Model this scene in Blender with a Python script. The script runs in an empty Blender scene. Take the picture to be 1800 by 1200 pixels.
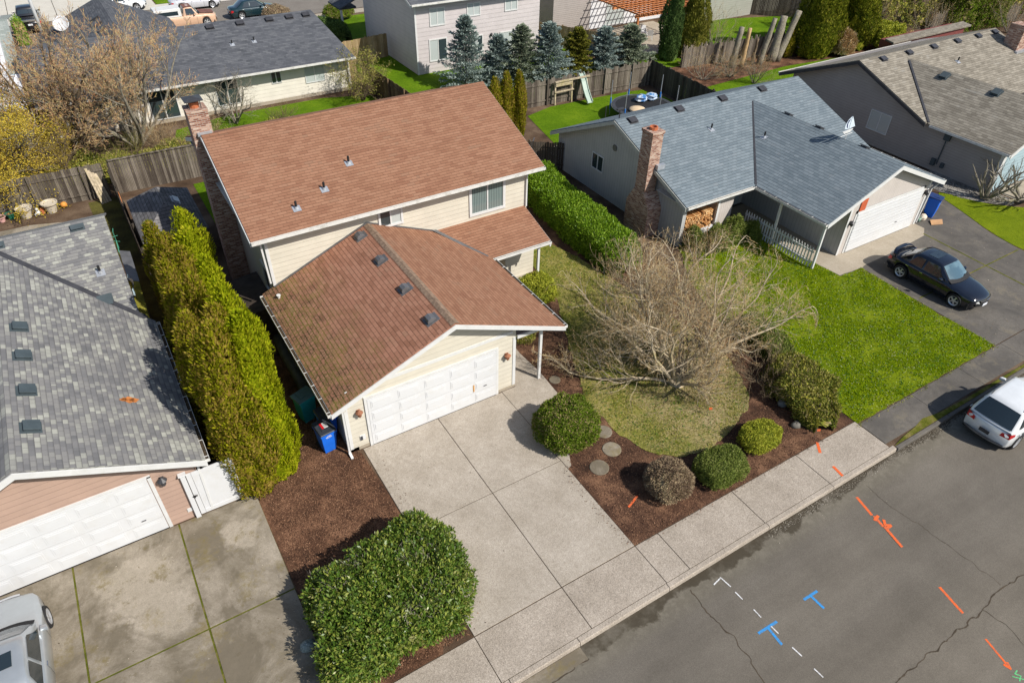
import bpy, math, random
import numpy as np
from mathutils import Vector, Matrix, noise as mnoise

random.seed(7); RNG = np.random.default_rng(7)
sc = bpy.context.scene
COL = sc.collection

# ------------------------------------------------------------------ camera, sky, sun
cam = bpy.data.cameras.new('camera'); camo = bpy.data.objects.new('camera', cam); COL.objects.link(camo)
cam.sensor_width = 36.0; cam.lens = 36.0 * 1229.9 / 1800.0; cam.clip_end = 2000; cam.clip_start = 0.1
CAM_R = [[0.852106, -0.523093, 0.01699], [0.319868, 0.546202, 0.774175], [0.414246, 0.654245, -0.632743]]
CAM_C = [-4.783, -16.3421, 18.0527]
camo.matrix_world = Matrix(((CAM_R[0][0], CAM_R[1][0], -CAM_R[2][0], CAM_C[0]),
                            (CAM_R[0][1], CAM_R[1][1], -CAM_R[2][1], CAM_C[1]),
                            (CAM_R[0][2], CAM_R[1][2], -CAM_R[2][2], CAM_C[2]), (0, 0, 0, 1)))
sc.camera = camo
SUN = Vector((0.50, -0.93, 1.0)).normalized()
w = bpy.data.worlds.new('World'); sc.world = w; w.use_nodes = True
nt = w.node_tree; bg = nt.nodes['Background']
sky = nt.nodes.new('ShaderNodeTexSky'); sky.sky_type = 'NISHITA'; sky.sun_disc = False
sky.sun_elevation = math.asin(SUN.z); sky.sun_rotation = math.atan2(SUN.x, SUN.y)
nt.links.new(sky.outputs[0], bg.inputs[0]); bg.inputs[1].default_value = 0.095
sl = bpy.data.lights.new('sun', 'SUN'); sl.energy = 4.5; sl.angle = math.radians(0.5); sl.color = (1.0, 0.95, 0.87)
so = bpy.data.objects.new('sun', sl); COL.objects.link(so)
so.rotation_euler = (-SUN).to_track_quat('-Z', 'Y').to_euler(); so.location = SUN * 100
sc.view_settings.view_transform = 'Standard'; sc.view_settings.look = 'None'
sc.view_settings.gamma = 1; sc.view_settings.exposure = 0.38
sc.render.engine = 'CYCLES'
sc.cycles.max_bounces = 5; sc.cycles.diffuse_bounces = 3; sc.cycles.transmission_bounces = 2; sc.cycles.glossy_bounces = 2

# ------------------------------------------------------------------ object helpers
OFF = {}          # root empties whose parts are written in world coordinates
def thing(name, label, cat, loc=(0, 0, 0), rz=0, group=None, world=True):
    o = bpy.data.objects.new(name, None); COL.objects.link(o)
    o.location = loc; o.rotation_euler = (0, 0, rz); o.empty_display_size = 0.3
    o['label'] = label; o['category'] = cat
    if group: o['group'] = group
    if world: OFF[o.name] = Vector(loc)
    return o
def tag(o, label, cat, group=None):
    o['label'] = label; o['category'] = cat
    if group: o['group'] = group
    return o
def struct(o, label=None):
    o['kind'] = 'structure'
    if label: o['label'] = label
    return o
def root_off(p):
    while p is not None:
        if p.name in OFF: return OFF[p.name]
        p = p.parent
    return Vector((0, 0, 0))
def finish(name, me, mats, parent, smooth=False, center=True):
    for m in (mats if isinstance(mats, (list, tuple)) else [mats]): me.materials.append(m)
    if smooth: me.polygons.foreach_set('use_smooth', [True] * len(me.polygons))
    o = bpy.data.objects.new(name, me); COL.objects.link(o)
    if parent is not None:
        off = root_off(parent)
        if off.length > 0: me.transform(Matrix.Translation(-off))
        o.parent = parent
    elif center:
        n = len(me.vertices); co = np.empty(n * 3, np.float32); me.vertices.foreach_get('co', co); co = co.reshape(-1, 3)
        c = Vector(((co[:, 0].min() + co[:, 0].max()) / 2, (co[:, 1].min() + co[:, 1].max()) / 2, co[:, 2].min()))
        me.transform(Matrix.Translation(-c)); o.location = c
    return o

class MB:
    def __init__(s): s.v = []; s.f = []; s.m = []
    def add(s, vs, fs, mi=0):
        b = len(s.v); s.v += [tuple(v) for v in vs]
        for f in fs: s.f.append([b + i for i in f]); s.m.append(mi)
        return s
    def poly(s, pts, mi=0): return s.add(pts, [list(range(len(pts)))], mi)
    def box(s, x0, x1, y0, y1, z0, z1, mi=0):
        if x0 > x1: x0, x1 = x1, x0
        if y0 > y1: y0, y1 = y1, y0
        vs = [(x0,y0,z0),(x1,y0,z0),(x1,y1,z0),(x0,y1,z0),(x0,y0,z1),(x1,y0,z1),(x1,y1,z1),(x0,y1,z1)]
        return s.add(vs, [(0,3,2,1),(4,5,6,7),(0,1,5,4),(1,2,6,5),(2,3,7,6),(3,0,4,7)], mi)
    def bar(s, p0, p1, w, h, up=(0, 0, 1), mi=0):
        p0 = Vector(p0); p1 = Vector(p1); d = (p1 - p0).normalized(); up = Vector(up)
        if abs(d.dot(up)) > .95: up = Vector((1, 0, 0))
        a = d.cross(up).normalized() * w / 2; b = a.cross(d).normalized() * h / 2
        vs = [p0-a-b, p0+a-b, p0+a+b, p0-a+b, p1-a-b, p1+a-b, p1+a+b, p1-a+b]
        return s.add(vs, [(0,1,2,3),(7,6,5,4),(0,4,5,1),(1,5,6,2),(2,6,7,3),(3,7,4,0)], mi)
    def tube(s, p0, p1, r0, r1=None, n=8, mi=0, cap=True):
        if r1 is None: r1 = r0
        p0 = Vector(p0); p1 = Vector(p1); d = (p1 - p0).normalized()
        up = Vector((0, 0, 1)) if abs(d.z) < .9 else Vector((1, 0, 0))
        a = d.cross(up).normalized(); b = d.cross(a)
        vs = []
        for p, r in ((p0, r0), (p1, r1)):
            for k in range(n):
                t = 2 * math.pi * k / n; vs.append(p + (a * math.cos(t) + b * math.sin(t)) * r)
        fs = [(k, k + n, (k + 1) % n + n, (k + 1) % n) for k in range(n)]
        if cap: fs += [list(range(n)), list(range(2 * n - 1, n - 1, -1))]
        return s.add(vs, fs, mi)
    def path(s, pts, r, n=6, mi=0):          # one continuous tube through pts
        P = [Vector(p) for p in pts]; k = len(P); R_ = list(r) if isinstance(r, (list, tuple)) else [r] * k
        ref = Vector((0, 0, 1)) if abs((P[1] - P[0]).normalized().z) < .9 else Vector((1, 0, 0)); vs = []
        for i in range(k):
            d = (P[min(i + 1, k - 1)] - P[max(i - 1, 0)]).normalized()
            a = d.cross(ref)
            if a.length < .05: a = d.cross(Vector((0, 1, 0)))
            a.normalize(); b = d.cross(a)
            for j in range(n): t = 2 * math.pi * j / n; vs.append(P[i] + (a * math.cos(t) + b * math.sin(t)) * R_[i])
        fs = [(i*n + j, (i+1)*n + j, (i+1)*n + (j+1) % n, i*n + (j+1) % n) for i in range(k - 1) for j in range(n)] + [list(range(n)), list(range(k*n - 1, (k-1)*n - 1, -1))]
        return s.add(vs, fs, mi)
    def prism(s, poly, z0, z1, mi=0, mtop=None):
        n = len(poly)
        if sum(poly[i][0]*poly[(i+1)%n][1]-poly[(i+1)%n][0]*poly[i][1] for i in range(n)) < 0: poly = poly[::-1]
        vs = [(x, y, z0) for x, y in poly] + [(x, y, z1) for x, y in poly]
        s.add(vs, [list(range(n - 1, -1, -1))] + [(i, (i + 1) % n, (i + 1) % n + n, i + n) for i in range(n)], mi)
        s.add([(x, y, z1) for x, y in poly], [list(range(n))], mi if mtop is None else mtop)
        return s
    def slab(s, top, th, mi=0):            # polygon extruded straight down
        n = len(top); vs = [tuple(p) for p in top] + [(p[0], p[1], p[2] - th) for p in top]
        return s.add(vs, [list(range(n)), list(range(2 * n - 1, n - 1, -1))] + [(i, i + n, (i + 1) % n + n, (i + 1) % n) for i in range(n)], mi)
    def lathe(s, prof, c, n=16, mi=0, sx=1, sy=1):
        vs = []; m = len(prof)
        for r, z in prof:
            for k in range(n):
                t = 2 * math.pi * k / n; vs.append((c[0] + r * math.cos(t) * sx, c[1] + r * math.sin(t) * sy, c[2] + z))
        fs = [(j * n + k, j * n + (k + 1) % n, (j + 1) * n + (k + 1) % n, (j + 1) * n + k) for j in range(m - 1) for k in range(n)]
        fs += [list(range(n - 1, -1, -1)), list(range((m - 1) * n, m * n))]
        return s.add(vs, fs, mi)
    def cyl(s, c, axis, r, h, n=16, mi=0):
        a = Vector(axis).normalized() * h / 2; c = Vector(c); return s.tube(c - a, c + a, r, r, n, mi)
    def xform(s, M):
        s.v = [tuple(M @ Vector(v)) for v in s.v]; return s
    def build(s, name, mats, parent=None, smooth=False, bevel=0, uv=True, center=True):
        me = bpy.data.meshes.new(name); me.from_pydata(s.v, [], s.f)
        me.polygons.foreach_set('material_index', s.m); me.update()
        if uv: auto_uv(me)
        o = finish(name, me, mats, parent, smooth, center)
        if bevel:
            b = o.modifiers.new('bevel', 'BEVEL'); b.width = bevel; b.segments = 2; b.limit_method = 'ANGLE'; b.angle_limit = math.radians(35)
        return o

def auto_uv(me):
    uvl = me.uv_layers.new(name='UVMap'); data = uvl.data; V = me.vertices; Z = Vector((0, 0, 1))
    for p in me.polygons:
        n = p.normal
        if abs(n.z) > .98: u = Vector((1, 0, 0)); v = Vector((0, 1, 0))
        else:
            u = Z.cross(n).normalized(); v = n.cross(u)
            if abs(u.x) > abs(u.y):
                if u.x < 0: u = -u
            elif u.y < 0: u = -u
        for li in p.loop_indices:
            c = V[me.loops[li].vertex_index].co; data[li].uv = (c.dot(u), c.dot(v))

def copy_tree(o, parent=None, **kw):
    c = o.copy(); COL.objects.link(c); c.parent = parent
    for ch in list(o.children): copy_tree(ch, c)
    return c

# ------------------------------------------------------------------ materials
class G:
    def __init__(s, name, rough=.8, spec=.3, metal=0.0):
        s.mat = bpy.data.materials.new(name); s.mat.use_nodes = True; s.nt = s.mat.node_tree
        s.b = s.nt.nodes['Principled BSDF']; s.b.inputs['Roughness'].default_value = rough
        s.b.inputs['Specular IOR Level'].default_value = spec; s.b.inputs['Metallic'].default_value = metal
        s.tc = None
    def n(s, t, ins=None, **props):
        nd = s.nt.nodes.new(t)
        for k, v in props.items(): setattr(nd, k, v)
        for k, v in (ins or {}).items(): s.put(nd.inputs[k], v)
        return nd
    def put(s, sock, v):
        if isinstance(v, bpy.types.NodeSocket): s.nt.links.new(v, sock)
        elif isinstance(v, (tuple, list)) and len(v) == 3 and sock.type == 'RGBA': sock.default_value = (*v, 1)
        else: sock.default_value = v
    def co(s, kind='Object'):
        if s.tc is None: s.tc = s.n('ShaderNodeTexCoord')
        return s.tc.outputs[kind]
    def uv(s): return s.co('UV')
    def pos(s): return s.n('ShaderNodeNewGeometry').outputs['Position']
    def noise(s, scale, detail=3, rough=.6, vec=None, dist=0):
        return s.n('ShaderNodeTexNoise', {'Vector': vec or s.pos(), 'Scale': scale, 'Detail': detail, 'Roughness': rough, 'Distortion': dist}).outputs['Fac']
    def ramp(s, fac, stops, interp='LINEAR'):
        r = s.n('ShaderNodeValToRGB', {'Fac': fac}); cr = r.color_ramp; cr.interpolation = interp
        while len(cr.elements) < len(stops): cr.elements.new(0.5)
        for e, (p, c) in zip(cr.elements, stops): e.position = p; e.color = (*c, 1) if not isinstance(c, (int, float)) else (c, c, c, 1)
        return r.outputs['Color']
    def mix(s, fac, a, b, blend='MIX'):
        m = s.n('ShaderNodeMix', data_type='RGBA', blend_type=blend)
        s.put(m.inputs[0], fac); s.put(m.inputs[6], a); s.put(m.inputs[7], b); return m.outputs[2]
    def math(s, op, a, b=0, c=None):
        m = s.n('ShaderNodeMath', operation=op); s.put(m.inputs[0], a); s.put(m.inputs[1], b)
        if c is not None: s.put(m.inputs[2], c)
        return m.outputs[0]
    def sep(s, vec):
        return s.n('ShaderNodeSeparateXYZ', {0: vec}).outputs
    def comb(s, x, y, z=0): return s.n('ShaderNodeCombineXYZ', {0: x, 1: y, 2: z}).outputs[0]
    def color(s, c): s.put(s.b.inputs['Base Color'], c); return s
    def rough(s, c): s.put(s.b.inputs['Roughness'], c); return s
    def bump(s, h, strength=.5, dist=.01):
        bn = s.n('ShaderNodeBump', {'Height': h, 'Strength': strength, 'Distance': dist}); s.nt.links.new(bn.outputs[0], s.b.inputs['Normal']); return s

def plain(name, c, rough=.6, spec=.3, var=.12, scale=3, metal=0.0, dirt=None):
    g = G(name, rough, spec, metal)
    n = g.noise(scale, 4)
    lo = tuple(x * (1 - var) for x in c); hi = tuple(min(1, x * (1 + var)) for x in c)
    col = g.ramp(n, [(.3, lo), (.7, hi)])
    if dirt:
        col = g.mix(g.ramp(g.noise(dirt[1], 5, .7), [(.5, 0), (.75, dirt[2])]), col, dirt[0])
    g.color(col); return g.mat

def shingle(name, stops, row=.143, width=.33, patch=.10, moss=None, gap=.45):
    g = G(name, .92, .15)
    def brick(w, r, off, seed):
        vec = g.n('ShaderNodeVectorMath', {0: g.uv(), 1: (seed, 0, 0)}, operation='ADD').outputs[0]
        b = g.n('ShaderNodeTexBrick', {'Vector': vec, 'Color1': (0, 0, 0), 'Color2': (1, 1, 1), 'Mortar': (.5, .5, .5), 'Scale': 1, 'Mortar Size': .006, 'Mortar Smooth': .2, 'Bias': 0, 'Brick Width': w, 'Row Height': r})
        b.offset = off; b.offset_frequency = 2; return b
    b1 = brick(width, row, .5, 0); b2 = brick(width * 1.7, row, .37, 3.7)
    v = g.mix(.4, b1.outputs['Color'], b2.outputs['Color'])
    v = g.mix(.22, v, g.noise(1.1, 4), 'MIX')
    v = g.mix(.14, v, g.noise(60, 2), 'MIX')
    col = g.ramp(v, stops)
    fr = g.math('FRACT', g.math('DIVIDE', g.sep(g.uv())[1], row))
    edge = g.ramp(fr, [(0, gap), (.12, .86), (.3, 1), (1, 1)])
    col = g.mix(1, col, edge, 'MULTIPLY')
    mort = g.ramp(b1.outputs['Fac'], [(0, 1), (1, gap + .12)])
    col = g.mix(1, col, mort, 'MULTIPLY')
    col = g.mix(patch * 3, col, g.ramp(g.noise(.35, 5, .7), [(.3, (.7, .7, .68)), (.7, (1, 1, 1))]), 'MULTIPLY')
    if moss:
        # moss and dirt growing where the roof stays damp: thicker towards the gutter side
        x, y, z = g.sep(g.pos())
        low = g.n('ShaderNodeMapRange', {0: x, 1: moss[1], 2: moss[0], 3: 0, 4: 1}).outputs[0]
        low = g.math('ADD', low, g.math('MULTIPLY', g.math('SUBTRACT', g.noise(.9, 5, .7), .5), 1.2))
        spot = g.math('MULTIPLY', g.ramp(low, [(.15, 0), (.9, 1)]), g.ramp(g.noise(11, 6, .8), [(.42, 0), (.56, 1)]))
        lines = g.math('MULTIPLY', g.ramp(low, [(.15, 0), (.8, 1)]), g.math('ADD', b1.outputs['Fac'], g.ramp(fr, [(0, 1), (.2, 0)])))
        m = g.math('MINIMUM', g.math('ADD', g.math('MULTIPLY', spot, .75), g.math('MULTIPLY', lines, .95)), 1)
        col = g.mix(m, col, g.ramp(g.noise(2, 3), [(.4, (.035, .035, .012)), (.62, (.12, .115, .02))]))
    g.color(col)
    hgt = g.math('ADD', g.math('MULTIPLY', fr, -.6), g.math('MULTIPLY', g.math('ADD', b1.outputs['Fac'], 0), -.6))
    g.bump(hgt, .6, .012); return g.mat

def lap(name, c, pitch=.19, rough=.6, vertical=False, dark=.6, var=.06, soil=None):
    g = G(name, rough, .3)
    x, y, _ = g.sep(g.uv()); s_ = x if vertical else y
    fr = g.math('FRACT', g.math('DIVIDE', s_, pitch))
    line = g.ramp(fr, [(0, dark), (.07, dark + .05), (.12, 1), (1, 1)])
    base = g.ramp(g.noise(1.5, 4), [(.3, tuple(k * (1 - var) for k in c)), (.7, tuple(k * (1 + var) for k in c))])
    stv = g.noise(6, 4, .7, g.n('ShaderNodeMapping', {'Vector': g.uv(), 'Scale': (1, .06, 1) if vertical else (.06, 1, 1)}).outputs[0])
    base = g.mix(.5, base, g.ramp(stv, [(.3, (.86, .86, .86)), (.7, (1, 1, 1))]), 'MULTIPLY')
    if soil: base = g.mix(g.ramp(g.sep(g.pos())[2], [(0, .5), (.12, 0)]), base, soil)
    g.color(g.mix(1, base, line, 'MULTIPLY')); g.bump(g.math('MULTIPLY', fr, -1), .5, .015); return g.mat

def brickm(name, cols, mortar, w=.2, h=.07):
    g = G(name, .9, .2)
    b = g.n('ShaderNodeTexBrick', {'Vector': g.uv(), 'Color1': (0, 0, 0), 'Color2': (1, 1, 1), 'Mortar': (.5, .5, .5), 'Scale': 1, 'Mortar Size': .008, 'Brick Width': w, 'Row Height': h})
    v = g.mix(.25, b.outputs['Color'], g.noise(3, 4))
    c = g.mix(b.outputs['Fac'], g.ramp(v, cols), mortar); g.color(c)
    g.bump(g.math('MULTIPLY', b.outputs['Fac'], -1), .6, .01); return g.mat

def planks(name, stops, w=.14, rough=.9, horizontal=False):
    g = G(name, rough, .2)
    x, y, _ = g.sep(g.uv()); a = y if horizontal else x
    k = g.math('FLOOR', g.math('DIVIDE', a, w)); fr = g.math('FRACT', g.math('DIVIDE', a, w))
    rnd = g.n('ShaderNodeTexWhiteNoise', {'W': k}, noise_dimensions='1D').outputs['Value']
    gr = g.noise(9, 5, .7, g.n('ShaderNodeMapping', {'Vector': g.uv(), 'Scale': (.1, 3, 1) if horizontal else (3, .1, 1)}).outputs[0])
    v = g.math('ADD', g.math('MULTIPLY', rnd, .45), g.math('MULTIPLY', gr, .55))
    c = g.ramp(v, stops)
    c = g.mix(.6, c, g.ramp(g.noise(1.3, 5, .7), [(.35, (.55, .55, .5)), (.65, (1, 1, 1))]), 'MULTIPLY')
    c = g.mix(1, c, g.ramp(fr, [(0, .25), (.06, .3), (.1, 1), (1, 1)]), 'MULTIPLY')
    g.color(c); g.bump(g.ramp(fr, [(0, 0), (.1, 1), (.95, 1), (1, 0)]), .5, .01); return g.mat

def leafm(name, stops, trans=.25, rough=.55, big=None, spec=.12):
    g = G(name, rough, spec)
    r = g.n('ShaderNodeNewGeometry').outputs['Random Per Island']
    v = g.math('ADD', g.math('MULTIPLY', r, .52), g.math('MULTIPLY', g.noise(big or 1.4, 4, .65), .48))
    c = g.ramp(v, stops)
    g.color(c)
    tr = g.n('ShaderNodeBsdfTranslucent', {'Color': c}); mx = g.n('ShaderNodeMixShader', {0: trans})
    g.nt.links.new(g.b.outputs[0], mx.inputs[1]); g.nt.links.new(tr.outputs[0], mx.inputs[2])
    g.nt.links.new(mx.outputs[0], g.nt.nodes['Material Output'].inputs['Surface']); return g.mat

def paint_car(name, c, rough=.2, metal=.3):
    g = G(name, rough, .5, metal); g.b.inputs['Coat Weight'].default_value = .8; g.b.inputs['Coat Roughness'].default_value = .06
    g.color(g.ramp(g.noise(2.5, 4), [(.35, tuple(k * .9 for k in c)), (.7, c)])); g.rough(rough); return g.mat
def glassm(name, c=(.02, .03, .035), rough=.06, spec=.6, c2=None, stripes=False):
    g = G(name, rough, spec)
    if c2:
        if stripes:
            x = g.sep(g.uv())[0]; f = g.math('ABSOLUTE', g.math('SINE', g.math('MULTIPLY', x, 38)))
            g.color(g.mix(g.ramp(f, [(0, .15), (1, 1)]), c, c2))
        else: g.color(g.mix(g.ramp(g.noise(2.2, 3), [(.45, 0), (.6, 1)]), c, c2))
    else: g.color(c)
    g.b.inputs['Coat Weight'].default_value = .6; g.b.inputs['Coat Roughness'].default_value = .03
    return g.mat

# ------------------------------------------------------------------ material library
m = {}
m['red_roof'] = shingle('red_brown_shingle', [(.2, (.225, .108, .066)), (.45, (.265, .134, .082)), (.7, (.300, .158, .099)), (.85, (.238, .134, .086))])
m['red_roof_moss'] = shingle('red_brown_shingle_mossy', [(.2, (.25, .118, .074)), (.45, (.31, .150, .097)), (.7, (.36, .182, .120)), (.85, (.28, .155, .10))], row=.15, width=.3, moss=(-1.2, 1.7), gap=.36)  # shingle tones lightened to offset this slope facing away from the sun, under the moss
m['grey_roof'] = shingle('mixed_grey_shingle', [(.15, (.125, .125, .128)), (.38, (.165, .163, .165)), (.50, (.20, .195, .19)), (.60, (.235, .232, .215)), (.68, (.30, .30, .265)), (.8, (.345, .345, .305))], row=.14, width=.21, patch=.05, gap=.68)
m['blue_roof'] = shingle('blue_grey_shingle', [(.2, (.130, .162, .185)), (.5, (.158, .192, .215)), (.75, (.190, .226, .250)), (.9, (.17, .19, .205))], row=.17, width=.3)
m['dark_roof'] = shingle('dark_grey_shingle', [(.2, (.065, .07, .08)), (.5, (.092, .097, .11)), (.8, (.125, .13, .14))], row=.16, gap=.7)
m['taupe_roof'] = shingle('taupe_shingle', [(.2, (.17, .15, .12)), (.5, (.235, .21, .17)), (.75, (.30, .27, .22)), (.9, (.23, .22, .2))], row=.17)
m['shed_roof'] = shingle('grey_shed_shingle', [(.2, (.10, .095, .095)), (.5, (.15, .145, .145)), (.8, (.21, .2, .2))], row=.17, width=.2, gap=.3)
m['green_roof'] = shingle('pale_green_grey_shingle', [(.2, (.22, .25, .23)), (.5, (.29, .32, .30)), (.8, (.35, .38, .36))], row=.17)
m['cream_siding'] = lap('cream_lap_siding', (.57, .53, .44), .2, dark=.82)
m['pink_siding'] = lap('dusty_pink_lap_siding', (.40, .275, .215), .2, dark=.78)
m['taupe_siding'] = lap('taupe_lap_siding', (.34, .305, .28), .16, dark=.72)
m['mauve_siding'] = lap('pale_mauve_lap_siding', (.52, .475, .47), .3, dark=.8)
m['ivory_siding'] = lap('ivory_lap_siding', (.68, .64, .56), .25, dark=.88)
m['grey_board'] = lap('grey_grooved_board', (.42, .42, .41), .2, vertical=True, dark=.7)
m['beige_board'] = lap('beige_grooved_board', (.50, .455, .42), .15, vertical=True, dark=.78)
m['blue_siding'] = lap('pale_blue_lap_siding', (.33, .44, .48), .2)
m['white_siding'] = lap('white_lap_siding', (.66, .66, .67), .2, dark=.85)
m['olive_siding'] = lap('grey_green_lap_siding', (.33, .33, .29), .2, dark=.85)
m['white'] = plain('white_paint', (.58, .58, .57), .5, var=.05, dirt=((.42, .42, .36), 4, .35))
m['door_white'] = plain('garage_door_white', (.575, .58, .585), .45, var=.03, scale=1.2, dirt=((.50, .48, .44), 2.5, .4))
m['gutter'] = plain('gutter_white', (.60, .59, .56), .5, var=.06, dirt=((.2, .19, .13), 5, .6))
m['gutter_in'] = plain('gutter_debris', (.05, .035, .02), .95, var=.5, scale=12)
m['soffit'] = plain('soffit_paint', (.55, .52, .47), .7)
m['dark_metal'] = plain('dark_painted_metal', (.045, .045, .05), .45, var=.25)
m['grey_metal'] = plain('weathered_grey_metal', (.15, .15, .155), .45, metal=.4, var=.25)
m['galv'] = plain('galvanised_flashing', (.45, .47, .5), .4, metal=.5, var=.15)
m['black'] = plain('black_rubber', (.018, .018, .019), .7)
m['slate_vent'] = plain('slate_roof_vent', (.055, .072, .08), .6, var=.15)
m['brick'] = brickm('red_brown_brick', [(.2, (.20, .085, .055)), (.45, (.30, .15, .10)), (.7, (.42, .26, .19)), (.9, (.5, .38, .3))], (.38, .34, .3))
m['brick_dark'] = brickm('sooty_brick', [(.2, (.12, .065, .05)), (.5, (.2, .12, .09)), (.8, (.3, .2, .16))], (.2, .18, .16))
m['clay'] = plain('fired_clay', (.45, .14, .06), .8, var=.2); m['rust_lantern'] = plain('rusty_brown_metal', (.24, .10, .055), .8, var=.3)
m['glass'] = glassm('window_glass', (.03, .045, .05))
m['glass_net'] = glassm('window_glass_net_curtain', (.03, .05, .055), c2=(.19, .24, .23), stripes=True)
m['glass_blind'] = glassm('window_glass_blind', (.42, .46, .45))
m['concrete'] = None
m['wood'] = planks('weathered_fence_board', [(.25, (.07, .055, .045)), (.5, (.15, .125, .10)), (.75, (.25, .215, .175))], .14)
m['wood_brown'] = planks('brown_fence_board', [(.25, (.11, .07, .035)), (.5, (.19, .125, .07)), (.75, (.27, .19, .11))], .14)
m['wood_tan'] = planks('tan_fence_board', [(.25, (.26, .18, .09)), (.5, (.36, .26, .14)), (.75, (.45, .34, .2))], .14)
m['wood_dark'] = planks('dark_board', [(.25, (.05, .04, .032)), (.5, (.09, .075, .06)), (.75, (.14, .12, .095))], .14)  # darkest set of board tones
m['timber'] = plain('raw_timber', (.42, .28, .14), .8, var=.25, scale=6)
m['cedar_beam'] = plain('orange_stained_beam', (.50, .19, .07), .7, var=.2, scale=5)
m['bark'] = plain('grey_bark', (.21, .185, .145), .9, var=.45, scale=9, dirt=((.26, .25, .09), 3, .55))
m['bark_pale'] = plain('pale_bark', (.40, .33, .23), .9, var=.4, scale=8, dirt=((.30, .26, .09), 1.6, .9))
m['bark_brown'] = plain('brown_bark', (.13, .095, .06), .95, var=.45, scale=9)
m['twig'] = leafm('twig_tips', [(.25, (.27, .145, .07)), (.42, (.40, .245, .12)), (.55, (.42, .32, .12)), (.75, (.58, .47, .31))], 0, .9)
m['twig_red'] = leafm('budding_twigs', [(.22, (.30, .14, .07)), (.42, (.44, .24, .12)), (.58, (.46, .34, .19)), (.78, (.50, .42, .16))], 0, .9)
m['bud_yellow'] = leafm('yellow_blossom_buds', [(.2, (.30, .19, .03)), (.5, (.45, .33, .04)), (.8, (.55, .45, .06))], .2, .8)
m['cedar'] = leafm('golden_green_cedar', [(.22, (.12, .13, .006)), (.38, (.23, .24, .010)), (.5, (.34, .32, .014)), (.60, (.30, .20, .045)), (.78, (.40, .31, .06))], .35, .8, big=1.0, spec=0.02)
m['cedar_green'] = leafm('yellow_green_cedar', [(.15, (.14, .19, .005)), (.38, (.26, .31, .008)), (.6, (.38, .41, .012)), (.85, (.46, .41, .03))], .35, .8, big=1.0, spec=0.02)
m['laurel'] = leafm('glossy_hedge_leaf', [(.15, (.04, .09, .010)), (.38, (.085, .155, .018)), (.56, (.14, .205, .028)), (.72, (.27, .30, .05)), (.86, (.36, .32, .17))], .25, .38, spec=.45)
m['hedge'] = leafm('bright_hedge_leaf', [(.2, (.07, .15, .006)), (.5, (.16, .28, .012)), (.8, (.30, .42, .04))], .3, .45, spec=.3)
m['bush_green'] = leafm('clipped_green_leaf', [(.2, (.06, .11, .006)), (.42, (.12, .19, .010)), (.58, (.17, .22, .02)), (.75, (.34, .25, .13))], .25, .7, big=1.8)
m['bush_dark'] = leafm('dull_green_leaf', [(.2, (.08, .115, .02)), (.5, (.16, .205, .035)), (.8, (.28, .30, .09))], .2, .5)
m['bush_yellow'] = leafm('yellow_variegated_leaf', [(.15, (.10, .14, .015)), (.45, (.30, .33, .03)), (.8, (.50, .48, .06))], .2, .5, big=4)
m['bush_brown'] = leafm('purple_brown_twiggy_leaf', [(.2, (.15, .10, .07)), (.5, (.28, .20, .13)), (.8, (.46, .38, .22))], .1, .8)
m['shrub_mix'] = leafm('sparse_yellow_green_leaf', [(.2, (.07, .10, .015)), (.42, (.17, .19, .03)), (.6, (.38, .35, .06)), (.85, (.30, .22, .17))], .2, .6, big=2.5)
m['spruce'] = leafm('blue_spruce_needle', [(.2, (.13, .18, .165)), (.5, (.24, .30, .27)), (.8, (.40, .46, .42))], .1, .8)
m['cypress_olive'] = leafm('olive_cypress', [(.2, (.06, .085, .008)), (.45, (.14, .17, .015)), (.65, (.24, .24, .02)), (.85, (.32, .28, .06))], .2, .8, big=1.6, spec=.02)
m['spruce_green'] = leafm('olive_spruce_needle', [(.2, (.08, .10, .012)), (.5, (.17, .17, .02)), (.8, (.28, .25, .05))], .1, .8)
m['spruce_dark'] = leafm('grey_green_needle', [(.2, (.11, .14, .09)), (.5, (.21, .25, .17)), (.8, (.36, .39, .27))], .1, .8)
m['cypress'] = leafm('dark_cypress', [(.2, (.03, .06, .015)), (.5, (.07, .12, .03)), (.8, (.12, .18, .05))], .1, .8)
m['grass'] = leafm('grass_blade', [(.2, (.14, .23, .003)), (.5, (.25, .36, .006)), (.8, (.42, .50, .02))], .4, .8, spec=0)
m['grass_dry'] = leafm('patchy_grass_blade', [(.2, (.14, .20, .014)), (.42, (.26, .29, .035)), (.62, (.46, .40, .13)), (.9, (.58, .47, .25))], .35, .8, spec=0)

def soilm(name, a, b, c, scale=3, bumpd=.03, sc2=45):
    g = G(name, .95, .1); n1 = g.noise(scale * .25, 5, .65); n2 = g.noise(sc2, 4, .75)
    v = g.math('ADD', g.math('MULTIPLY', n1, .6), g.math('MULTIPLY', n2, .4))
    g.color(g.ramp(v, [(.38, a), (.5, b), (.62, c)])); g.bump(n2, .9, bumpd); return g.mat
m['soil'] = soilm('bare_soil', (.045, .028, .018), (.10, .065, .042), (.19, .135, .09), 2)
m['mulch'] = soilm('bark_mulch', (.035, .020, .014), (.115, .058, .034), (.25, .135, .08), 4.5, .03, 26)
m['mulch_dark'] = soilm('dark_bark_mulch', (.030, .018, .013), (.088, .046, .029), (.22, .12, .07), 4.5, .03, 26)
m['gravel'] = soilm('pea_gravel', (.08, .07, .06), (.26, .24, .21), (.5, .48, .44), 3, .03, 22)
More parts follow.
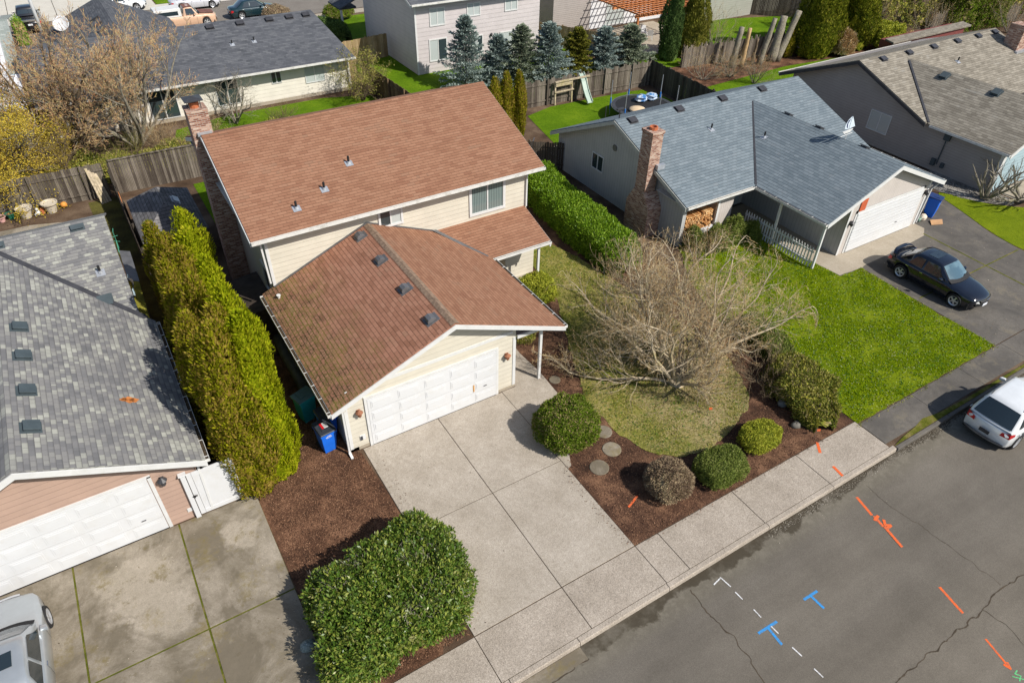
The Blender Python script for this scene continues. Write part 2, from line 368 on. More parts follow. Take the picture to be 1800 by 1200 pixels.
def lawnm(name, stops, patch=None):
    g = G(name, .95, .1); n1 = g.noise(.5, 5, .7); n2 = g.noise(14, 5, .8); n3 = g.noise(60, 2)
    v = g.math('ADD', g.math('ADD', g.math('MULTIPLY', n1, .45), g.math('MULTIPLY', n2, .35)), g.math('MULTIPLY', n3, .2))
    c = g.ramp(v, stops)
    c = g.mix(.55, c, g.ramp(g.noise(5, 5, .85), [(.36, (.62, .66, .55)), (.5, (1, 1, 1)), (.66, (1.3, 1.18, 1.2))]), 'MULTIPLY')
    if name == 'patchy_mossy_lawn':      # grass worn to thatch and soil around the tree
        dv = g.n('ShaderNodeVectorMath', {0: g.pos(), 1: (11.6, -4.0, 0)}, operation='DISTANCE').outputs['Value']
        wear = g.ramp(g.math('ADD', g.math('DIVIDE', dv, 5.5), g.math('MULTIPLY', g.math('SUBTRACT', g.noise(1.1, 5, .75), .5), 1.6)), [(.15, .85), (.75, 0)])
        c = g.mix(wear, c, g.ramp(n2, [(.35, (.17, .12, .06)), (.5, (.36, .28, .15)), (.65, (.5, .42, .25))]))
    if patch: c = g.mix(g.ramp(g.noise(.42, 4, .6), [(.45, 0), (.68, .75)]), c, patch)
    g.color(c); g.bump(g.math('ADD', n2, n3), 1, .05); return g.mat
m['lawn'] = lawnm('green_lawn', [(.36, (.11, .165, .003)), (.5, (.17, .23, .005)), (.62, (.25, .305, .012))])
m['lawn_far'] = lawnm('bright_far_lawn', [(.36, (.06, .13, .003)), (.5, (.105, .20, .004)), (.62, (.18, .28, .01))])
m['lawn_dry'] = lawnm('patchy_mossy_lawn', [(.38, (.09, .13, .010)), (.46, (.20, .215, .030)), (.53, (.34, .30, .085)), (.61, (.46, .37, .18))])

def concm(name, a, b, speck=.25, stains=None, moss=None, rough=.85, cover=0, patch=()):
    g = G(name, rough, .2)
    c = g.ramp(g.noise(.9, 6, .65), [(.3, a), (.7, b)])
    sp = g.noise(55, 3, .9)
    c = g.mix(speck, c, g.ramp(sp, [(.3, (.25, .23, .21)), (.5, (1, 1, 1)), (.72, (1.6, 1.6, 1.6))]), 'MULTIPLY')
    c = g.mix(speck, c, g.ramp(g.noise(24, 3, .9), [(.32, (.66, .64, .62)), (.5, (1, 1, 1)), (.68, (1.28, 1.27, 1.25))]), 'MULTIPLY')
    c = g.mix(.6, c, g.ramp(g.noise(7, 5, .75), [(.3, (.78, .76, .73)), (.6, (1, 1, 1))]), 'MULTIPLY')
    if stains:
        sm = g.noise(.42, 6, .72, dist=.6)
        for (px, py), pr in patch:      # clean pale patches worn into the dirt
            dv = g.n('ShaderNodeVectorMath', {0: g.pos(), 1: (px, py, 0)}, operation='DISTANCE').outputs['Value']
            sm = g.math('SUBTRACT', sm, g.ramp(g.math('ADD', g.math('DIVIDE', dv, pr * 2), g.math('MULTIPLY', g.math('SUBTRACT', g.noise(1.4, 5, .7), .5), .9)), [(.30, .30), (.62, 0)]))
        c = g.mix(g.ramp(sm, [(.40 - cover, 0), (.62 - cover, .88)]), c, g.mix(g.ramp(g.noise(2.5, 5, .75), [(.35, 0), (.65, .6)]), stains, tuple(k * .72 for k in stains)))
        c = g.mix(g.ramp(g.noise(1.6, 6, .8), [(.56, 0), (.68, .6)]), c, tuple(k * .55 for k in stains))
    if moss: c = g.mix(g.ramp(g.noise(.8, 6, .8), [(.53, 0), (.70, .7)]), c, moss)
    g.color(c); g.bump(sp, .35, .008); return g.mat
m['concrete'] = concm('pale_driveway_concrete', (.31, .27, .22), (.41, .365, .31), .6)
m['concrete_walk'] = concm('exposed_aggregate_walk', (.29, .25, .205), (.40, .35, .295), .85)
m['concrete_old'] = concm('stained_old_concrete', (.27, .235, .18), (.36, .315, .255), .4, stains=(.135, .112, .078), moss=(.20, .155, .055), cover=.05, patch=[((-7.7, -1.7), 1.0), ((-7.35, -2.9), .7), ((-4.9, -1.4), .5)])
m['concrete_tan'] = concm('tan_concrete', (.32, .275, .21), (.40, .35, .28), .4)
m['conc_far'] = concm('far_pale_concrete', (.50, .47, .41), (.58, .55, .48), .2)
m['drive_dark'] = concm('weathered_dark_driveway', (.105, .095, .085), (.16, .145, .125), .4, stains=(.085, .078, .070), moss=(.21, .18, .13))
m['joint_moss'] = soilm('moss_in_joint', (.05, .06, .01), (.11, .12, .012), (.22, .17, .07), 8)
m['joint_grey'] = plain('grey_panel_joint', (.42, .42, .42), .7)
m['joint'] = plain('dark_joint', (.06, .045, .03), .95, var=.4)
def streetm():
    g = G('worn_asphalt', .9, .2); x, y, z = g.sep(g.pos())
    st = g.n('ShaderNodeMapping', {'Vector': g.pos(), 'Scale': (.12, .8, 1)}).outputs[0]
    v = g.math('ADD', g.math('MULTIPLY', g.noise(.35, 6, .65), .5), g.math('MULTIPLY', g.noise(1.2, 4, .6, st), .5))
    c = g.ramp(v, [(.30, (.094, .083, .068)), (.5, (.130, .115, .095)), (.70, (.168, .150, .125))])
    sp = g.noise(70, 3, .9)
    c = g.mix(.7, c, g.ramp(sp, [(.3, (.5, .5, .5)), (.5, (1, 1, 1)), (.7, (1.6, 1.6, 1.6))]), 'MULTIPLY')
    c = g.mix(.7, c, g.ramp(g.noise(26, 4, .9), [(.32, (.74, .73, .72)), (.5, (1, 1, 1)), (.68, (1.24, 1.24, 1.25))]), 'MULTIPLY')
    c = g.mix(.6, c, g.ramp(g.noise(.16, 3, .5, st), [(.38, (.84, .84, .85)), (.6, (1.14, 1.12, 1.08))]), 'MULTIPLY')
    # damp dirt left by run-off along the gutter
    d = g.math('SUBTRACT', -9.50, y)
    edge = g.math('ADD', .38, g.math('MULTIPLY', g.math('SUBTRACT', g.noise(.55, 4, .6), .5), 1.6))
    nn = g.math('MULTIPLY', g.math('SUBTRACT', g.noise(3.2, 5, .75), .5), .55)
    wet = g.ramp(g.math('ADD', g.math('SUBTRACT', edge, d), nn), [(0, 0), (.03, 0), (.14, 1)])
    wet = g.math('MULTIPLY', wet, g.ramp(g.noise(.8, 5, .7), [(.36, .1), (.52, .9)]))
    c = g.mix(wet, c, (.042, .034, .022))
    c = g.mix(g.ramp(g.math('SUBTRACT', .55, g.math('ABSOLUTE', g.math('SUBTRACT', d, .35))), [(0, 0), (.5, .55)]), c, g.ramp(g.noise(4, 5, .8), [(.45, (.13, .115, .085)), (.6, (.19, .17, .13))]))
    c = g.mix(g.math('MULTIPLY', wet, .85), c, (.045, .036, .024))
    g.color(c); g.bump(sp, .4, .01); return g.mat
m['asphalt'] = streetm()
m['asphalt_far'] = concm('far_street_asphalt', (.17, .15, .13), (.21, .19, .165), .3)
def paintm(name, c):
    g = G(name, .8, .2); g.color(g.mix(g.ramp(g.noise(38, 4, .8), [(.44, 0), (.62, .75)]), g.mix(g.ramp(g.noise(9, 4, .7), [(.5, 0), (.7, .4)]), c, (.12, .105, .09)), (.11, .1, .085))); return g.mat
m['mk_orange'] = paintm('orange_marking_paint', (.85, .13, .015)); m['mk_blue'] = paintm('blue_marking_paint', (.015, .28, .68))
m['mk_white'] = paintm('white_marking_paint', (.75, .75, .75)); m['mk_green'] = paintm('green_marking_paint', (.12, .60, .22))

# ------------------------------------------------------------------ ground, streets, paving
def sheet(name, poly, z, mat, label=None):
    return struct(MB().poly([(x, y, z) for x, y in poly]).build(name, mat), label)
def rect(x0, x1, y0, y1): return [(x0, y0), (x1, y0), (x1, y1), (x0, y1)]
# one ground sheet to the horizon, dropping to street level in front of the kerb
g_ = MB(); X0, X1 = -300, 500
g_.poly([(X0, -9.40, 0), (X1, -9.40, 0), (X1, 600, 0), (X0, 600, 0)])
g_.poly([(X0, -9.40, -.16), (X1, -9.40, -.16), (X1, -9.40, 0), (X0, -9.40, 0)])
g_.poly([(X0, -300, -.16), (X1, -300, -.16), (X1, -9.40, -.16), (X0, -9.40, -.16)])
struct(g_.build('ground', m['soil'], center=False))
sheet('street', rect(-150, 250, -19, -9.40), -.13, m['asphalt'])
sheet('opposite_verge', rect(-150, 250, -60, -19.2), -.10, m['lawn'])
def smooth_poly(p, it=2):
    for _ in range(it):
        q = []
        for i in range(len(p)):
            a, b = p[i], p[(i + 1) % len(p)]
            q += [(a[0]*.75+b[0]*.25, a[1]*.75+b[1]*.25), (a[0]*.25+b[0]*.75, a[1]*.25+b[1]*.75)]
        p = q
    return p
def panels(name, xs, ys, top, mat, gap=.022, jm='joint'):
    b = MB()
    for i in range(len(xs) - 1):
        for j in range(len(ys) - 1):
            b.box(xs[i] + (gap/2), xs[i+1] - gap/2, ys[j] + gap/2, ys[j+1] - gap/2, -.02, top)
    b.poly([(xs[0]+.02, ys[0]+.02, top-.014), (xs[-1]-.02, ys[0]+.02, top-.014), (xs[-1]-.02, ys[-1]-.02, top-.014), (xs[0]+.02, ys[-1]-.02, top-.014)], 1)
    return struct(b.build(name, [mat, m[jm]], bevel=.006))
panels('driveway', [-.40, 2.45, 5.13], [-7.84, -3.94, -.06], .030, m['concrete'])
panels('sidewalk', [-18, -13.5, -9, -4.5, -2.9, -.40, 2.45, 5.13, 6.02, 9.16, 12.2, 15.33], [-9.29, -7.85], .026, m['concrete_walk'])
b = MB()
for i, (a, c) in enumerate(zip([-18, -12, -6, -.2, 1.95, 5.1, 9.18, 12.2], [-12, -6, -.2, 1.95, 5.1, 9.18, 12.2, 15.5])):
    b.add([(a+.01, -9.48, -.16), (c-.01, -9.48, -.16), (c-.01, -9.46, .0), (a+.01, -9.46, .0), (a+.01, -9.44, .026), (c-.01, -9.44, .026), (c-.01, -9.30, .026), (a+.01, -9.30, .026), (a+.01, -9.30, -.16), (c-.01, -9.30, -.16)],
          [(0,1,2,3), (3,2,5,4), (4,5,6,7), (7,6,9,8), (0,3,4,7,8), (1,9,6,5,2)])
struct(b.build('kerb', m['concrete_walk']))
b = MB()
for a, c in zip([-18, -12, -6, -.2], [-12, -6, -.2, 1.93]): b.box(a + .01, c - .01, -9.86, -9.49, -.16, -.118)
struct(b.build('gutter_pan', m['concrete_old']))
b = MB()
for i in range(20):
    a = 15.54 + i * 3.05; b.box(a, a + 3.03, -9.50, -9.36, -.16, .02)
struct(b.build('old_kerb', m['drive_dark'], bevel=.02))
b = MB()
xs = [15.36, 18.4, 21.4, 24.4, 28, 31.5, 35, 38.5, 42, 46, 50, 55, 60, 70]
for a, c in zip(xs[:-1], xs[1:]): b.box(a, c - .015, -9.12, -8.02, -.02, .022)
struct(b.build('old_sidewalk', m['drive_dark']))
sheet('mossy_verge', [(15.5, -9.35), (70, -9.35), (70, -9.27), (24, -9.25), (20, -9.22), (18.4, -9.15), (17.6, -9.02), (17.0, -9.14), (16.2, -9.22)], .026, m['joint_moss'])
# neighbour's stained driveway, joints full of moss
panels('stained_driveway', [-18.5, -12.4, -9.31, -6.39, -4.03], [-7.84, -3.98, -.04], .024, m['concrete_old'], .05, 'joint_moss')
sheet('mulch_bed', smooth_poly([(-4.02, -7.83), (-.42, -7.83), (-.42, -.2), (-.75, -.1), (-.8, 10), (-4.3, 10), (-4.2, 2), (-4.02, -2)], 1), .008, m['mulch'])
sheet('front_mulch_bed', [(5.14, -7.83), (15.3, -7.83), (15.6, -4), (15.6, 12), (12.5, 14), (10.6, 14), (10.6, 6.9), (5.7, 6.9), (5.7, 0), (5.14, -.1)], .010, m['mulch_dark'])
sheet('front_path', [(5.14, -4.35), (5.3, -4.3), (6.9, -1.15), (6.98, .2), (6.9, 1.5), (7.2, 4.6), (10.3, 4.9), (10.3, 6.9), (5.74, 6.9), (5.74, -.05), (5.14, -.05)], .022, m['concrete'])
LAWN = smooth_poly([(10.9, 8.2), (10.7, 5.6), (10.4, 3.8), (9.4, 2.2), (8.75, .6), (8.2, -.6), (7.45, -2.4), (7.55, -4.0), (7.95, -5.3), (9.0, -6.15), (10.3, -6.15), (11.6, -5.6), (12.8, -5.3), (13.4, -4.4), (14.2, -2.2), (13.6, 1.0), (13.3, 4.2), (13.0, 6.2), (12.4, 9.0), (12.2, 11.5), (11.2, 11.5)], 3)
LAWN = [(x + .16 * mnoise.noise(Vector((x * 1.1, y * 1.1, 3))) + .09 * mnoise.noise(Vector((x * 4, y * 4, 8))), y + .16 * mnoise.noise(Vector((x * 1.1, y * 1.1, 13))) + .09 * mnoise.noise(Vector((x * 4, y * 4, 18)))) for x, y in LAWN]
sheet('mossy_lawn', LAWN, .024, m['lawn_dry'])
RLAWN = [(15.35, -7.98), (24.06, -7.98), (24.10, -4.5), (24.22, -1.42), (22.76, -1.32), (22.62, -.1), (22.35, 4.35), (17.9, 4.35), (16.4, 2), (15.2, -1)]
_r = []
for (x0, y0), (x1, y1) in zip(RLAWN, RLAWN[1:] + RLAWN[:1]):
    for k in range(40): x = x0 + (x1 - x0) * k / 40; y = y0 + (y1 - y0) * k / 40; _r.append((x + .09 * mnoise.noise(Vector((x * 3, y * 3, 1))), y + .09 * mnoise.noise(Vector((x * 3, y * 3, 5)))))
RLAWN = _r
sheet('green_lawn', RLAWN, .020, m['lawn'])
sheet('neighbour_driveway', [(24.06, -7.98), (33.6, -7.98), (32.9, -6.2), (32.6, -4.3), (32.9, -2.6), (33.7, -.6), (34.3, 1.1), (33.4, 6.3), (23.9, 6.3), (22.5, 6.3), (22.35, 4.35), (22.62, -.1), (22.76, -1.32), (24.22, -1.42)], .016, m['drive_dark'])
sheet('garage_apron', [(22.66, 6), (22.66, -.1), (22.80, -1.28), (24.3, -1.38), (24.6, -1.3), (27, -1.25), (29.6, -1.05), (30.3, -.6), (30.3, 1), (24.1, .5), (24.1, 6)], .0205, m['concrete_tan'])
b = MB(); b.poly([(29.72, -.9, .021), (29.80, -.9, .021), (29.58, -7.9, .021), (29.50, -7.9, .021)]); b.poly([(24.4, -4.35, .0215), (32.5, -4.30, .0215), (32.5, -4.24, .0215), (24.4, -4.29, .0215)])
struct(b.build('driveway_joints', m['joint_moss']))
sheet('side_lawn', smooth_poly([(33.7, -7.98), (37.4, -7.98), (37.5, -2.2), (36.6, -1.5), (35.6, -.4), (34.9, 1.5), (34.4, 1.3), (33.75, -.6), (32.95, -2.6), (32.65, -4.3), (32.95, -6.2)], 1), .018, m['lawn'])
sheet('gravel_bed', smooth_poly([(34.6, 4), (35, .6), (35.8, -.6), (36.9, -1.6), (37.6, -1.2), (37.5, 0), (36.9, 4)], 1), .014, m['gravel'])
sheet('far_driveway', rect(37.7, 44, -7.9, -.1), .016, m['concrete_tan'])
# back yards
sheet('back_lawn', rect(-1.0, 12.9, 17.0, 22.9), .018, m['lawn_far'])
sheet('neighbour_back_lawn', smooth_poly([(19.2, 16), (31, 15.5), (31, 22.2), (29, 22.6), (20.6, 22.9), (20.0, 20)], 1), .018, m['lawn_far'])
sheet('patio', [(-18, 18.2), (-7.2, 18.4), (-6.7, 19.5), (-6.8, 21.6), (-9, 22.3), (-18, 22.4)], .016, m['concrete_old'])
sheet('side_yard_moss', [(-5.0, 2), (-4.2, 2), (-4.75, 23.4), (-6.2, 23.4), (-6.0, 17), (-5.4, 16)], .012, soilm('mossy_dirt', (.03, .025, .012), (.07, .06, .02), (.14, .13, .03), 2))
sheet('rear_lawn', smooth_poly([(-1, 28.3), (12.8, 27.5), (12.9, 31.9), (0, 32.0)], 1), .016, m['lawn_far'])
sheet('mauve_house_lawn', rect(13.9, 31.6, 24.0, 44), .015, m['lawn_far'])
sheet('rear_garden_lawn', [(34, 24.2), (60, 20.6), (60, 17.2), (33, 16.9), (31.4, 16.2), (31.8, 23.5)], .014, m['lawn_far'])
sheet('planting_strip', [(31.9, 23.4), (34.6, 20.4), (44, 20.9), (62, 19.2), (62, 22.5), (46, 24), (36, 25)], .020, m['mulch'])
sheet('pergola_lawn', [(34.2, 25.2), (46, 24.3), (58, 23), (60, 30), (48, 34), (41, 36), (38, 29), (34.4, 28.6)], .022, m['lawn_far'])
sheet('pergola_patio', [(34.9, 28.6), (42.8, 27.6), (43.2, 36), (35, 36)], .026, m['concrete_tan'])
sheet('far_street', rect(-150, 200, 53.0, 61.2), .020, m['asphalt_far'])
sheet('far_verge', [(-150, 47.5), (12, 47.5), (12, 50.8), (-150, 50.8)], .016, m['lawn_far'])
sheet('far_front_lawn', rect(12.2, 30, 41, 50.8), .024, m['lawn_far'])
sheet('far_sidewalk', rect(-150, 200, 51.4, 52.8), .028, m['concrete_tan'])
sheet('opposite_sidewalk', rect(-150, 200, 61.3, 62.9), .028, m['conc_far'])
panels('opposite_driveway', [-12, -8, -4.2, -.2, 4.2], [62.95, 66.5, 71, 78], .030, m['conc_far'], .05)
sheet('opposite_lawn', rect(4.3, 60, 63, 90), .02, m['lawn_far'])

# utility locating paint on street, walk and beds
def stroke_mesh(b, pts, wdt, z):
    for i in range(len(pts) - 1):
        a = Vector((*pts[i], z)); c = Vector((*pts[i+1], z)); d = (c - a).normalized(); n = Vector((-d.y, d.x, 0)) * wdt / 2
        e = d * wdt * .3; zz = Vector((0, 0, .0006 * i))
        b.poly([a - n - e + zz, c - n + e + zz, c + n + e * .6 + zz, a + n - e * .7 + zz])
def mark(name, strokes, wdt, z, mat, label, group):
    b = MB()
    for k, s_ in enumerate(strokes): stroke_mesh(b, s_, wdt, z + .002 * k)
    return tag(b.build(name, mat), label, 'paint mark', group)
ZS = -.126
GO, GB, GW = 'orange spray-painted utility marks', 'blue spray-painted utility marks', 'white spray-painted utility dashes'
mark('utility_mark', [[(6.36, -11.70), (7.03, -11.72)], [(6.69, -11.74), (6.65, -12.24)]], .075, ZS, m['mk_blue'], 'blue T-shaped spray mark crossed by the white dashes', GB)
mark('utility_mark', [[(8.24, -11.66), (8.76, -11.67)], [(8.49, -11.69), (8.50, -12.12)]], .075, ZS, m['mk_blue'], 'blue T-shaped spray mark with no white dash beside it', GB)
wl = ['white L-shaped corner mark nearest the kerb', 'short white dash just past the white corner mark', 'white dash just kerbside of the blue T', 'white dash touching the stem of the blue T', 'white dash next past the blue T', 'white dash farthest out in the street']
ws = [[(6.35, -9.98), (6.68, -9.92), (6.72, -10.28)], [(6.71, -10.48), (6.72, -10.74)], [(6.76, -11.14), (6.76, -11.40)], [(6.80, -11.74), (6.81, -11.98)], [(6.83, -12.46), (6.86, -12.75)], [(6.87, -13.16), (6.89, -13.42)]]
for s_, l_ in zip(ws, wl): mark('utility_mark', [s_], .035, ZS + .006, m['mk_white'], l_, GW)
mark('utility_mark', [[(13.30, -7.86), (13.02, -8.21)]], .10, .032, m['mk_orange'], 'orange dash on the sidewalk behind the orange flag', GO)
mark('utility_mark', [[(12.89, -8.88), (12.83, -9.28)]], .10, .034, m['mk_orange'], 'orange dash across the back of the kerb', GO)
mark('utility_mark', [[(12.63, -10.08), (12.45, -10.76)], [(12.47, -10.86), (12.38, -11.22)], [(12.58, -10.90), (12.36, -10.95)], [(12.60, -11.10), (12.48, -11.24), (12.62, -11.34), (12.38, -11.36)], [(12.40, -11.28), (12.22, -12.00)]], .09, ZS, m['mk_orange'], 'long orange line with a scrawled letter halfway along', GO)
mark('utility_mark', [[(11.95, -13.45), (11.77, -14.25)]], .08, ZS, m['mk_orange'], 'plain orange dash between the scrawled line and the arrow', GO)
mark('utility_mark', [[(11.58, -15.05), (11.35, -15.85)], [(11.44, -15.72), (11.35, -15.86), (11.31, -15.70)]], .06, ZS, m['mk_orange'], 'orange arrow pointing at the green scrawl', GO)
mark('utility_mark', [[(11.46, -15.97), (11.32, -15.99), (11.40, -16.10), (11.24, -16.16)], [(11.20, -16.0), (11.38, -16.2)]], .03, ZS, m['mk_green'], 'small green scrawl at the tip of the orange arrow', 'green spray marks')
mark('utility_mark', [[(5.9, -6.62), (6.4, -6.42)]], .07, .016, m['mk_orange'], 'short orange dash on the mulch by the driveway', GO)
# cracks in the asphalt, filled with dirt
def crack(pts, wdt, label):
    P = [Vector((x, y, 0)) for x, y in pts]; out = [P[0]]
    for a, c in zip(P[:-1], P[1:]):
        n = max(2, int((c - a).length / .09))
        for k in range(1, n + 1):
            p = a.lerp(c, k / n); q = Vector((mnoise.noise(p * 3.1), mnoise.noise(p * 3.1 + Vector((9, 0, 0))), 0)) * .09 + Vector((mnoise.noise(p * 14), mnoise.noise(p * 14 + Vector((5, 5, 0))), 0)) * .04
            out.append(p + q)
    b = MB(); L = []; R_ = []
    for i, p in enumerate(out):
        d = (out[min(i + 1, len(out) - 1)] - out[max(i - 1, 0)]).normalized(); n = Vector((-d.y, d.x, 0)); h = wdt * (.35 + .65 * abs(mnoise.noise(p * 6)) * 1.6)
        L.append(p + n * h / 2); R_.append(p - n * h / 2)
    for i in range(len(out) - 1): b.poly([(L[i].x, L[i].y, -.1265), (L[i+1].x, L[i+1].y, -.1265), (R_[i+1].x, R_[i+1].y, -.1265), (R_[i].x, R_[i].y, -.1265)])
    struct(b.build('street_crack', m['joint'], uv=False), label)
crack([(5.65, -9.75), (5.57, -10.67), (5.70, -11.42), (5.60, -12.13), (5.44, -12.72), (5.5, -14.5), (5.3, -18)], .05, 'crack across the street below the driveway')
crack([(13.32, -9.9), (13.26, -10.75), (13.34, -11.32), (13.42, -11.87), (13.52, -13.13), (13.59, -14.35)], .025, 'fine crack beside the orange line')
crack([(30, -14.3), (14.52, -14.47), (13.20, -14.41), (12.34, -14.51), (10.51, -14.50), (9.05, -14.48), (8.39, -14.51), (2, -14.5), (-10, -14.6)], .05, 'long crack down the middle of the street')
crack([(12.34, -14.51), (12.45, -15.10), (12.36, -15.65), (12.3, -18.5)], .035, 'short crack forking off by the green scrawl')
crack([(1.95, -9.87), (1.2, -9.9), (.2, -9.92), (-1.5, -9.88), (-4, -9.9)], .05, 'crack along the edge of the gutter')

# ------------------------------------------------------------------ building helpers
def gable_x(b, x0, x1, y0, yr, y1, z0, zr, z1, zb=-.05):       # solid block, ridge along x
    a = [(y0, zb), (y0, z0), (yr, zr), (y1, z1), (y1, zb)]
    vs = [(x0, y, z) for y, z in a] + [(x1, y, z) for y, z in a]
    b.add(vs, [(0,1,2,3,4), (9,8,7,6,5), (0,5,6,1), (1,6,7,2), (2,7,8,3), (3,8,9,4)])
def gable_y(b, y0, y1, x0, xr, x1, z0, zr, z1, zb=-.05):
    a = [(x0, zb), (x0, z0), (xr, zr), (x1, z1), (x1, zb)]
    vs = [(x, y0, z) for x, z in a] + [(x, y1, z) for x, z in a]
    b.add(vs, [(4,3,2,1,0), (5,6,7,8,9), (0,1,6,5), (1,2,7,6), (2,3,8,7), (3,4,9,8)])
def roof_x(b, x0, x1, y0, yr, y1, z0, zr, z1, th=.06):
    a = [(y0, z0), (yr, zr), (y1, z1), (y1, z1-th), (yr, zr-th), (y0, z0-th)]
    vs = [(x0, y, z) for y, z in a] + [(x1, y, z) for y, z in a]
    b.add(vs, [(0,6,7,1), (1,7,8,2), (2,8,9,3), (3,9,10,4), (4,10,11,5), (5,11,6,0), (0,1,4,5), (1,2,3,4), (6,11,10,7), (7,10,9,8)])
def roof_y(b, y0, y1, x0, xr, x1, z0, zr, z1, th=.06):
    a = [(x0, z0), (xr, zr), (x1, z1), (x1, z1-th), (xr, zr-th), (x0, z0-th)]
    vs = [(x, y0, z) for x, z in a] + [(x, y1, z) for x, z in a]
    b.add(vs, [(0,1,7,6), (1,2,8,7), (2,3,9,8), (3,4,10,9), (4,5,11,10), (5,0,6,11), (0,5,4,1), (1,4,3,2), (6,7,10,11), (7,8,9,10)])
def fpt(face, p, u, v, d):       # a point on a facade: u along it, v up, d out of it
    return {'-y': (u, p - d, v), '+y': (u, p + d, v), '-x': (p - d, u, v), '+x': (p + d, u, v)}[face]
def fbox(b, face, p, u0, u1, v0, v1, d0, d1, mi=0):
    a = fpt(face, p, u0, v0, d0); c = fpt(face, p, u1, v1, d1)
    b.box(a[0], c[0], a[1], c[1], a[2], c[2], mi)
def window(par, face, p, u0, u1, v0, v1, split=1, glass='glass', trim=.09, frame='white', dbl=None):
    b = MB(); t = trim
    fbox(b, face, p, u0 - t, u1 + t, v1, v1 + t, 0, .05); fbox(b, face, p, u0 - t, u1 + t, v0 - t, v0, 0, .055)
    fbox(b, face, p, u0 - t, u0, v0, v1, 0, .05); fbox(b, face, p, u1, u1 + t, v0, v1, 0, .05)
    us = [u0 + (u1 - u0) * k / (split + 1) for k in range(split + 2)]
    for u in us[1:-1]: fbox(b, face, p, u - .03, u + .03, v0, v1, 0, .04)
    f = b.build('window', m[frame], par)
    for k, (a, c) in enumerate(zip(us[:-1], us[1:])):
        q = MB(); fbox(q, face, p, a + (.03 if a > u0 else 0), c - (.03 if c < u1 else 0), v0, v1, 0, .018)
        q.build('pane', m[(dbl[k] if dbl else glass)], f)
    return f
def garage_door(par, y, x0, x1, h, rows=4, cols=5, emb=True, mat='door_white'):
    b = MB(); b.box(x0, x1, y - .03, y + .02, .03, h)
    rh = (h - .03) / rows
    for r in range(rows):
        z0 = .03 + r * rh
        if emb:
            cw = (x1 - x0) / cols
            for c in range(cols):
                a = x0 + c * cw + .10; e = x0 + (c + 1) * cw - .10
                b.box(a, e, y - .040, y - .0305, z0 + .09, z0 + rh - .09)
                b.box(a + .05, e - .05, y - .052, y - .0405, z0 + .15, z0 + rh - .15)

        else:
            for k in range(3): b.box(x0 + .02, x1 - .02, y - .045, y - .031, z0 + .02 + k * rh / 3, z0 + (k + 1) * rh / 3 - .02)
    d = b.build('garage_door', m[mat], par, bevel=.006)
    for r in range(1, rows):
        q = MB(); q.box(x0 + .01, x1 - .01, y - .034, y - .0302, .03 + r * rh - .007, .03 + r * rh + .007); q.build('panel_joint', m['joint_grey'], d, uv=False)
    h_ = MB(); h_.box((x0+x1)/2 + (1.9 if emb else 1) , (x0+x1)/2 + (2.02 if emb else 1.12), y - .075, y - .051, .72, .75); h_.build('handle', m['grey_metal'], d)
    # the black weather seal round the opening
    s = MB(); s.box(x0, x1, y - .035, y + .01, .0, .028); s.build('weather_seal', m['black'], d)
    return d
def vent_box(par, c, n, s=(.36, .36, .13), mat='slate_vent', hood=False):
    """low box vent sitting on a roof slope with normal n"""
    n = Vector(n).normalized(); u = Vector((0, 0, 1)).cross(n).normalized(); v = n.cross(u)
    b = MB(); M_ = Matrix((u, v, n)).transposed().to_4x4(); M_.translation = Vector(c)
    q = MB()
    q.box(-s[0]/2 - .07, s[0]/2 + .07, -s[1]/2 - .07, s[1]/2 + .10, .0, .012)
    if hood:
        pr = [(-s[1]/2, .02), (-s[1]/2, s[2]*.55), (-s[1]*.3, s[2]*.95), (s[1]*.1, s[2]*1.05), (s[1]*.5, s[2]*.5), (s[1]*.5, .02)]
        vs = [(-s[0]/2, y, z) for y, z in pr] + [(s[0]/2, y, z) for y, z in pr]; k = len(pr)
        q.add(vs, [list(range(k - 1, -1, -1)), list(range(k, 2*k))] + [(i, (i+1) % k, (i+1) % k + k, i + k) for i in range(k)])
    else:
        q.box(-s[0]/2, s[0]/2, -s[1]/2, s[1]/2, .012, s[2]*.6); q.box(-s[0]/2 - .03, s[0]/2 + .03, -s[1]/2 - .03, s[1]/2 + .03, s[2]*.6 + .01, s[2])
    q.xform(M_); return q.build('roof_vent', m[mat], par, bevel=.012)
def pipe_vent(par, c, n, h=.3, r=.045):
    n = Vector(n).normalized(); c = Vector(c); u = Vector((0, 0, 1)).cross(n).normalized(); v = n.cross(u)
    b = MB(); b.tube(c - n * .05, c + Vector((0, 0, h)), r, r, 10)
    p = b.build('vent_pipe', m['black'], par)
    q = MB(); q.add([c + u*a + v*e + n*.012 for a, e in ((-.15, -.16), (.15, -.16), (.15, .14), (-.15, .14))], [(0, 1, 2, 3)]); q.tube(c - n*.01, c + Vector((0, 0, .09)), .09, .055, 10)
    q.build('flashing', m['galv'], p); return p
def gutter_x(par, x0, x1, y, z, side=-1, w=.11, h=.11):        # trough along x, open on top
    b = MB(); s = side
    b.box(x0, x1, y, y + s*.012, z - h, z); b.box(x0, x1, y + s*w, y + s*(w+.012), z - h, z + .004); b.box(x0, x1, y + s*.012, y + s*w, z - h, z - h + .012)
    b.box(x0 - .006, x0, y - .001, y + s*(w+.013), z - h - .002, z + .005); b.box(x1, x1 + .006, y - .001, y + s*(w+.013), z - h - .002, z + .005)
    b.box(x0, x1, y + s*.013, y + s*(w - .001), z - h + .013, z - .05, 1)
    return b.build('gutter', [m['gutter'], m['gutter_in']], par)
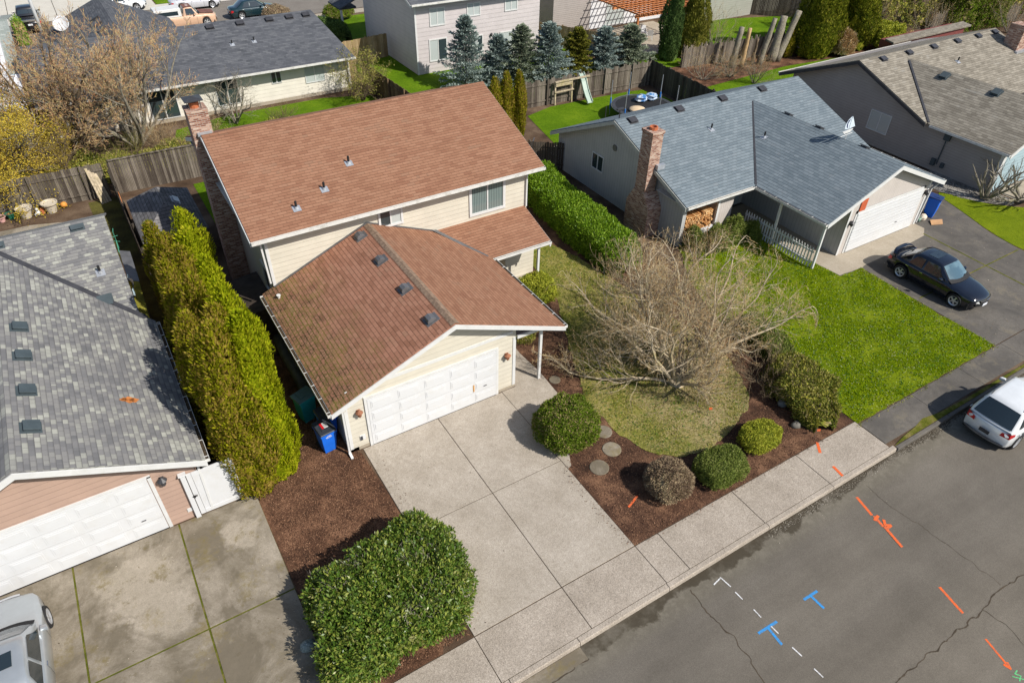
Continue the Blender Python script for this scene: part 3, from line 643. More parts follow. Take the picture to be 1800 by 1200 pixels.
def gutter_y(par, y0, y1, x, z, side=-1, w=.11, h=.11, straps=True):
    b = MB(); s = side
    b.box(x, x + s*.012, y0, y1, z - h, z); b.box(x + s*w, x + s*(w+.012), y0, y1, z - h, z + .004); b.box(x + s*.012, x + s*w, y0, y1, z - h, z - h + .012)
    b.box(x - .001, x + s*(w+.013), y0 - .006, y0, z - h - .002, z + .005); b.box(x - .001, x + s*(w+.013), y1, y1 + .006, z - h - .002, z + .005)
    b.box(x + s*.013, x + s*(w - .001), y0, y1, z - h + .013, z - .035, 1)
    k = y0 + .1
    while straps and k < y1: b.box(x - s*.06, x + s*(w+.01), k, k + .022, z + .006, z + .016); k += .72
    return b.build('gutter', [m['gutter'], m['gutter_in']], par)
def rake_board(b, p0, p1, h=.17, t=.035, mi=0):                # board hanging from the roof edge p0-p1
    p0 = Vector(p0); p1 = Vector(p1); d = p1 - p0; nrm = Vector((d.y, -d.x, 0)).normalized() * t
    dz = Vector((0, 0, -h)); vs = [p0, p1, p1 + dz, p0 + dz]; vs += [v + nrm for v in vs]
    b.add(vs, [(0,1,2,3), (7,6,5,4), (0,4,5,1), (1,5,6,2), (2,6,7,3), (3,7,4,0)], mi)
def downspout(par, pts, mat='white', r=.04):
    b = MB()
    for a, c in zip(pts[:-1], pts[1:]): b.bar(a, c, .085, .065)
    return b.build('downspout', m[mat], par)
def wall_lantern(par, face, p, u, v, mat='dark_metal', s=1):
    b = MB(); c = fpt(face, p, u, v, .12); o = fpt(face, p, u, v, 0)
    fbox(b, face, p, u - .06*s, u + .06*s, v - .12*s, v + .1*s, 0, .03)
    b.bar(fpt(face, p, u, v + .02, .02), fpt(face, p, u, v + .1*s, .13), .025, .025)
    b.lathe([(.02, -.16*s), (.065*s, -.10*s), (.09*s, .05*s), (.13*s, .055*s), (.03, .15*s), (.01, .19*s)], c, 8)
    return b.build('wall_lantern', m[mat], par)
def chimney_pot_cap(par): ...
def corner_boards(b, x, y, z0, z1, sx, sy, w=.1):             # white trim wrapping an outside corner
    b.box(x, x - sx*w, y + sy*.022, y, z0, z1); b.box(x + sx*.022, x, y + sy*.022, y - sy*w, z0, z1)

# ------------------------------------------------------------------ the red roofed house
H = thing('house', 'cream two-storey house with reddish brown roofs and a white double garage door', 'house', (3.2, 8, 0))
b = MB(); gable_x(b, -.8, 10.55, 6.95, 11.8, 16.65, 4.95, 6.72, 4.95)
gable_y(b, 0, 6.96, -.78, 3.15, 5.72, 2.50, 4.12, 2.98)
b.v = [(x, y, z) for x, y, z in b.v]
walls = b.build('wall', m['cream_siding'], H)
b = MB(); b.box(-.80, 5.74, -.012, .5, -.1, .14); b.box(-.81, -.5, -.012, 6.8, -.1, .14); b.box(-.81, 10.56, 6.9, 12, -.1, .12)
b.build('foundation', m['concrete_tan'], H)
# roofs
SL = (4.28 - 2.45) / 4.43
b = MB(); roof_x(b, -1.30, 11.15, 6.55, 11.8, 17.05, 5.0, 6.96, 5.0)
rf = b.build('roof', m['red_roof'], H)
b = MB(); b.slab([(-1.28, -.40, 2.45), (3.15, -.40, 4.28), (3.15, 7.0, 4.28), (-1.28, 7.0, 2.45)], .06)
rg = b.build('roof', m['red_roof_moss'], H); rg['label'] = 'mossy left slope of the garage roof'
b = MB(); b.slab([(3.15, -.40, 4.28), (7.57, -.40, 2.45), (7.57, 5.0, 2.45), (7.45, 5.0, 2.50), (5.8, 7.0, 3.185), (3.15, 7.0, 4.28)], .06)
b.build('roof', m['red_roof'], H)
b = MB(); b.slab([(5.2, 7.0, 3.12), (5.2, 4.82, 2.45), (10.45, 4.82, 2.45), (10.45, 7.0, 3.12)], .06)
b.build('roof', m['red_roof'], H)
b = MB()                                                       # weathered ridge caps
for i in range(34):
    y0 = -.40 + i * .217; b.add([(3.15-.15, y0, 4.28-.15*SL+.014), (3.15, y0, 4.30), (3.15, y0+.25, 4.294), (3.15-.15, y0+.25, 4.28-.15*SL+.008)], [(0, 1, 2, 3)]); b.add([(3.15, y0, 4.30), (3.15+.15, y0, 4.28-.15*SL+.014), (3.15+.15, y0+.25, 4.28-.15*SL+.008), (3.15, y0+.25, 4.294)], [(0, 1, 2, 3)])
b.build('ridge_cap', plain('weathered_ridge_cap', (.21, .145, .10), .9, var=.4, scale=8), rg)
b = MB()
for i in range(42):
    x0 = -1.30 + i * .296; b.add([(x0, 11.8-.14, 6.96-.14*.373+.014), (x0+.33, 11.8-.14, 6.96-.14*.373+.008), (x0+.33, 11.8, 6.974), (x0, 11.8, 6.98)], [(0, 1, 2, 3)]); b.add([(x0, 11.8+.14, 6.96-.14*.373+.014), (x0+.33, 11.8+.14, 6.96-.14*.373+.008), (x0+.33, 11.8, 6.974), (x0, 11.8, 6.98)], [(3, 2, 1, 0)])
b.build('ridge_cap', m['red_roof'], rf)
b = MB(); b.bar((6.0, 6.95, 3.15), (7.42, 4.93, 2.50), .16, .02); b.build('valley_flashing', m['grey_metal'], rg)
b = MB(); b.bar((-.8, 6.93, 2.68), (3.15, 6.93, 4.32), .05, .05, (0, 1, 0)); b.bar((3.15, 6.93, 4.32), (6.0, 6.93, 3.13), .05, .05, (0, 1, 0)); b.build('step_flashing', m['grey_metal'], rg)
# fascia, rake boards and soffits
b = MB()
rake_board(b, (-1.30, -.405, 2.40), (3.15, -.405, 4.225), .17); rake_board(b, (3.15, -.405, 4.225), (7.60, -.405, 2.40), .17)
rake_board(b, (-1.305, 11.8, 6.91), (-1.305, 6.55, 4.95), .18); rake_board(b, (-1.305, 17.05, 4.95), (-1.305, 11.8, 6.91), .18)
rake_board(b, (11.155, 6.55, 4.95), (11.155, 11.8, 6.91), .18)
rake_board(b, (10.455, 4.82, 2.40), (10.455, 6.95, 3.05), .14)
b.box(-1.28, 11.13, 6.56, 6.60, 4.79, 4.94); b.box(7.42, 10.44, 4.83, 4.87, 2.24, 2.38)
b.box(-1.27, -1.23, -.38, 6.9, 2.25, 2.37); b.box(7.50, 7.54, -.38, 4.9, 2.25, 2.37)
b.box(5.74, 6.80, -.10, -.02, 2.36, 2.50); b.box(5.74, 10.40, 4.90, 4.98, 2.28, 2.40)
b.build('fascia', m['white'], H)
b = MB(); b.box(-1.22, 11.1, 6.605, 6.94, 4.80, 4.83); b.box(-1.22, -.82, 6.6, 17, 4.86, 4.88)
b.box(-1.225, -.80, -.36, 6.9, 2.27, 2.29); b.box(5.73, 7.49, .02, 6.9, 2.42, 2.44); b.box(7.2, 10.4, 5.0, 6.94, 2.44, 2.46)
b.build('soffit', m['soffit'], H)
gutter_x(H, -1.30, 11.15, 6.555, 4.965); gutter_x(H, 7.60, 10.45, 4.825, 2.425)
gutter_y(H, -.40, 6.9, -1.285, 2.425); gutter_y(H, -.40, 4.85, 7.575, 2.425, 1)
# trim: every board its own part
for nm_, bx_ in (('corner_board', (-.80, -.68, -.024, -.001, .14, 2.42)), ('corner_board', (5.60, 5.72, -.024, -.001, .14, 2.42)), ('band_board', (-.66, 5.58, -.030, -.001, 2.62, 2.74)),
                 ('corner_board', (-.815, -.801, 6.93, 7.06, 2.7, 4.78)), ('corner_board', (-.80, -.70, 6.925, 6.949, 2.72, 4.78)), ('corner_board', (10.45, 10.56, 6.925, 6.949, 3.1, 4.78)),
                 ('door_jamb', (-.10, -.005, -.05, -.001, .0, 2.15)), ('door_jamb', (4.885, 4.98, -.05, -.001, .0, 2.15)), ('door_head', (-.10, 4.98, -.05, -.001, 2.151, 2.24))):
    b = MB(); b.box(*bx_); b.build(nm_, m['white'], H)
b = MB(); b.box(0, 4.88, -.02, -.0015, .0, 2.149); b.build('door_reveal', m['black'], H)
gd = garage_door(H, -.025, .0, 4.88, 2.13, 4, 5)
b = MB(); b.box(3.92, 3.96, -.0795, -.0765, .62, .95); b.build('rust_stain', plain('rust_stain', (.62, .30, .06), .8, var=.5, scale=12), gd)
wl1 = wall_lantern(H, '-y', 0, -.33, 1.72, 'rust_lantern', 1.0); wall_lantern(H, '-y', 0, 5.32, 1.72, 'rust_lantern', 1.0)
b = MB(); b.box(-.42, -.22, -.03, -.001, .42, .62); b.box(-.40, -.33, -.06, -.031, .44, .60, 1); b.build('outlet_box', [m['white'], m['dark_metal']], H)
downspout(H, [(-1.30, -.33, 2.30), (-1.30, -.33, 2.22), (-.87, -.10, 2.10), (-.87, -.07, .12), (-.87, -.32, .05)])
downspout(H, [(-1.28, 6.5, 4.85), (-.95, 6.86, 4.62), (-.90, 6.88, 2.9)]); downspout(H, [(-.72, 6.90, 4.85), (-.72, 6.90, 4.66)])
downspout(H, [(10.40, 4.76, 2.32), (10.40, 4.76, 2.2)]); downspout(H, [(10.50, 6.9, 4.8), (10.50, 6.9, 3.1)])
b = MB(); b.box(6.70, 6.80, -.13, -.03, .022, 2.36); b.build('porch_post', m['white'], H)
b = MB(); b.box(9.90, 10.0, 4.90, 4.99, .022, 2.28); b.build('porch_post', m['white'], H)
window(H, '-y', 6.95, 3.72, 4.58, 3.98, 4.72, 1, dbl=('glass', 'glass_blind'))
window(H, '-y', 6.95, 7.80, 9.32, 3.42, 4.72, 1, 'glass_net', .12)
window(H, '-y', 6.95, 7.9, 9.0, 1.1, 2.1, 1, 'glass')
window(H, '-x', -.80, 7.55, 8.35, 1.9, 3.0, 0, 'glass'); window(H, '-x', -.80, 9.3, 10.3, 3.6, 4.5, 1, 'glass')
# bay at the end of the porch wall
b = MB(); b.box(9.05, 10.55, 6.2, 6.94, 0, 2.42); b.build('wall', m['cream_siding'], H)
# vents
nm = Vector((0, -.35, 1)); zm = lambda y: 5.0 + (y - 6.55) * .3733
for x, y in ((3.42, 8.95), (2.02, 8.0), (.72, 7.45)): pipe_vent(H, (x, y, zm(y)), nm)
nl = Vector((-SL, 0, 1)); zl = lambda x: 2.45 + (x + 1.28) * SL
for y in (6.45, 4.5, 2.4, .40): vent_box(H, (2.66, y, zl(2.66)), nl, (.30, .32, .17), 'grey_metal', True)
b = MB(); b.tube((-.85, 6.2, 2.55), (-.85, 6.2, 2.72), .05, .05); b.tube((-.85, 6.2, 2.72), (-.85, 6.2, 2.76), .08, .08); b.build('vent_pipe', m['white'], H)
# brick chimney on the left end wall
b = MB(); b.box(-1.56, -.805, 12.0, 12.75, 0, 7.75); b.box(-1.58, -.785, 11.98, 12.77, 7.751, 7.86)
ch = b.build('chimney', m['brick'], H)
b = MB(); b.lathe([(.19, 0), (.19, .22), (.15, .22)], (-1.2, 12.38, 7.86), 12); b.build('flue', m['clay'], ch)
b = MB()
for x in (-1.40, -.98):
    for y in (12.18, 12.58): b.bar((x, y, 7.86), (x, y, 8.16), .03, .03)
b.box(-1.54, -.86, 12.04, 12.72, 8.16, 8.19); b.add([(-1.54,12.04,8.191),(-.86,12.04,8.191),(-.86,12.72,8.191),(-1.54,12.72,8.191),(-1.2,12.38,8.29)],[(0,1,4),(1,2,4),(2,3,4),(3,0,4)])
b.build('chimney_cap', m['dark_metal'], ch)
b = MB(); b.box(-1.40, -.86, 11.86, 11.99, 6.90, 7.02); b.build('chimney_flashing', m['galv'], ch)

# ------------------------------------------------------------------ grey roofed neighbour on the left
LH = thing('house', 'dusty pink house with a mottled light grey shingle roof and white garage door', 'house', (-9, 6, 0))
b = MB(); gable_y(b, 0, 8, -13, -9.2, -5.42, 2.46, 4.25, 2.46); gable_x(b, -20, -5.9, 7.3, 11.9, 16.2, 2.45, 4.45, 2.45)
b.build('wall', m['pink_siding'], LH)
b = MB(); b.slab([(-13.35, -.36, 2.5), (-9.2, -.36, 4.45), (-9.2, 11.4, 4.45), (-13.35, 11.4, 2.5)], .06); b.slab([(-9.2, -.36, 4.45), (-5.05, -.36, 2.5), (-5.05, 7.22, 2.5), (-9.2, 11.45, 4.45)], .06); rr = b.build('roof', m['grey_roof'], LH)
b = MB(); roof_x(b, -22, -5.45, 7.2, 11.9, 16.6, 2.48, 4.62, 2.48); b.build('roof', m['grey_roof'], LH)
b = MB(); b.bar((-9.35, 11.6, 4.53), (-5.3, 7.38, 2.63), .20, .05); b.build('valley_flashing', m['dark_metal'], rr)
b = MB()
rake_board(b, (-13.35, -.365, 2.45), (-9.2, -.365, 4.40), .2); rake_board(b, (-9.2, -.365, 4.40), (-5.03, -.365, 2.45), .2)

b.box(-5.12, -5.07, -.34, 7.1, 2.30, 2.43)
b.box(-6.64, -6.54, -.03, -.001, 0, 2.32); b.box(-11.9, -6.54, -.03, -.001, 2.27, 2.36)
b.build('fascia', m['white'], LH)
gutter_y(LH, -.36, 7.1, -5.055, 2.49, 1, straps=True)
garage_door(LH, -.002, -11.6, -6.66, 2.25, 4, 5)
wall_lantern(LH, '-y', 0, -6.30, 2.02, 'dark_metal', 1.1)
b = MB(); b.box(-6.02, -5.88, -.03, -.001, .32, .46); b.build('outlet_box', m['white'], LH)
nv = Vector((.47, 0, 1)); zv = lambda x: 2.5 + (-5.05 - x) * .47
for y in (1.35, 3.0, 4.75, 6.35): vent_box(LH, (-8.72, y, zv(-8.72)), nv, (.34, .34, .12))
nf = Vector((0, -.455, 1)); zf = lambda y: 2.48 + (y - 7.2) * .455
vent_box(LH, (-6.35, 8.45, zf(8.45)), nf, (.4, .4, .13))
for x in (-6.45, -9.05): vent_box(LH, (x, 11.62, zf(11.62)), nf, (.36, .16, .10))
pipe_vent(LH, (-6.2, 9.6, zf(9.6)), nf)
downspout(LH, [(-5.0, -.2, 2.38), (-5.30, -.05, 2.2), (-5.36, -.05, .1)])
b = MB()
for (x, y, s) in ((-6.45, 2.52, .17), (-6.32, 2.50, .12), (-6.56, 2.55, .1)):
    pts = [(x + math.cos(t) * s * (1 + .3 * math.sin(3*t+x*9)), y + math.sin(t) * s * .8 * (1 + .25 * math.cos(4*t)), 0) for t in [k * math.pi / 8 for k in range(16)]]
    b.poly([(px, py, zv(px) + .012) for px, py, _ in pts])
b.build('rust_patch', plain('orange_rust_patch', (.42, .15, .04), .9, var=.4, scale=9), rr)
# lean-to roof down the side of the house
t = thing('side_lean_to', 'narrow lean-to roof half grey half mossy beside the grey roofed house', 'lean-to', (-5.3, 11, 0))
b = MB(); b.slab([(-5.50, 11.3, 1.98), (-5.12, 11.3, 1.82), (-5.08, 13.9, 1.82), (-5.46, 13.9, 1.98)], .05); b.build('roof_sheet', m['grey_metal'], t)
b = MB(); b.slab([(-5.52, 8.0, 2.0), (-5.22, 8.0, 1.86), (-5.14, 11.28, 1.83), (-5.50, 11.28, 1.98)], .05); s_ = b.build('roof_sheet', soilm('thick_yellow_moss', (.10, .09, .02), (.24, .22, .03), (.34, .32, .06), 5), t); s_['label'] = 'moss covered half of the lean-to roof'
b = MB()
for y in (8.1, 11.2, 13.7): b.box(-5.26, -5.18, y, y + .08, 0, 1.80)
b.build('post', m['wood_dark'], t)
b = MB(); N = 9
pts = [[(-5.40 - .03*i*math.sin(j), 9.9 + j * .2 - i*.05, 2.02 + .16 * math.sin(i * 1.3) * math.sin(j * .9) + .05*i) for j in range(N)] for i in range(4)]
for i in range(3):
    for j in range(N - 1): b.poly([pts[i][j], pts[i+1][j], pts[i+1][j+1], pts[i][j+1]])
tag(b.build('tarpaulin', plain('pale_blue_plastic', (.42, .55, .62), .4, var=.2), smooth=True), 'crumpled pale blue plastic sheet caught on the mossy lean-to roof', 'tarpaulin')
b = MB(); b.box(-5.06, -4.30, 5.35, 6.25, 0, .08); q = thing('air_conditioner', 'green-grey air conditioning unit between the grey roofed house and the cedars', 'air conditioner', (-4.66, 5.8, 0))
b.build('pad', m['concrete_tan'], q)
b = MB(); b.box(-5.02, -4.34, 5.40, 6.20, .09, .82); b.build('casing', plain('grey_green_casing', (.12, .17, .16), .5), q, bevel=.03)
b = MB(); b.lathe([(.26, 0), (.28, .02), (.1, .05), (.03, .05)], (-4.68, 5.8, .82), 16); b.build('fan_grille', m['dark_metal'], q)

# ------------------------------------------------------------------ blue-grey roofed neighbour on the right
RH = thing('house', 'pale grey single-storey house with blue-grey roof and tapered brick chimney', 'house', (24, 6, 0))
b = MB(); gable_x(b, 18.05, 30.5, 6.2, 9.75, 14.9, 3.1, 4.50, 2.20); gable_x(b, 17.86, 18.08, 4.45, 9.75, 14.88, 2.52, 4.52, 2.18); gable_y(b, 0, 7, 24.05, 26.4, 30.25, 3.16, 4.18, 2.50)
rw = b.build('wall', m['grey_board'], RH)
b = MB(); gable_y(b, -.022, -.004, 24.06, 26.4, 30.24, 3.05, 4.05, 2.36); b.v = [(x, y, max(z, 2.32)) for x, y, z in b.v]; b.box(24.06, 24.52, -.022, -.004, 0, 2.31); b.box(29.86, 30.24, -.022, -.004, 0, 2.31)
b.build('wall_panel', m['beige_board'], RH)
b = MB(); roof_x(b, 17.5, 30.85, 4.0, 9.75, 15.2, 2.5, 4.66, 2.12); ra = b.build('roof', m['blue_roof'], RH)
b = MB(); b.slab([(22.0, -.36, 2.5), (26.4, -.36, 4.34), (26.4, 9.0, 4.34), (22.0, 4.02, 2.5)], .06); b.slab([(26.4, -.36, 4.34), (30.8, -.36, 2.5), (30.8, 4.02, 2.5), (26.4, 9.0, 4.34)], .06); b.build('roof', m['blue_roof'], RH)
b = MB(); b.bar((22.02, 4.0, 2.53), (26.3, 8.85, 4.32), .10, .02); b.build('valley_flashing', m['dark_metal'], ra)
b = MB()
rake_board(b, (22.0, -.365, 2.45), (26.4, -.365, 4.29), .2); rake_board(b, (26.4, -.365, 4.29), (30.82, -.365, 2.45), .2)
b.box(17.52, 21.9, 4.01, 4.05, 2.26, 2.43); b.box(22.02, 22.06, -.33, 3.98, 2.27, 2.43); b.box(30.72, 30.77, -.33, 4, 2.27, 2.43)
b.box(24.5, 24.62, -.05, -.0225, 0, 2.30); b.box(29.74, 29.86, -.05, -.0225, 0, 2.30); b.box(24.5, 29.86, -.05, -.0225, 2.16, 2.30)
b.box(24.03, 24.16, -.045, -.0225, 0, 3.1); b.box(30.12, 30.27, -.045, -.0225, 0, 2.5)
b.build('fascia', m['white'], RH)
b = MB()
rake_board(b, (17.49, 9.75, 4.61), (17.49, 4.0, 2.45), .19); rake_board(b, (17.49, 15.2, 2.07), (17.49, 9.75, 4.61), .19)
f_ = b.build('rake_board', plain('grey_rake_board', (.40, .41, .38), .6, var=.15), RH)
b = MB(); b.box(17.55, 24.0, 4.1, 6.18, 2.40, 2.42); b.box(22.1, 24.0, .0, 4.1, 2.385, 2.395); b.build('soffit', m['soffit'], RH)
gutter_x(RH, 17.55, 21.85, 4.005, 2.475); gutter_y(RH, -.36, 3.9, 21.995, 2.475); gutter_y(RH, -.36, 4, 30.81, 2.475, 1)
garage_door(RH, -.04, 24.63, 29.73, 2.15, 4, 5, emb=False)
wall_lantern(RH, '-y', -.022, 24.28, 1.75, 'dark_metal', 1); wall_lantern(RH, '-y', -.022, 30.02, 1.9, 'dark_metal', 1)
b = MB(); b.box(24.62, 25.06, -.07, -.053, 2.26, 2.86); b.build('house_number_plaque', plain('rust_red_plaque', (.46, .10, .04), .6), RH)
downspout(RH, [(30.86, -.2, 2.38), (30.45, -.05, 2.0), (30.32, -.05, .1)], 'white')
for x, y in ((22.12, -.26), (22.12, 2.3)):
    b = MB(); b.box(x - .05, x + .05, y, y + .1, .02, 2.36); b.build('porch_post', m['white'], RH)
b = MB(); b.box(20.15, 20.27, 4.42, 4.54, .0, 2.4); b.build('porch_post', m['white'], RH)
b = MB(); b.box(20.3, 21.35, 4.55, 6.3, -.05, 2.41); b.build('wall', m['beige_board'], RH)
b = MB(); b.box(18.12, 20.1, 4.46, 4.56, 0, .62); b.build('low_wall', m['white_siding'], RH)
b = MB(); b.box(22.75, 23.65, 6.13, 6.19, .1, 2.15); d_ = b.build('front_door', plain('grey_screen_door', (.33, .37, .38), .5), RH)
b = MB(); b.box(22.9, 23.5, 6.11, 6.128, 1.1, 1.95); b.build('pane', m['glass'], d_)
b = MB(); b.box(21.7, 22.7, 6.14, 6.19, .1, 2.2); b.build('dark_panel', plain('dark_green_panel', (.02, .045, .04), .6), RH)  # flat dark green panel left of the front door
window(RH, '-x', 17.86, 10.72, 11.62, 1.35, 2.15, 1, 'glass', .05)
b = MB(); b.cyl((17.84, 9.9, 3.05), (1, 0, 0), .17, .03, 20); b.build('gable_vent', m['grey_metal'], RH)
b = MB(); b.add([(17.0,5.95,0),(17.858,5.95,0),(17.858,7.6,0),(17.0,7.6,0),(17.0,5.95,1.5),(17.858,5.95,1.5),(17.858,7.6,1.5),(17.0,7.6,1.5),(17.02,6.42,2.2),(17.858,6.42,2.2),(17.858,7.2,2.2),(17.02,7.2,2.2)],
      [(0,4,7,3),(0,1,5,4),(3,7,6,2),(4,8,11,7),(4,5,9,8),(7,11,10,6)])

b.box(17.06, 17.72, 6.44, 7.18, 2.1, 5.12); b.box(17.02, 17.76, 6.40, 7.22, 5.121, 5.25)
ch = b.build('chimney', m['brick'], RH)
b = MB(); b.lathe([(.2, 0), (.2, .14), (.15, .14), (.15, .02)], (17.39, 6.81, 5.25), 12); b.build('flue', m['clay'], ch)
b = MB(); b.box(17.5, 17.95, 6.25, 6.43, 3.38, 3.62); b.build('chimney_flashing', m['galv'], ch)
nR = Vector((0, -.376, 1)); zR = lambda y: 2.5 + (y - 4.0) * .376
for x in (18.4, 21.5, 24.6, 27.6): vent_box(RH, (x, 9.45, zR(9.45)), nR, (.4, .3, .1), 'dark_metal')
pipe_vent(RH, (22.3, 7.75, zR(7.75)), nR)
nW = Vector((-.418, 0, 1)); zW = lambda x: 2.5 + (x - 22.0) * .418
pipe_vent(RH, (24.6, 6.2, zW(24.6)), nW)
for y in (6.6, 4.6, 1.9): vent_box(RH, (26.62, y, 2.5 + (30.8 - 26.62) * .418), (.418, 0, 1), (.34, .34, .1), 'dark_metal')
b = MB(); b.tube((17.9, 9.9, 4.6), (17.9, 9.9, 5.05), .03, .03, 8); b.box(17.7, 18.1, 9.85, 9.95, 5.05, 5.12); b.build('vent_pipe', m['dark_metal'], RH)
# firewood stack in the front recess
t = thing('firewood_stack', 'stack of split firewood under the front eave of the blue-grey roofed house', 'firewood', (19.1, 4.9, 0))
b = MB(); R2 = random.Random(3)
for r in range(12):
    for c in range(15):
        x = 18.22 + c * .118 + R2.uniform(-.02, .02) + (r % 2) * .05; z = .1 + r * .125 + R2.uniform(-.02, .02); rad = R2.uniform(.045, .066); k = R2.choice((4, 5, 6))
        if R2.random() > .1: b.tube((x, 4.50 - R2.uniform(0, .05), z), (x, 4.95, z), rad, rad, k)
b.build('log_pile', leafm('split_firewood', [(.15, (.22, .10, .04)), (.45, (.52, .25, .09)), (.75, (.66, .42, .2)), (.95, (.7, .58, .42))], 0, .85), t, uv=False)

# ------------------------------------------------------------------ taupe house at far right
RR = thing('house', 'taupe single-storey house with tan shingle roof at the right edge', 'house', (44, 5, 0))
b = MB(); gable_x(b, 36.95, 51, 5.0, 9.85, 14.6, 2.75, 4.50, 2.75); gable_y(b, 0, 5.0, 36.96, 40.4, 44.2, 2.46, 4.05, 2.46)
b.build('wall', m['taupe_siding'], RR)
b = MB(); roof_x(b, 36.5, 51.2, 4.55, 9.9, 15.4, 2.6, 4.66, 2.35); ra = b.build('roof', m['taupe_roof'], RR)
b = MB(); b.slab([(36.62, -.4, 2.56), (40.4, -.4, 4.40), (40.4, 9.25, 4.40), (36.62, 4.48, 2.56)], .06); b.slab([(40.4, -.4, 4.40), (44.6, -.4, 2.56), (44.6, 4.48, 2.56), (40.4, 9.25, 4.40)], .06); b.build('roof', m['taupe_roof'], RR)
b = MB(); b.bar((36.68, 4.5, 2.63), (40.25, 8.95, 4.36), .12, .025); b.build('valley_flashing', m['dark_metal'], ra)
b = MB(); rake_board(b, (36.49, 9.9, 4.61), (36.49, 4.55, 2.55), .2); rake_board(b, (36.49, 15.4, 2.30), (36.49, 9.9, 4.61), .2); b.build('rake_board', m['dark_metal'], RR)
b = MB(); rake_board(b, (36.62, -.405, 2.51), (40.4, -.405, 4.35), .22); rake_board(b, (40.4, -.405, 4.35), (44.6, -.405, 2.51), .22); b.box(36.94, 37.2, -.05, .15, 0, 2.5)
b.build('fascia', m['white'], RR)
gutter_y(RR, -.4, 4.3, 36.61, 2.54, -1, straps=False); gutter_x(RR, 36.5, 51.2, 15.405, 2.34, 1)
b = MB(); b.box(37.22, 43.9, -.02, -.002, 0, 2.45); b.build('wall_panel', m['blue_siding'], RR)
window(RR, '-x', 36.95, 6.9, 8.25, .95, 2.05, 1, 'glass', .05, 'white', dbl=('glass_blind', 'glass_blind'))
b = MB(); b.bar((36.90, 3.25, .5), (36.90, 3.25, 2.05), .05, .05); b.box(36.80, 36.949, 3.05, 3.42, 1.95, 2.4); b.box(36.80, 36.949, 3.35, 3.6, .35, .75); b.box(36.82, 36.949, 2.8, 3.0, .4, .68); b.build('electric_meter', m['slate_vent'], RR)
nQ = Vector((0, -.385, 1)); zQ = lambda y: 2.6 + (y - 4.55) * .385
for x in (38.4, 41.0, 43.6, 46.2, 48.6, 50.6): vent_box(RR, (x, 9.55, zQ(9.55)), nQ, (.42, .3, .12), 'dark_metal')
for y in (6.3, 3.1): vent_box(RR, (39.95, y, 2.56 + (39.95 - 36.62) * .487), (-.487, 0, 1), (.4, .4, .16), 'slate_vent')
pipe_vent(RR, (44.2, 8.0, zQ(8.0)), nQ); pipe_vent(RR, (41.6, 7.0, zQ(7.0)), nQ)
b = MB(); b.box(50.3, 51.3, 7.6, 8.6, 1.5, 5.4); ch = b.build('chimney', m['brick'], RR)
b = MB(); b.box(50.15, 51.35, 7.4, 7.59, 3.65, 3.85); b.build('chimney_flashing', m['galv'], ch)

# ------------------------------------------------------------------ ivory house behind
CH = thing('house', 'ivory single-storey house with a dark grey roof behind the bare trees', 'house', (3, 37, 0))
b = MB(); gable_x(b, -6.8, 12.1, 32.6, 36.9, 41.2, 2.5, 4.2, 2.5); b.v = [(x - (1.5 if (x > 12 and 36 < y < 37.5) else 0), y, z) for x, y, z in b.v]; gable_y(b, 38, 47.5, -5.6, -1.8, 2.0, 2.3, 4.2, 2.3)
b.build('wall', m['ivory_siding'], CH)
b = MB(); b.box(-6.82, 12.12, 32.58, 41.22, -.1, .22); b.build('foundation', m['concrete_tan'], CH)
b = MB(); roof_x(b, -7.2, 12.35, 31.9, 36.9, 41.9, 2.45, 4.5, 2.45); b.v = [(x - (1.1 if (x > 12 and 36 < y < 37.5) else 0), y, z) for x, y, z in b.v]
ra = b.build('roof', m['dark_roof'], CH)
b = MB(); roof_y(b, 37.5, 48.0, -6.0, -1.3, 3.2, 2.4, 4.42, 2.4); b.build('roof', m['dark_roof'], CH)
b = MB(); b.box(-7.2, 12.3, 31.86, 31.895, 2.26, 2.42); b.build('fascia', m['white'], CH)
gutter_x(CH, -7.2, 12.35, 31.855, 2.44)
for a, c, z0 in ((8.9, 10.2, 1.0), (6.6, 7.2, 1.35), (-1.2, .4, .3), (2.9, 4.3, .5)): window(CH, '-y', 32.6, a, c, z0, 2.1, 1, 'glass_blind' if a > 8 else 'glass', .04)
nC = Vector((0, -.41, 1)); zC = lambda y: 2.45 + (y - 31.9) * .41
for x in (4.1, 6.1, 8.1, 9.5, 10.7): vent_box(CH, (x, 36.4, zC(36.4)), nC, (.45, .3, .15), 'dark_metal')
for y in (38.3, 39.9, 41.5, 43.1): vent_box(CH, (-2.1, y, 2.4 + (-2.1 + 6.0) * .43), (-.43, 0, 1), (.32, .45, .15), 'dark_metal')
for x in (4.95, 6.4): pipe_vent(CH, (x, 34.6, zC(34.6)), nC)
downspout(CH, [(12.1, 31.8, 2.35), (11.95, 32.5, 2.1), (11.95, 32.52, .2)])

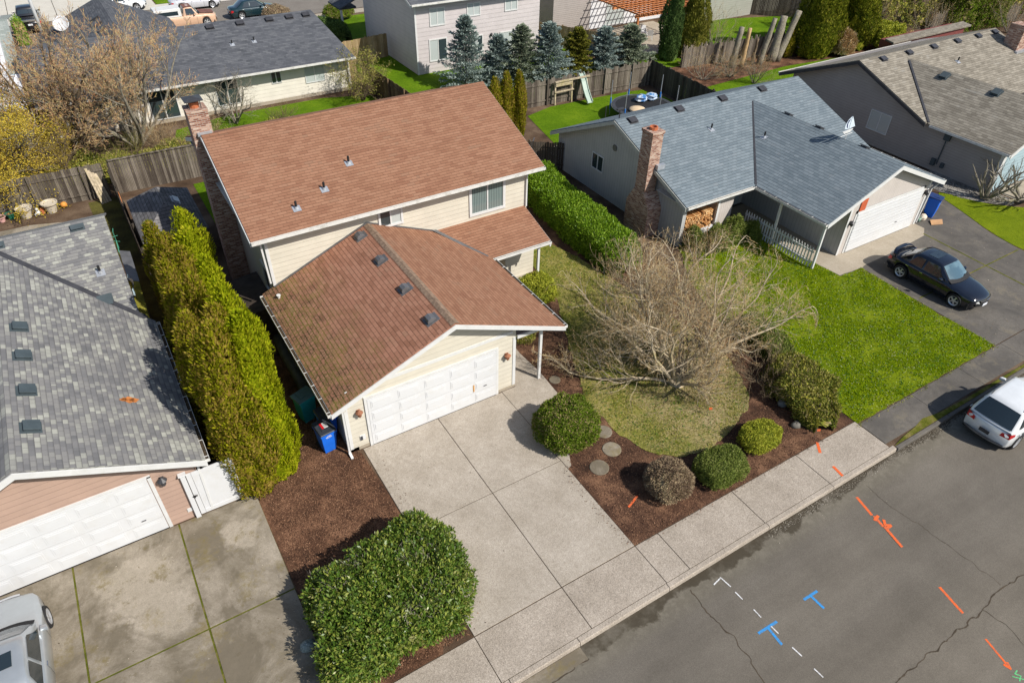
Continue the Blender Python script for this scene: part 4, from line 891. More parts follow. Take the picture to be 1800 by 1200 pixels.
# ------------------------------------------------------------------ mauve two-storey house behind
LV = thing('house', 'pale mauve two-storey house behind the spruces', 'house', (23, 38, 0))
b = MB(); gable_x(b, 17.55, 28.35, 33, 38, 43, 5.1, 6.9, 5.1); b.build('wall', m['mauve_siding'], LV)
b = MB(); roof_x(b, 17.1, 28.8, 32.5, 38, 43.6, 5.1, 7.2, 5.1); b.build('roof', m['dark_roof'], LV)
b = MB(); b.box(17.1, 28.8, 32.44, 32.49, 4.9, 5.08); rake_board(b, (17.09, 38, 7.15), (17.09, 32.5, 5.05), .2); b.box(17.53, 17.66, 32.975, 32.999, 0, 4.95); b.build('fascia', m['white'], LV)
gutter_x(LV, 17.1, 28.8, 32.435, 5.09)
for a, c, z0, z1 in ((18.65, 20.0, .9, 2.35), (22.2, 23.1, 1.1, 2.15), (24.8, 26.9, .55, 2.1), (18.8, 19.9, 3.4, 4.5), (21.9, 22.9, 3.7, 4.5), (25.2, 26.2, 3.7, 4.5)): window(LV, '-y', 33, a, c, z0, z1, 1, 'glass_blind' if a != 18.65 else 'glass', .08, dbl=('glass_blind', 'glass') if a in (18.65, 22.2) else None)
b = MB(); b.box(21.05, 21.3, 32.9, 32.999, 2.65, 2.85); b.build('dryer_vent', m['white'], LV); wall_lantern(LV, '-y', 33, 23.9, 2.1, 'dark_metal', .9)
b = MB(); b.box(16.0, 17.5, 44.6, 46.4, 2.2, 2.35); b.slab([(15.9, 44.2, 2.4), (17.5, 44.2, 3.1), (17.5, 47.0, 3.1), (15.9, 47.0, 2.4)], .1); b.build('porch_roof', m['dark_roof'], LV)
b = MB(); b.box(16.1, 16.25, 44.6, 44.75, 0, 2.2); b.build('porch_post', m['white'], LV)

# ------------------------------------------------------------------ houses on the far lots
T1 = thing('house', 'grey-brown house with an orange pergola against it', 'house', (40, 41, 0))
b = MB(); gable_x(b, 32.2, 47, 36.6, 41, 46, 4.6, 6.4, 4.6); b.build('wall', m['taupe_siding'], T1)
b = MB(); roof_x(b, 31.8, 47.4, 36.1, 41, 46.5, 4.6, 6.7, 4.6); b.build('roof', m['dark_roof'], T1)
b = MB(); b.box(36.2, 46.5, 36.575, 36.598, .05, 2.4); b.build('wall_panel', m['white_siding'], T1)
window(T1, '-y', 36.6, 33.4, 34.3, 3.1, 4.1, 1, 'glass', .08); window(T1, '-y', 36.572, 38.0, 40.0, .2, 2.1, 1, 'glass_blind', .08); window(T1, '-y', 36.572, 43.4, 44.8, .9, 2.1, 1, 'glass', .08)
T2 = thing('house', 'grey-green house behind the dark fence at the top right', 'house', (52, 36, 0))
b = MB(); gable_x(b, 46.5, 58.0, 33.4, 37, 41, 3.0, 4.6, 3.0); b.build('wall', m['olive_siding'], T2)
b = MB(); roof_x(b, 46.1, 58.3, 33.0, 37, 41.4, 3.0, 4.9, 3.0); b.build('roof', m['dark_roof'], T2)
T3 = thing('house', 'bright white house behind the dark fence beside the tall cypress', 'house', (64, 35, 0))
b = MB(); gable_x(b, 58.6, 68, 30.8, 35, 39, 3.0, 4.6, 3.0); b.build('wall', m['white_siding'], T3)
b = MB(); roof_x(b, 58.4, 68.4, 30.4, 35, 39.4, 3.0, 4.9, 3.0); b.build('roof', m['dark_roof'], T3)
window(T3, '-y', 30.8, 60.4, 61.4, 1.3, 2.2, 1, 'glass', .06)
T4 = thing('house', 'white house with a pale green-grey roof and brick chimney at the left edge', 'house', (-12, 42, 0))
b = MB(); gable_x(b, -20, -8.0, 33.0, 43, 54, 2.5, 5.0, 2.5); b.build('wall', m['white_siding'], T4)
b = MB(); roof_x(b, -20.5, -7.3, 36.8, 43.5, 55, 3.05, 4.6, 2.3); b.build('roof', m['green_roof'], T4)
b = MB(); b.slab([(-20.5, 32.4, 2.35), (-7.55, 32.4, 2.35), (-7.55, 36.7, 3.02), (-20.5, 36.7, 3.02)], .08); b.build('patio_cover', plain('white_translucent_roof_panel', (.78, .80, .84), .4, var=.1), T4)
b = MB(); b.box(-20.4, -7.6, 36.68, 36.78, 2.82, 3.02); b.build('fascia', plain('blue_grey_fascia', (.25, .42, .55), .5), T4)
b = MB(); b.box(-9.7, -8.6, 46.0, 47.4, 2.5, 6.2); ch = b.build('chimney', m['brick'], T4); b = MB(); b.box(-9.8, -8.5, 45.8, 45.99, 3.9, 4.15); b.build('chimney_flashing', m['galv'], ch)

# ------------------------------------------------------------------ vehicles
def interp(tab, y):
    if y <= tab[0][0]: return tab[0][1]
    for (a, va), (c, vc) in zip(tab[:-1], tab[1:]):
        if y <= c:
            t = (y - a) / (c - a); t = t * t * (3 - 2 * t) * .35 + t * .65; return va + (vc - va) * t
    return tab[-1][1]
def wheel(par, x, y, r, side, wd=.2, spokes=5):
    s = side
    b = MB(); b.lathe([(r*.70, -wd/2), (r*.93, -wd/2), (r, -wd*.36), (r, wd*.36), (r*.93, wd/2), (r*.70, wd/2)], (0, 0, 0), 28)
    Mx = Matrix.Translation((x, y, r)) @ Matrix.Rotation(math.pi / 2 * s, 4, 'Y')
    b.f = [f for f in b.f if len(f) == 4]; b.m = [0] * len(b.f)
    t = b.xform(Mx).build('wheel', m['black'], par, uv=False)
    q = MB(); q.lathe([(r*.56, wd*.30), (r*.70, wd*.44), (r*.72, wd*.50), (r*.62, wd*.40)], (0, 0, 0), 28); q.f = [f for f in q.f if len(f) == 4]; q.m = [0] * len(q.f)
    q.cyl((0, 0, wd*.05), (0, 0, 1), r*.69, .01, 24, 1); q.cyl((0, 0, wd*.34), (0, 0, 1), r*.16, wd*.16, 12)
    for k in range(spokes):
        a = 2 * math.pi * k / spokes + .3; d = Vector((math.cos(a), math.sin(a), 0)); n = Vector((-d.y, d.x, 0))
        q.add([d*r*.10 - n*r*.11 + Vector((0,0,wd*.42)), d*r*.68 - n*r*.085 + Vector((0,0,wd*.36)), d*r*.68 + n*r*.085 + Vector((0,0,wd*.36)), d*r*.10 + n*r*.11 + Vector((0,0,wd*.42)),
               d*r*.10 - n*r*.11 + Vector((0,0,wd*.2)), d*r*.68 - n*r*.085 + Vector((0,0,wd*.2)), d*r*.68 + n*r*.085 + Vector((0,0,wd*.2)), d*r*.10 + n*r*.11 + Vector((0,0,wd*.2))], [(0,1,2,3), (0,4,5,1), (1,5,6,2), (2,6,7,3), (3,7,4,0)])
    q.xform(Mx).build('rim', [m['alloy'], m['black']], t, uv=False)
m['alloy'] = plain('alloy_wheel', (.55, .56, .58), .3, metal=.5, var=.1)
m['chrome'] = plain('chrome_trim', (.7, .7, .72), .15, metal=.9, var=.05)
m['lamp_red'] = plain('red_tail_lamp', (.45, .015, .02), .2, .6); m['lamp_clear'] = plain('clear_head_lamp', (.62, .62, .6), .12, .7); m['lamp_amber'] = plain('amber_lamp', (.75, .28, .03), .2, .6)
m['plate'] = plain('licence_plate', (.6, .62, .65), .5); m['carglass'] = glassm('car_glass', (.018, .028, .034), .04, .7); m['carglass_lit'] = glassm('car_glass_painted_reflection', (.05, .10, .13), .04, .8, c2=(.10, .17, .20))  # the second car glass has a pale reflection painted into its tint
m['interior'] = plain('car_cloth', (.2, .2, .2), .9)

def car(name, label, cat, loc, rz, paint, L=4.5, W=1.74, wb=2.6, r=.32, shoulder=None, deck=None, gh=None, nose_w=.80, tail_w=.84, kind='sedan', group=None, glass='carglass', sunroof=False, rails=False, spoiler=False, roofmat=None):
    """shoulder: z of the side crease along y; deck: z of bonnet / boot centre; gh: (yA,yB,yC,yD,zbelt,zroof)"""
    t = thing(name, label, cat, loc, rz, group, world=False)
    hy = L / 2; wy = (wb / 2 + .05, -wb / 2 + .02); ra = r + .055
    ys = sorted(set([round(-hy + L * k / 34, 3) for k in range(35)] + [round(w_ + ra * math.cos(math.pi * k / 12), 3) for w_ in wy for k in range(13)] + [w_ + s * (ra + .004) for w_ in wy for s in (-1, 1)]))
    half = []
    wtab = [(-hy, tail_w), (-hy + .12, tail_w + .06), (-hy + .5, .97), (-hy + 1.1, 1), (hy - 1.2, 1), (hy - .55, .95), (hy - .15, nose_w + .06), (hy, nose_w - .06)]
    bot = [(-hy, .34), (-hy + .3, .22), (hy - .3, .20), (hy, .30)]
    for y in ys:
        hw = W / 2 * interp(wtab, y); zs = interp(shoulder, y); zd = interp(deck, y); zl = interp(bot, y); arch = 0
        for w_ in wy:
            if abs(y - w_) <= ra: zl = max(zl, r + math.sqrt(max(0, ra * ra - (y - w_) ** 2))); arch = 1
        z1 = max(zl + .02, min(zl + .10, zs - .12)); zm = max(z1 + .03, .58 * zs + .10)
        fr_ = max(0, (y - (hy - 1.3)) / 1.3) ** 1.5; rr_ = max(0, (-hy + .9 - y) / .9) ** 1.5; bowf = lambda x, y=y: y - (.34 * fr_ - .20 * rr_) * (abs(x) / (W / 2)) ** 2.2
        half.append([(hw * .93, y, zl), (hw * .985, y, z1), (hw, y, zm), (hw * .975, y, zs - .05), (hw * .93, y, zs), (hw * .80, y, zs + (zd - zs) * .55), (hw * .5, y, zd - .012), (0, y, zd)]); half[-1] = [(x, bowf(x), z) for x, y_, z in half[-1]]
    b = MB(); K = len(half[0]); rows = []
    for h in half:
        row = [(-x, y, z) for x, y, z in h] + [(x, y, z) for x, y, z in h[:-1][::-1]]; rows.append(len(b.v)); b.v += row
    n = 2 * K - 1
    for a, c in zip(rows[:-1], rows[1:]):
        for k in range(n - 1): b.f.append([a + k, c + k, c + k + 1, a + k + 1]); b.m.append(0)
    b.f.append([rows[0] + k for k in range(n)]); b.m.append(0); b.f.append([rows[-1] + k for k in range(n - 1, -1, -1)]); b.m.append(0)
    yA, yB, yC, yD, zb, zr = gh; tw = W / 2 * .70; bw = W / 2 * .905; rw = W / 2 * .84
    # cabin: bottom ring slightly sunk in the body, curved roof
    def side(y, u):     # half width on the cabin side at relative height u
        k = (y - yD) / (yA - yD); w0 = bw * (1 - .06 * abs(2 * k - 1) ** 3); w1 = tw * (1 - .05 * abs(2 * k - 1) ** 2); return w0 + (w1 - w0) * u
    def ztop(y):
        if y > yB: return zb + (zr - .02 - zb) * (yA - y) / (yA - yB)
        if y < yC: return zb + (zr - .05 - zb) * (y - yD) / (yC - yD)
        k = (y - yC) / (yB - yC); return zr - .05 + .03 * k + .055 * math.sin(math.pi * min(1, k * .92 + .04))
    Y = [yD + (yC - yD) * k / 4 for k in range(4)] + [yC + (yB - yC) * k / 8 for k in range(9)] + [yB + (yA - yB) * k / 4 for k in range(1, 5)]
    R = []
    for y in Y:
        zt = ztop(y); u = max(.0, (zt - zb) / (zr - zb)); sw = side(y, u); s0 = side(y, 0)
        R.append([(-s0, y, zb - .06), (-sw, y, max(zb - .05, zt - .035))] + [(xf * (sw - .06), y, zt + .026 * (1 - xf * xf)) for xf in (-1, -.8, -.6, -.4, -.2, 0, .2, .4, .6, .8, 1)] + [(sw, y, max(zb - .05, zt - .035)), (s0, y, zb - .06)])
    def cbow(x, y): return y - .17 * max(0, min(1, (y - yB + .35) / (yA - yB + .35))) * (abs(x) / bw) ** 2.2 + .10 * max(0, min(1, (yC + .3 - y) / (yC + .3 - yD))) * (abs(x) / bw) ** 2.2
    R = [[(x, cbow(x, y), z) for x, y, z in row] for row in R]
    st = []
    for row in R: st.append(len(b.v)); b.v += row
    for a, c in zip(st[:-1], st[1:]):
        for k in range(14): b.f.append([a + k, c + k, c + k + 1, a + k + 1]); b.m.append(0)
    body = b.build('body', paint, t, smooth=True, uv=False)
    # under body
    u = MB(); u.box(-W/2*.86, W/2*.86, -hy + .25, hy - .3, .17, .42); u.build('underbody', m['black'], t, uv=False)
    for w_ in wy:
        u = MB(); u.cyl((0, w_, r + .01), (1, 0, 0), ra - .004, W * .80, 20); u.build('wheel_well', m['black'], t, uv=False)
        for s in (-1, 1): wheel(t, s * (W / 2 - .10), w_, r, s)
    # glass
    def quad_panel(nm, P, mat, off=.010, rows_=4, par=body):   # P: function (u,v)->point, panel slightly proud
        q = MB(); g_n = 10
        V = [[Vector(P(i / g_n, j / rows_)) for i in range(g_n + 1)] for j in range(rows_ + 1)]
        nn = (V[0][-1] - V[0][0]).cross(V[-1][0] - V[0][0]).normalized()
        if nn.z < 0 and abs(nn.z) > .15: nn = -nn
        if abs(nn.x) > .8 and nn.x * V[0][0].x < 0: nn = -nn
        base = len(q.v)
        for row in V: q.v += [tuple(v + nn * off) for v in row]
        for j in range(rows_):
            for i in range(g_n): a = base + j * (g_n + 1) + i; q.f.append([a, a + 1, a + g_n + 2, a + g_n + 1]); q.m.append(0)
        return q.build(nm, mat, par, smooth=True, uv=False)
    def wsp(u, v, ya, yb):
        y = ya + (yb - ya) * v; zt = ztop(y); hw = side(y, max(0, (zt - zb) / (zr - zb))) - .075; x = -hw + 2 * hw * u
        return (x, cbow(x, y), zt + .026 - .026 * (2*u-1)**2)
    quad_panel('windscreen', lambda u, v: wsp(u, v, yA - .03, yB + .06), m[glass], .018)
    quad_panel('rear_window', lambda u, v: wsp(u, v, yD + .05, yC - .05), m['carglass'], .018)
    for s in (-1, 1):
        def sp(u, v, y0, y1, y0t, y1t):
            y = (y0 + (y1 - y0) * u) * (1 - v) + (y0t + (y1t - y0t) * u) * v
            z = zb + .03 + (min(ztop(y) - .085, zr - .09) - zb - .03) * v; return (s * (side(y, (z - zb) / (zr - zb)) + .0), y, z)
        ym = (yB + yC) / 2 - .05
        wins = [(ym + .05, yA - .34, ym + .05, yB - .04), (yC - .12 if kind != 'pickup' else yC + .05, ym - .05, yC + .14, ym - .05)]
        if kind == 'pickup': wins = [(yC + .1, yA - .3, yC + .14, yB - .04)]
        for (a, c, at, ct) in wins: quad_panel('side_window', lambda u, v: sp(u, v, a, c, at, ct), m['carglass'], .014)
    def bent(z0, z1, s, wf, off):
        q = MB(); V = []
        for i in range(11):
            k = -1 + i / 5; x = W/2 * wf * k; y = s * (hy - (.34 if s > 0 else .20) * abs(x / (W/2)) ** 2.2 + off); V += [(x, y, z0), (x, y, z1), (x, y - s*.06, z1), (x, y - s*.06, z0)]
        q.add(V, [(4*i + a, 4*i + 4 + a, 4*i + 4 + (a + 1) % 4, 4*i + (a + 1) % 4) for i in range(10) for a in range(4)]); return q
    # lamps, plates, mirrors, trim
    zh = interp(shoulder, hy - .2)
    for s in (-1, 1):
        q = MB(); hw = W / 2 * interp(wtab, hy - .1)
        P_ = [Vector((s*hw*.50, hy - .03, zh - .17)), Vector((s*hw*.90, hy - .24, zh - .16)), Vector((s*hw*1.045, hy - .52, zh - .07)), Vector((s*hw*.99, hy - .50, zh + .02)), Vector((s*hw*.60, hy - .20, zh + .0))]
        q.add(P_, [(0, 1, 4), (1, 2, 3, 4)]); q.build('headlight', m['lamp_clear'], t, uv=False)
        q = MB(); q.add([Vector((s*hw*.925, hy - .25, zh - .16)), Vector((s*hw*1.055, hy - .54, zh - .13)), Vector((s*hw*1.055, hy - .53, zh - .06))], [(0, 1, 2)]); q.build('indicator', m['lamp_amber'], t, uv=False)
        q = MB(); tz = interp(shoulder, -hy + .1); hw = W / 2 * interp(wtab, -hy + .02); hw2 = W / 2 * interp(wtab, -hy + .4)
        top = tz + (.10 if kind == 'suv' else .0)
        q.add([(s*hw*.60, -hy + .045, top - .20), (s*(hw + .012), -hy + .13, top - .22), (s*(hw*.45 + hw2*.55 + .014), -hy + .33, top - .14), (s*(hw*.45 + hw2*.55 + .006), -hy + .32, top - .02), (s*(hw*.97), -hy + .15, top - .01), (s*hw*.64, -hy + .05, top - .04)],
              [(0, 1, 4, 5), (1, 2, 3, 4)]); q.build('tail_light', m['lamp_red'], t, uv=False)
        q = MB(); mx = W / 2 * .93; q.add([(s*mx, yA - .50, zb + .02), (s*(mx+.20), yA - .55, zb + .0), (s*(mx+.22), yA - .55, zb + .13), (s*(mx+.03), yA - .50, zb + .13), (s*(mx+.04), yA - .36, zb + .03), (s*(mx+.17), yA - .40, zb + .03), (s*(mx+.18), yA - .41, zb + .11), (s*(mx+.05), yA - .37, zb + .11)],
              [(0,1,2,3), (4,7,6,5), (0,4,5,1), (1,5,6,2), (2,6,7,3), (3,7,4,0)])
        mr = q.build('mirror', paint, t, bevel=.02, uv=False)
        q = MB()
        for yy in ((yB + yC) / 2 - .05 + .18, yC + .05): q.box(s * (W/2*.985), s * (W/2*.985 + .02), yy - .2, yy - .06, interp(shoulder, yy) - .11, interp(shoulder, yy) - .085)
        q.build('door_handle', m['chrome'] if kind != 'suv' else paint, t, uv=False)
        if rails:
            q = MB(); q.path([(s*(tw - .06), yB - .1, zr - .04), (s*(tw - .05), yB - .25, zr + .05), (s*(tw - .05), yC + .25, zr + .04), (s*(tw - .06), yC + .05, zr - .05)], .018, 6); q.build('roof_rail', m['grey_metal'], t, uv=False)
    q = MB(); q.box(-.17, .17, hy + .005, hy + .025, zh - .34, zh - .22); q.build('licence_plate', m['plate'], t, uv=False)
    gr_ = bent(zh - .20, zh - .085, 1, .38, .010).build('grille', m['black'], t, uv=False); bent(zh - .083, zh - .060, 1, .40, .016).build('grille_trim', m['chrome'], gr_, uv=False)
    tzz = interp(shoulder, -hy + .1); q = MB(); q.box(-.17, .17, -hy - .02, -hy + .01, tzz - .30, tzz - .17); q.build('licence_plate', m['dark_metal' if kind == 'suv' else 'plate'], t, uv=False)
    bent(.34, .40, -1, .80, .012).build('rear_bumper_strip', m['black'] if kind != 'suv' else m['grey_metal'], t, uv=False)
    bent(.34, .44, 1, .60, .010).build('front_bumper_strip', m['black'], t, uv=False)
    q = MB(); hwc = side(yA, 0) - .02; V = []          # dark cowl at the foot of the windscreen
    for i in range(9): x = -hwc + 2*hwc*i/8; yb_ = cbow(x, yA) - yA; V += [(x, yA - .11 + yb_, ztop(yA - .11) + .036), (x, yA + .09 + yb_, interp(deck, yA + .09) + .016 - .02 * (x / hwc) ** 2)]
    q.add(V, [(2*i, 2*i+2, 2*i+3, 2*i+1) for i in range(8)]); q.build('cowl', m['black'], body, uv=False)
    for yy in (((yB + yC) / 2 - .05), yA - .32, yC + .0):   # door seams
        for s in (-1, 1):
            V = []
            for z in (.30, .42, .58, .70, interp(shoulder, yy) - .06, interp(shoulder, yy) - .005):
                zs = interp(shoulder, yy); zm = .58 * zs + .10; hw = W / 2 * interp(wtab, yy); k = .985 + .015 * min(1, max(0, (z - .28) / (zm - .28))) - (.03 * max(0, (z - zm) / (zs - .05 - zm)) if z > zm else 0) - (.04 if z > zs - .02 else 0)
                V += [(s*(hw*k + .004), yy - .007, z), (s*(hw*k + .004), yy + .007, z)]
            q = MB(); q.add(V, [(2*i, 2*i+1, 2*i+3, 2*i+2) for i in range(5)]); q.build('door_seam', m['black'], body, uv=False)
    if sunroof:
        q = MB(); yy = yB - .62; V = []
        for (x, y) in ((-.36, yy - .22), (.36, yy - .22), (.36, yy + .22), (-.36, yy + .22)): V.append((x, y, ztop(y) + .032))
        q.add(V, [(0, 1, 2, 3)]); q.build('sunroof', m['carglass'], t, uv=False)
    if spoiler:
        q = MB(); z = interp(deck, -hy + .2) + .11
        V = []
        for i in range(13): k = -1 + i / 6; x = W/2 * .80 * k; y = -hy + .10 + .16 * abs(k) ** 3; zz = z - .13 * abs(k) ** 6 - .01; V += [(x, y, zz), (x, y + .17, zz - .005), (x, y + .17, zz - .04), (x, y, zz - .035)]
        q.add(V, [(4*i + a, 4*i + 4 + a, 4*i + 4 + (a + 1) % 4, 4*i + (a + 1) % 4) for i in range(12) for a in range(4)] + [(0, 1, 2, 3), (51, 50, 49, 48)]); q.build('spoiler', paint, t, uv=False)
    for s in (-1, 1):       # wipers
        q = MB(); q.tube((s*.05 + .1, yA - .02, zb + .03), (s*.05 - .42, yA - .14, ztop(yA - .14) + .05), .012, .01, 5); q.build('wiper', m['black'], t, uv=False)
    if kind == 'pickup': pass
    return t
SD_SH = [(-2.3, .78), (-1.9, .86), (-1.0, .88), (.6, .86), (1.4, .78), (2.1, .66), (2.3, .58)]
SD_DK = [(-2.3, .80), (-2.15, .96), (-1.6, .99), (-1.0, .96), (.9, .94), (1.2, .90), (1.9, .78), (2.2, .68), (2.3, .56)]
navy = paint_car('midnight_blue_paint', (.006, .009, .018), .12, .15)
car('sedan', 'midnight blue sedan with a boot spoiler parked on the right-hand driveway', 'car', (25.85, -4.05, .018), math.pi, navy, L=4.48, W=1.72, wb=2.62, shoulder=SD_SH, deck=SD_DK, gh=(.98, .22, -1.02, -1.72, .90, 1.43), sunroof=True, spoiler=True, glass='carglass_lit')
SV_SH = [(-2.05, .84), (-1.5, .94), (.6, .93), (1.3, .88), (1.9, .78), (2.06, .7)]
SV_DK = [(-2.05, .95), (-1.9, 1.02), (.9, 1.02), (1.2, .99), (1.8, .88), (2.0, .78), (2.06, .66)]
white = paint_car('white_car_paint', (.70, .72, .73), .25, .05)
car('hatchback', 'white compact crossover with roof rails parked at the kerb', 'car', (20.42, -10.62, -.13), -math.pi / 2 + .03, white, L=4.12, W=1.74, wb=2.5, r=.33, shoulder=SV_SH, deck=SV_DK, gh=(1.0, .28, -1.42, -2.0, 1.0, 1.62), kind='suv', rails=True)
silver = paint_car('silver_car_paint', (.42, .45, .47), .28, .45)
car('sedan', 'silver sedan with an open sunroof cut off by the lower left corner', 'car', (-10.80, -3.02, .02), 0, silver, L=4.55, W=1.76, wb=2.65, shoulder=[(a, z + .02) for a, z in SD_SH], deck=SD_DK, gh=(1.02, .30, -1.05, -1.75, .91, 1.44), sunroof=True, nose_w=.84)
car('sedan', 'white sedan half hidden behind the ridge of the dark grey roof', 'car', (1.0, 62.3, .03), -math.pi / 2, white, L=4.7, W=1.8, wb=2.7, shoulder=SD_SH, deck=SD_DK, gh=(.98, .22, -1.02, -1.72, .90, 1.43))
car('sedan', 'pale silver sedan across the far street beyond the tan pickup', 'car', (7.3, 60.1, .02), -math.pi / 2, paint_car('pale_silver_paint', (.62, .63, .66), .25, .2), L=4.6, W=1.8, wb=2.7, shoulder=SD_SH, deck=SD_DK, gh=(.98, .22, -1.02, -1.72, .90, 1.43))
car('sedan', 'dark teal sedan on the far street partly hidden by the grey roof', 'car', (11.4, 54.9, .02), -math.pi / 2, paint_car('dark_teal_paint', (.012, .035, .045), .2, .2), L=4.6, W=1.75, wb=2.7, shoulder=SD_SH, deck=SD_DK, gh=(.98, .22, -1.02, -1.72, .90, 1.43))
tan_p = paint_car('tan_car_paint', (.62, .40, .27), .35, .05)
pk = car('pickup_truck', 'tan pickup truck with a white canopy on the far street', 'pickup', (5.3, 54.3, .02), -math.pi / 2, tan_p, L=5.2, W=1.8, wb=3.1, r=.35, shoulder=[(-2.6, .98), (.3, .98), (1.6, .95), (2.5, .82), (2.6, .76)], deck=[(-2.6, 1.0), (.3, 1.0), (1.2, 1.06), (2.3, .96), (2.6, .8)], gh=(1.15, .62, -.1, -.3, 1.02, 1.62), kind='pickup')
b = MB(); b.add([(-.82, -2.6, 1.0), (.82, -2.6, 1.0), (.82, -.34, 1.0), (-.82, -.34, 1.0), (-.74, -2.5, 1.62), (.74, -2.5, 1.62), (.74, -.36, 1.66), (-.74, -.36, 1.66)], [(4,5,6,7), (0,1,5,4), (1,2,6,5), (2,3,7,6), (3,0,4,7)]); cp = b.build('canopy', m['white'], pk, bevel=.03, uv=False)
b = MB(); b.add([(.812, -2.25, 1.13), (.812, -.6, 1.13), (.772, -.6, 1.44), (.772, -2.25, 1.44)], [(0,1,2,3)]); b.add([(-.812, -2.25, 1.13), (-.812, -.6, 1.13), (-.772, -.6, 1.44), (-.772, -2.25, 1.44)], [(0,1,2,3)]); b.build('canopy_window', m['carglass'], cp, uv=False)
fp_ = plain('faded_brown_paint', (.16, .07, .05), .6, var=.2)
b = MB(); b.box(-.62, .62, -.08, .60, 1.635, 1.66); b.build('faded_cab_roof', fp_, pk, uv=False)
b = MB(); b.add([(-.7, 1.2, 1.09), (.7, 1.2, 1.09), (.62, 2.35, .99), (-.62, 2.35, .99)], [(0,1,2,3)]); b.build('faded_bonnet', fp_, pk, uv=False)
bk = car('pickup_truck', 'black pickup truck on the far street beside the white pole', 'pickup', (-6.4, 60.2, .02), 0, paint_car('black_car_paint', (.015, .015, .018), .25, .1), L=5.2, W=1.85, wb=3.1, r=.36, shoulder=[(-2.6, 1.0), (.3, 1.0), (1.6, .97), (2.5, .84), (2.6, .78)], deck=[(-2.6, 1.02), (.3, 1.02), (1.2, 1.08), (2.3, .98), (2.6, .82)], gh=(1.15, .62, -.5, -.7, 1.04, 1.68), kind='pickup')
b = MB(); b.box(-.8, .8, -2.58, -2.40, 1.0, 1.14); b.build('tool_box', m['chrome'], bk, uv=False)

# ------------------------------------------------------------------ wheeled bins
def bin_(label, loc, rz, body, lid, h=1.02, marks=True, lidmark=False, group='wheeled bins by the garages'):
    t = thing('wheeled_bin', label, 'bin', loc, rz, group, world=False)
    b = MB(); w0, w1, d0, d1 = .20, .29, .22, .33
    rings = [(w0, d0, 0), (w0 + .04, d0 + .05, .45), (w1 - .03, d1 - .04, h - .16), (w1, d1, h - .15), (w1, d1, h - .05)]
    for (w_, d_, z) in rings: b.v += [(-w_, -d_, z), (w_, -d_, z), (w_, d_, z), (-w_, d_, z)]
    for j in range(len(rings) - 1):
        for k in range(4): b.f.append([j*4 + k, j*4 + (k+1) % 4, j*4 + 4 + (k+1) % 4, j*4 + 4 + k]); b.m.append(0)
    b.f.append([3, 2, 1, 0]); b.m.append(0); b.f.append([16, 17, 18, 19]); b.m.append(0)
    bd = b.build('body', body, t, bevel=.025, uv=False)
    b = MB(); b.add([(-.30, -.36, h - .06), (.30, -.36, h - .06), (.30, .36, h - .03), (-.30, .36, h - .03), (-.28, -.34, h - .015), (.28, -.34, h - .015), (.27, .34, h + .045), (-.27, .34, h + .045)], [(0,3,2,1), (4,5,6,7), (0,1,5,4), (1,2,6,5), (2,3,7,6), (3,0,4,7)])
    b.box(-.16, .16, -.2, .1, h + .005, h + .03)
    l = b.build('lid', lid, t, bevel=.02, uv=False)
    if lidmark:
        b = MB(); b.add([(-.11, -.12, h + .034), (-.03, -.12, h + .034), (-.03, .14, h + .056), (-.11, .14, h + .056)], [(0,1,2,3)], 0); b.add([(-.028, -.12, h + .034), (.12, -.12, h + .034), (.12, .14, h + .056), (-.028, .14, h + .056)], [(0,1,2,3)], 1)
        for k in range(4): b.box(-.01, .10, -.08 + k*.05, -.06 + k*.05, h + .045 + k*.004, h + .050 + k*.004, 2)
        b.build('lid_label', [m['lamp_red'], m['white'], m['dark_metal']], l, uv=False)
    b = MB(); b.tube((-.26, .37, h - .09), (.26, .37, h - .09), .018, .018, 8)
    for s in (-1, 1): b.bar((s*.2, .30, h - .11), (s*.2, .37, h - .09), .03, .03)
    b.build('handle', body, t, uv=False)
    for s in (-1, 1): q = MB(); q.cyl((s*.24, .24, .11), (1, 0, 0), .11, .05, 16); q.build('wheel', m['black'], t, uv=False)
    if marks:        # pale stamped arrows and lettering bar
        b = MB(); zz = h - .30; f = lambda x, z: (x, -(d0 + .05 + (d1 - .04 - d0 - .05) * (z - .45) / (h - .16 - .45)) - .004, z)
        for (x0, x1, za, zc) in ((-.09, .02, 0, .025), (-.11, -.03, .035, .06), (.03, .11, .01, .03), (0, .09, .045, .07), (-.05, .07, .08, .10)): b.poly([f(x0, zz + za), f(x1, zz + za + .01), f(x1, zz + zc + .01), f(x0, zz + zc)])
        b.build('printed_mark', m['white'], bd, uv=False)
    return t
blue = plain('blue_plastic', (.012, .13, .62), .45, var=.08); blue_lid = plain('dark_lid_plastic', (.03, .035, .045), .35, var=.2); teal = plain('teal_plastic', (.015, .24, .26), .5, var=.15); teal_lid = plain('dark_teal_lid', (.07, .13, .14), .5); navy_l = plain('navy_lid_plastic', (.02, .04, .13), .4)
bin_('blue bin with a dark lid and red and white label at the near garage corner', (-1.38, .62, .01), .12, blue, blue_lid, lidmark=True)
bin_('blue bin standing between the labelled bin and the garage wall', (-1.12, 1.22, .01), .1, blue, blue_lid, marks=False)
bin_('dark teal bin in shade behind the blue bins', (-1.50, 2.35, .01), -1.3, teal, teal_lid, 1.12, marks=False)
bin_('blue bin beside the garage of the blue-grey roofed house', (31.72, .12, .02), .3, blue, navy_l, 1.12)
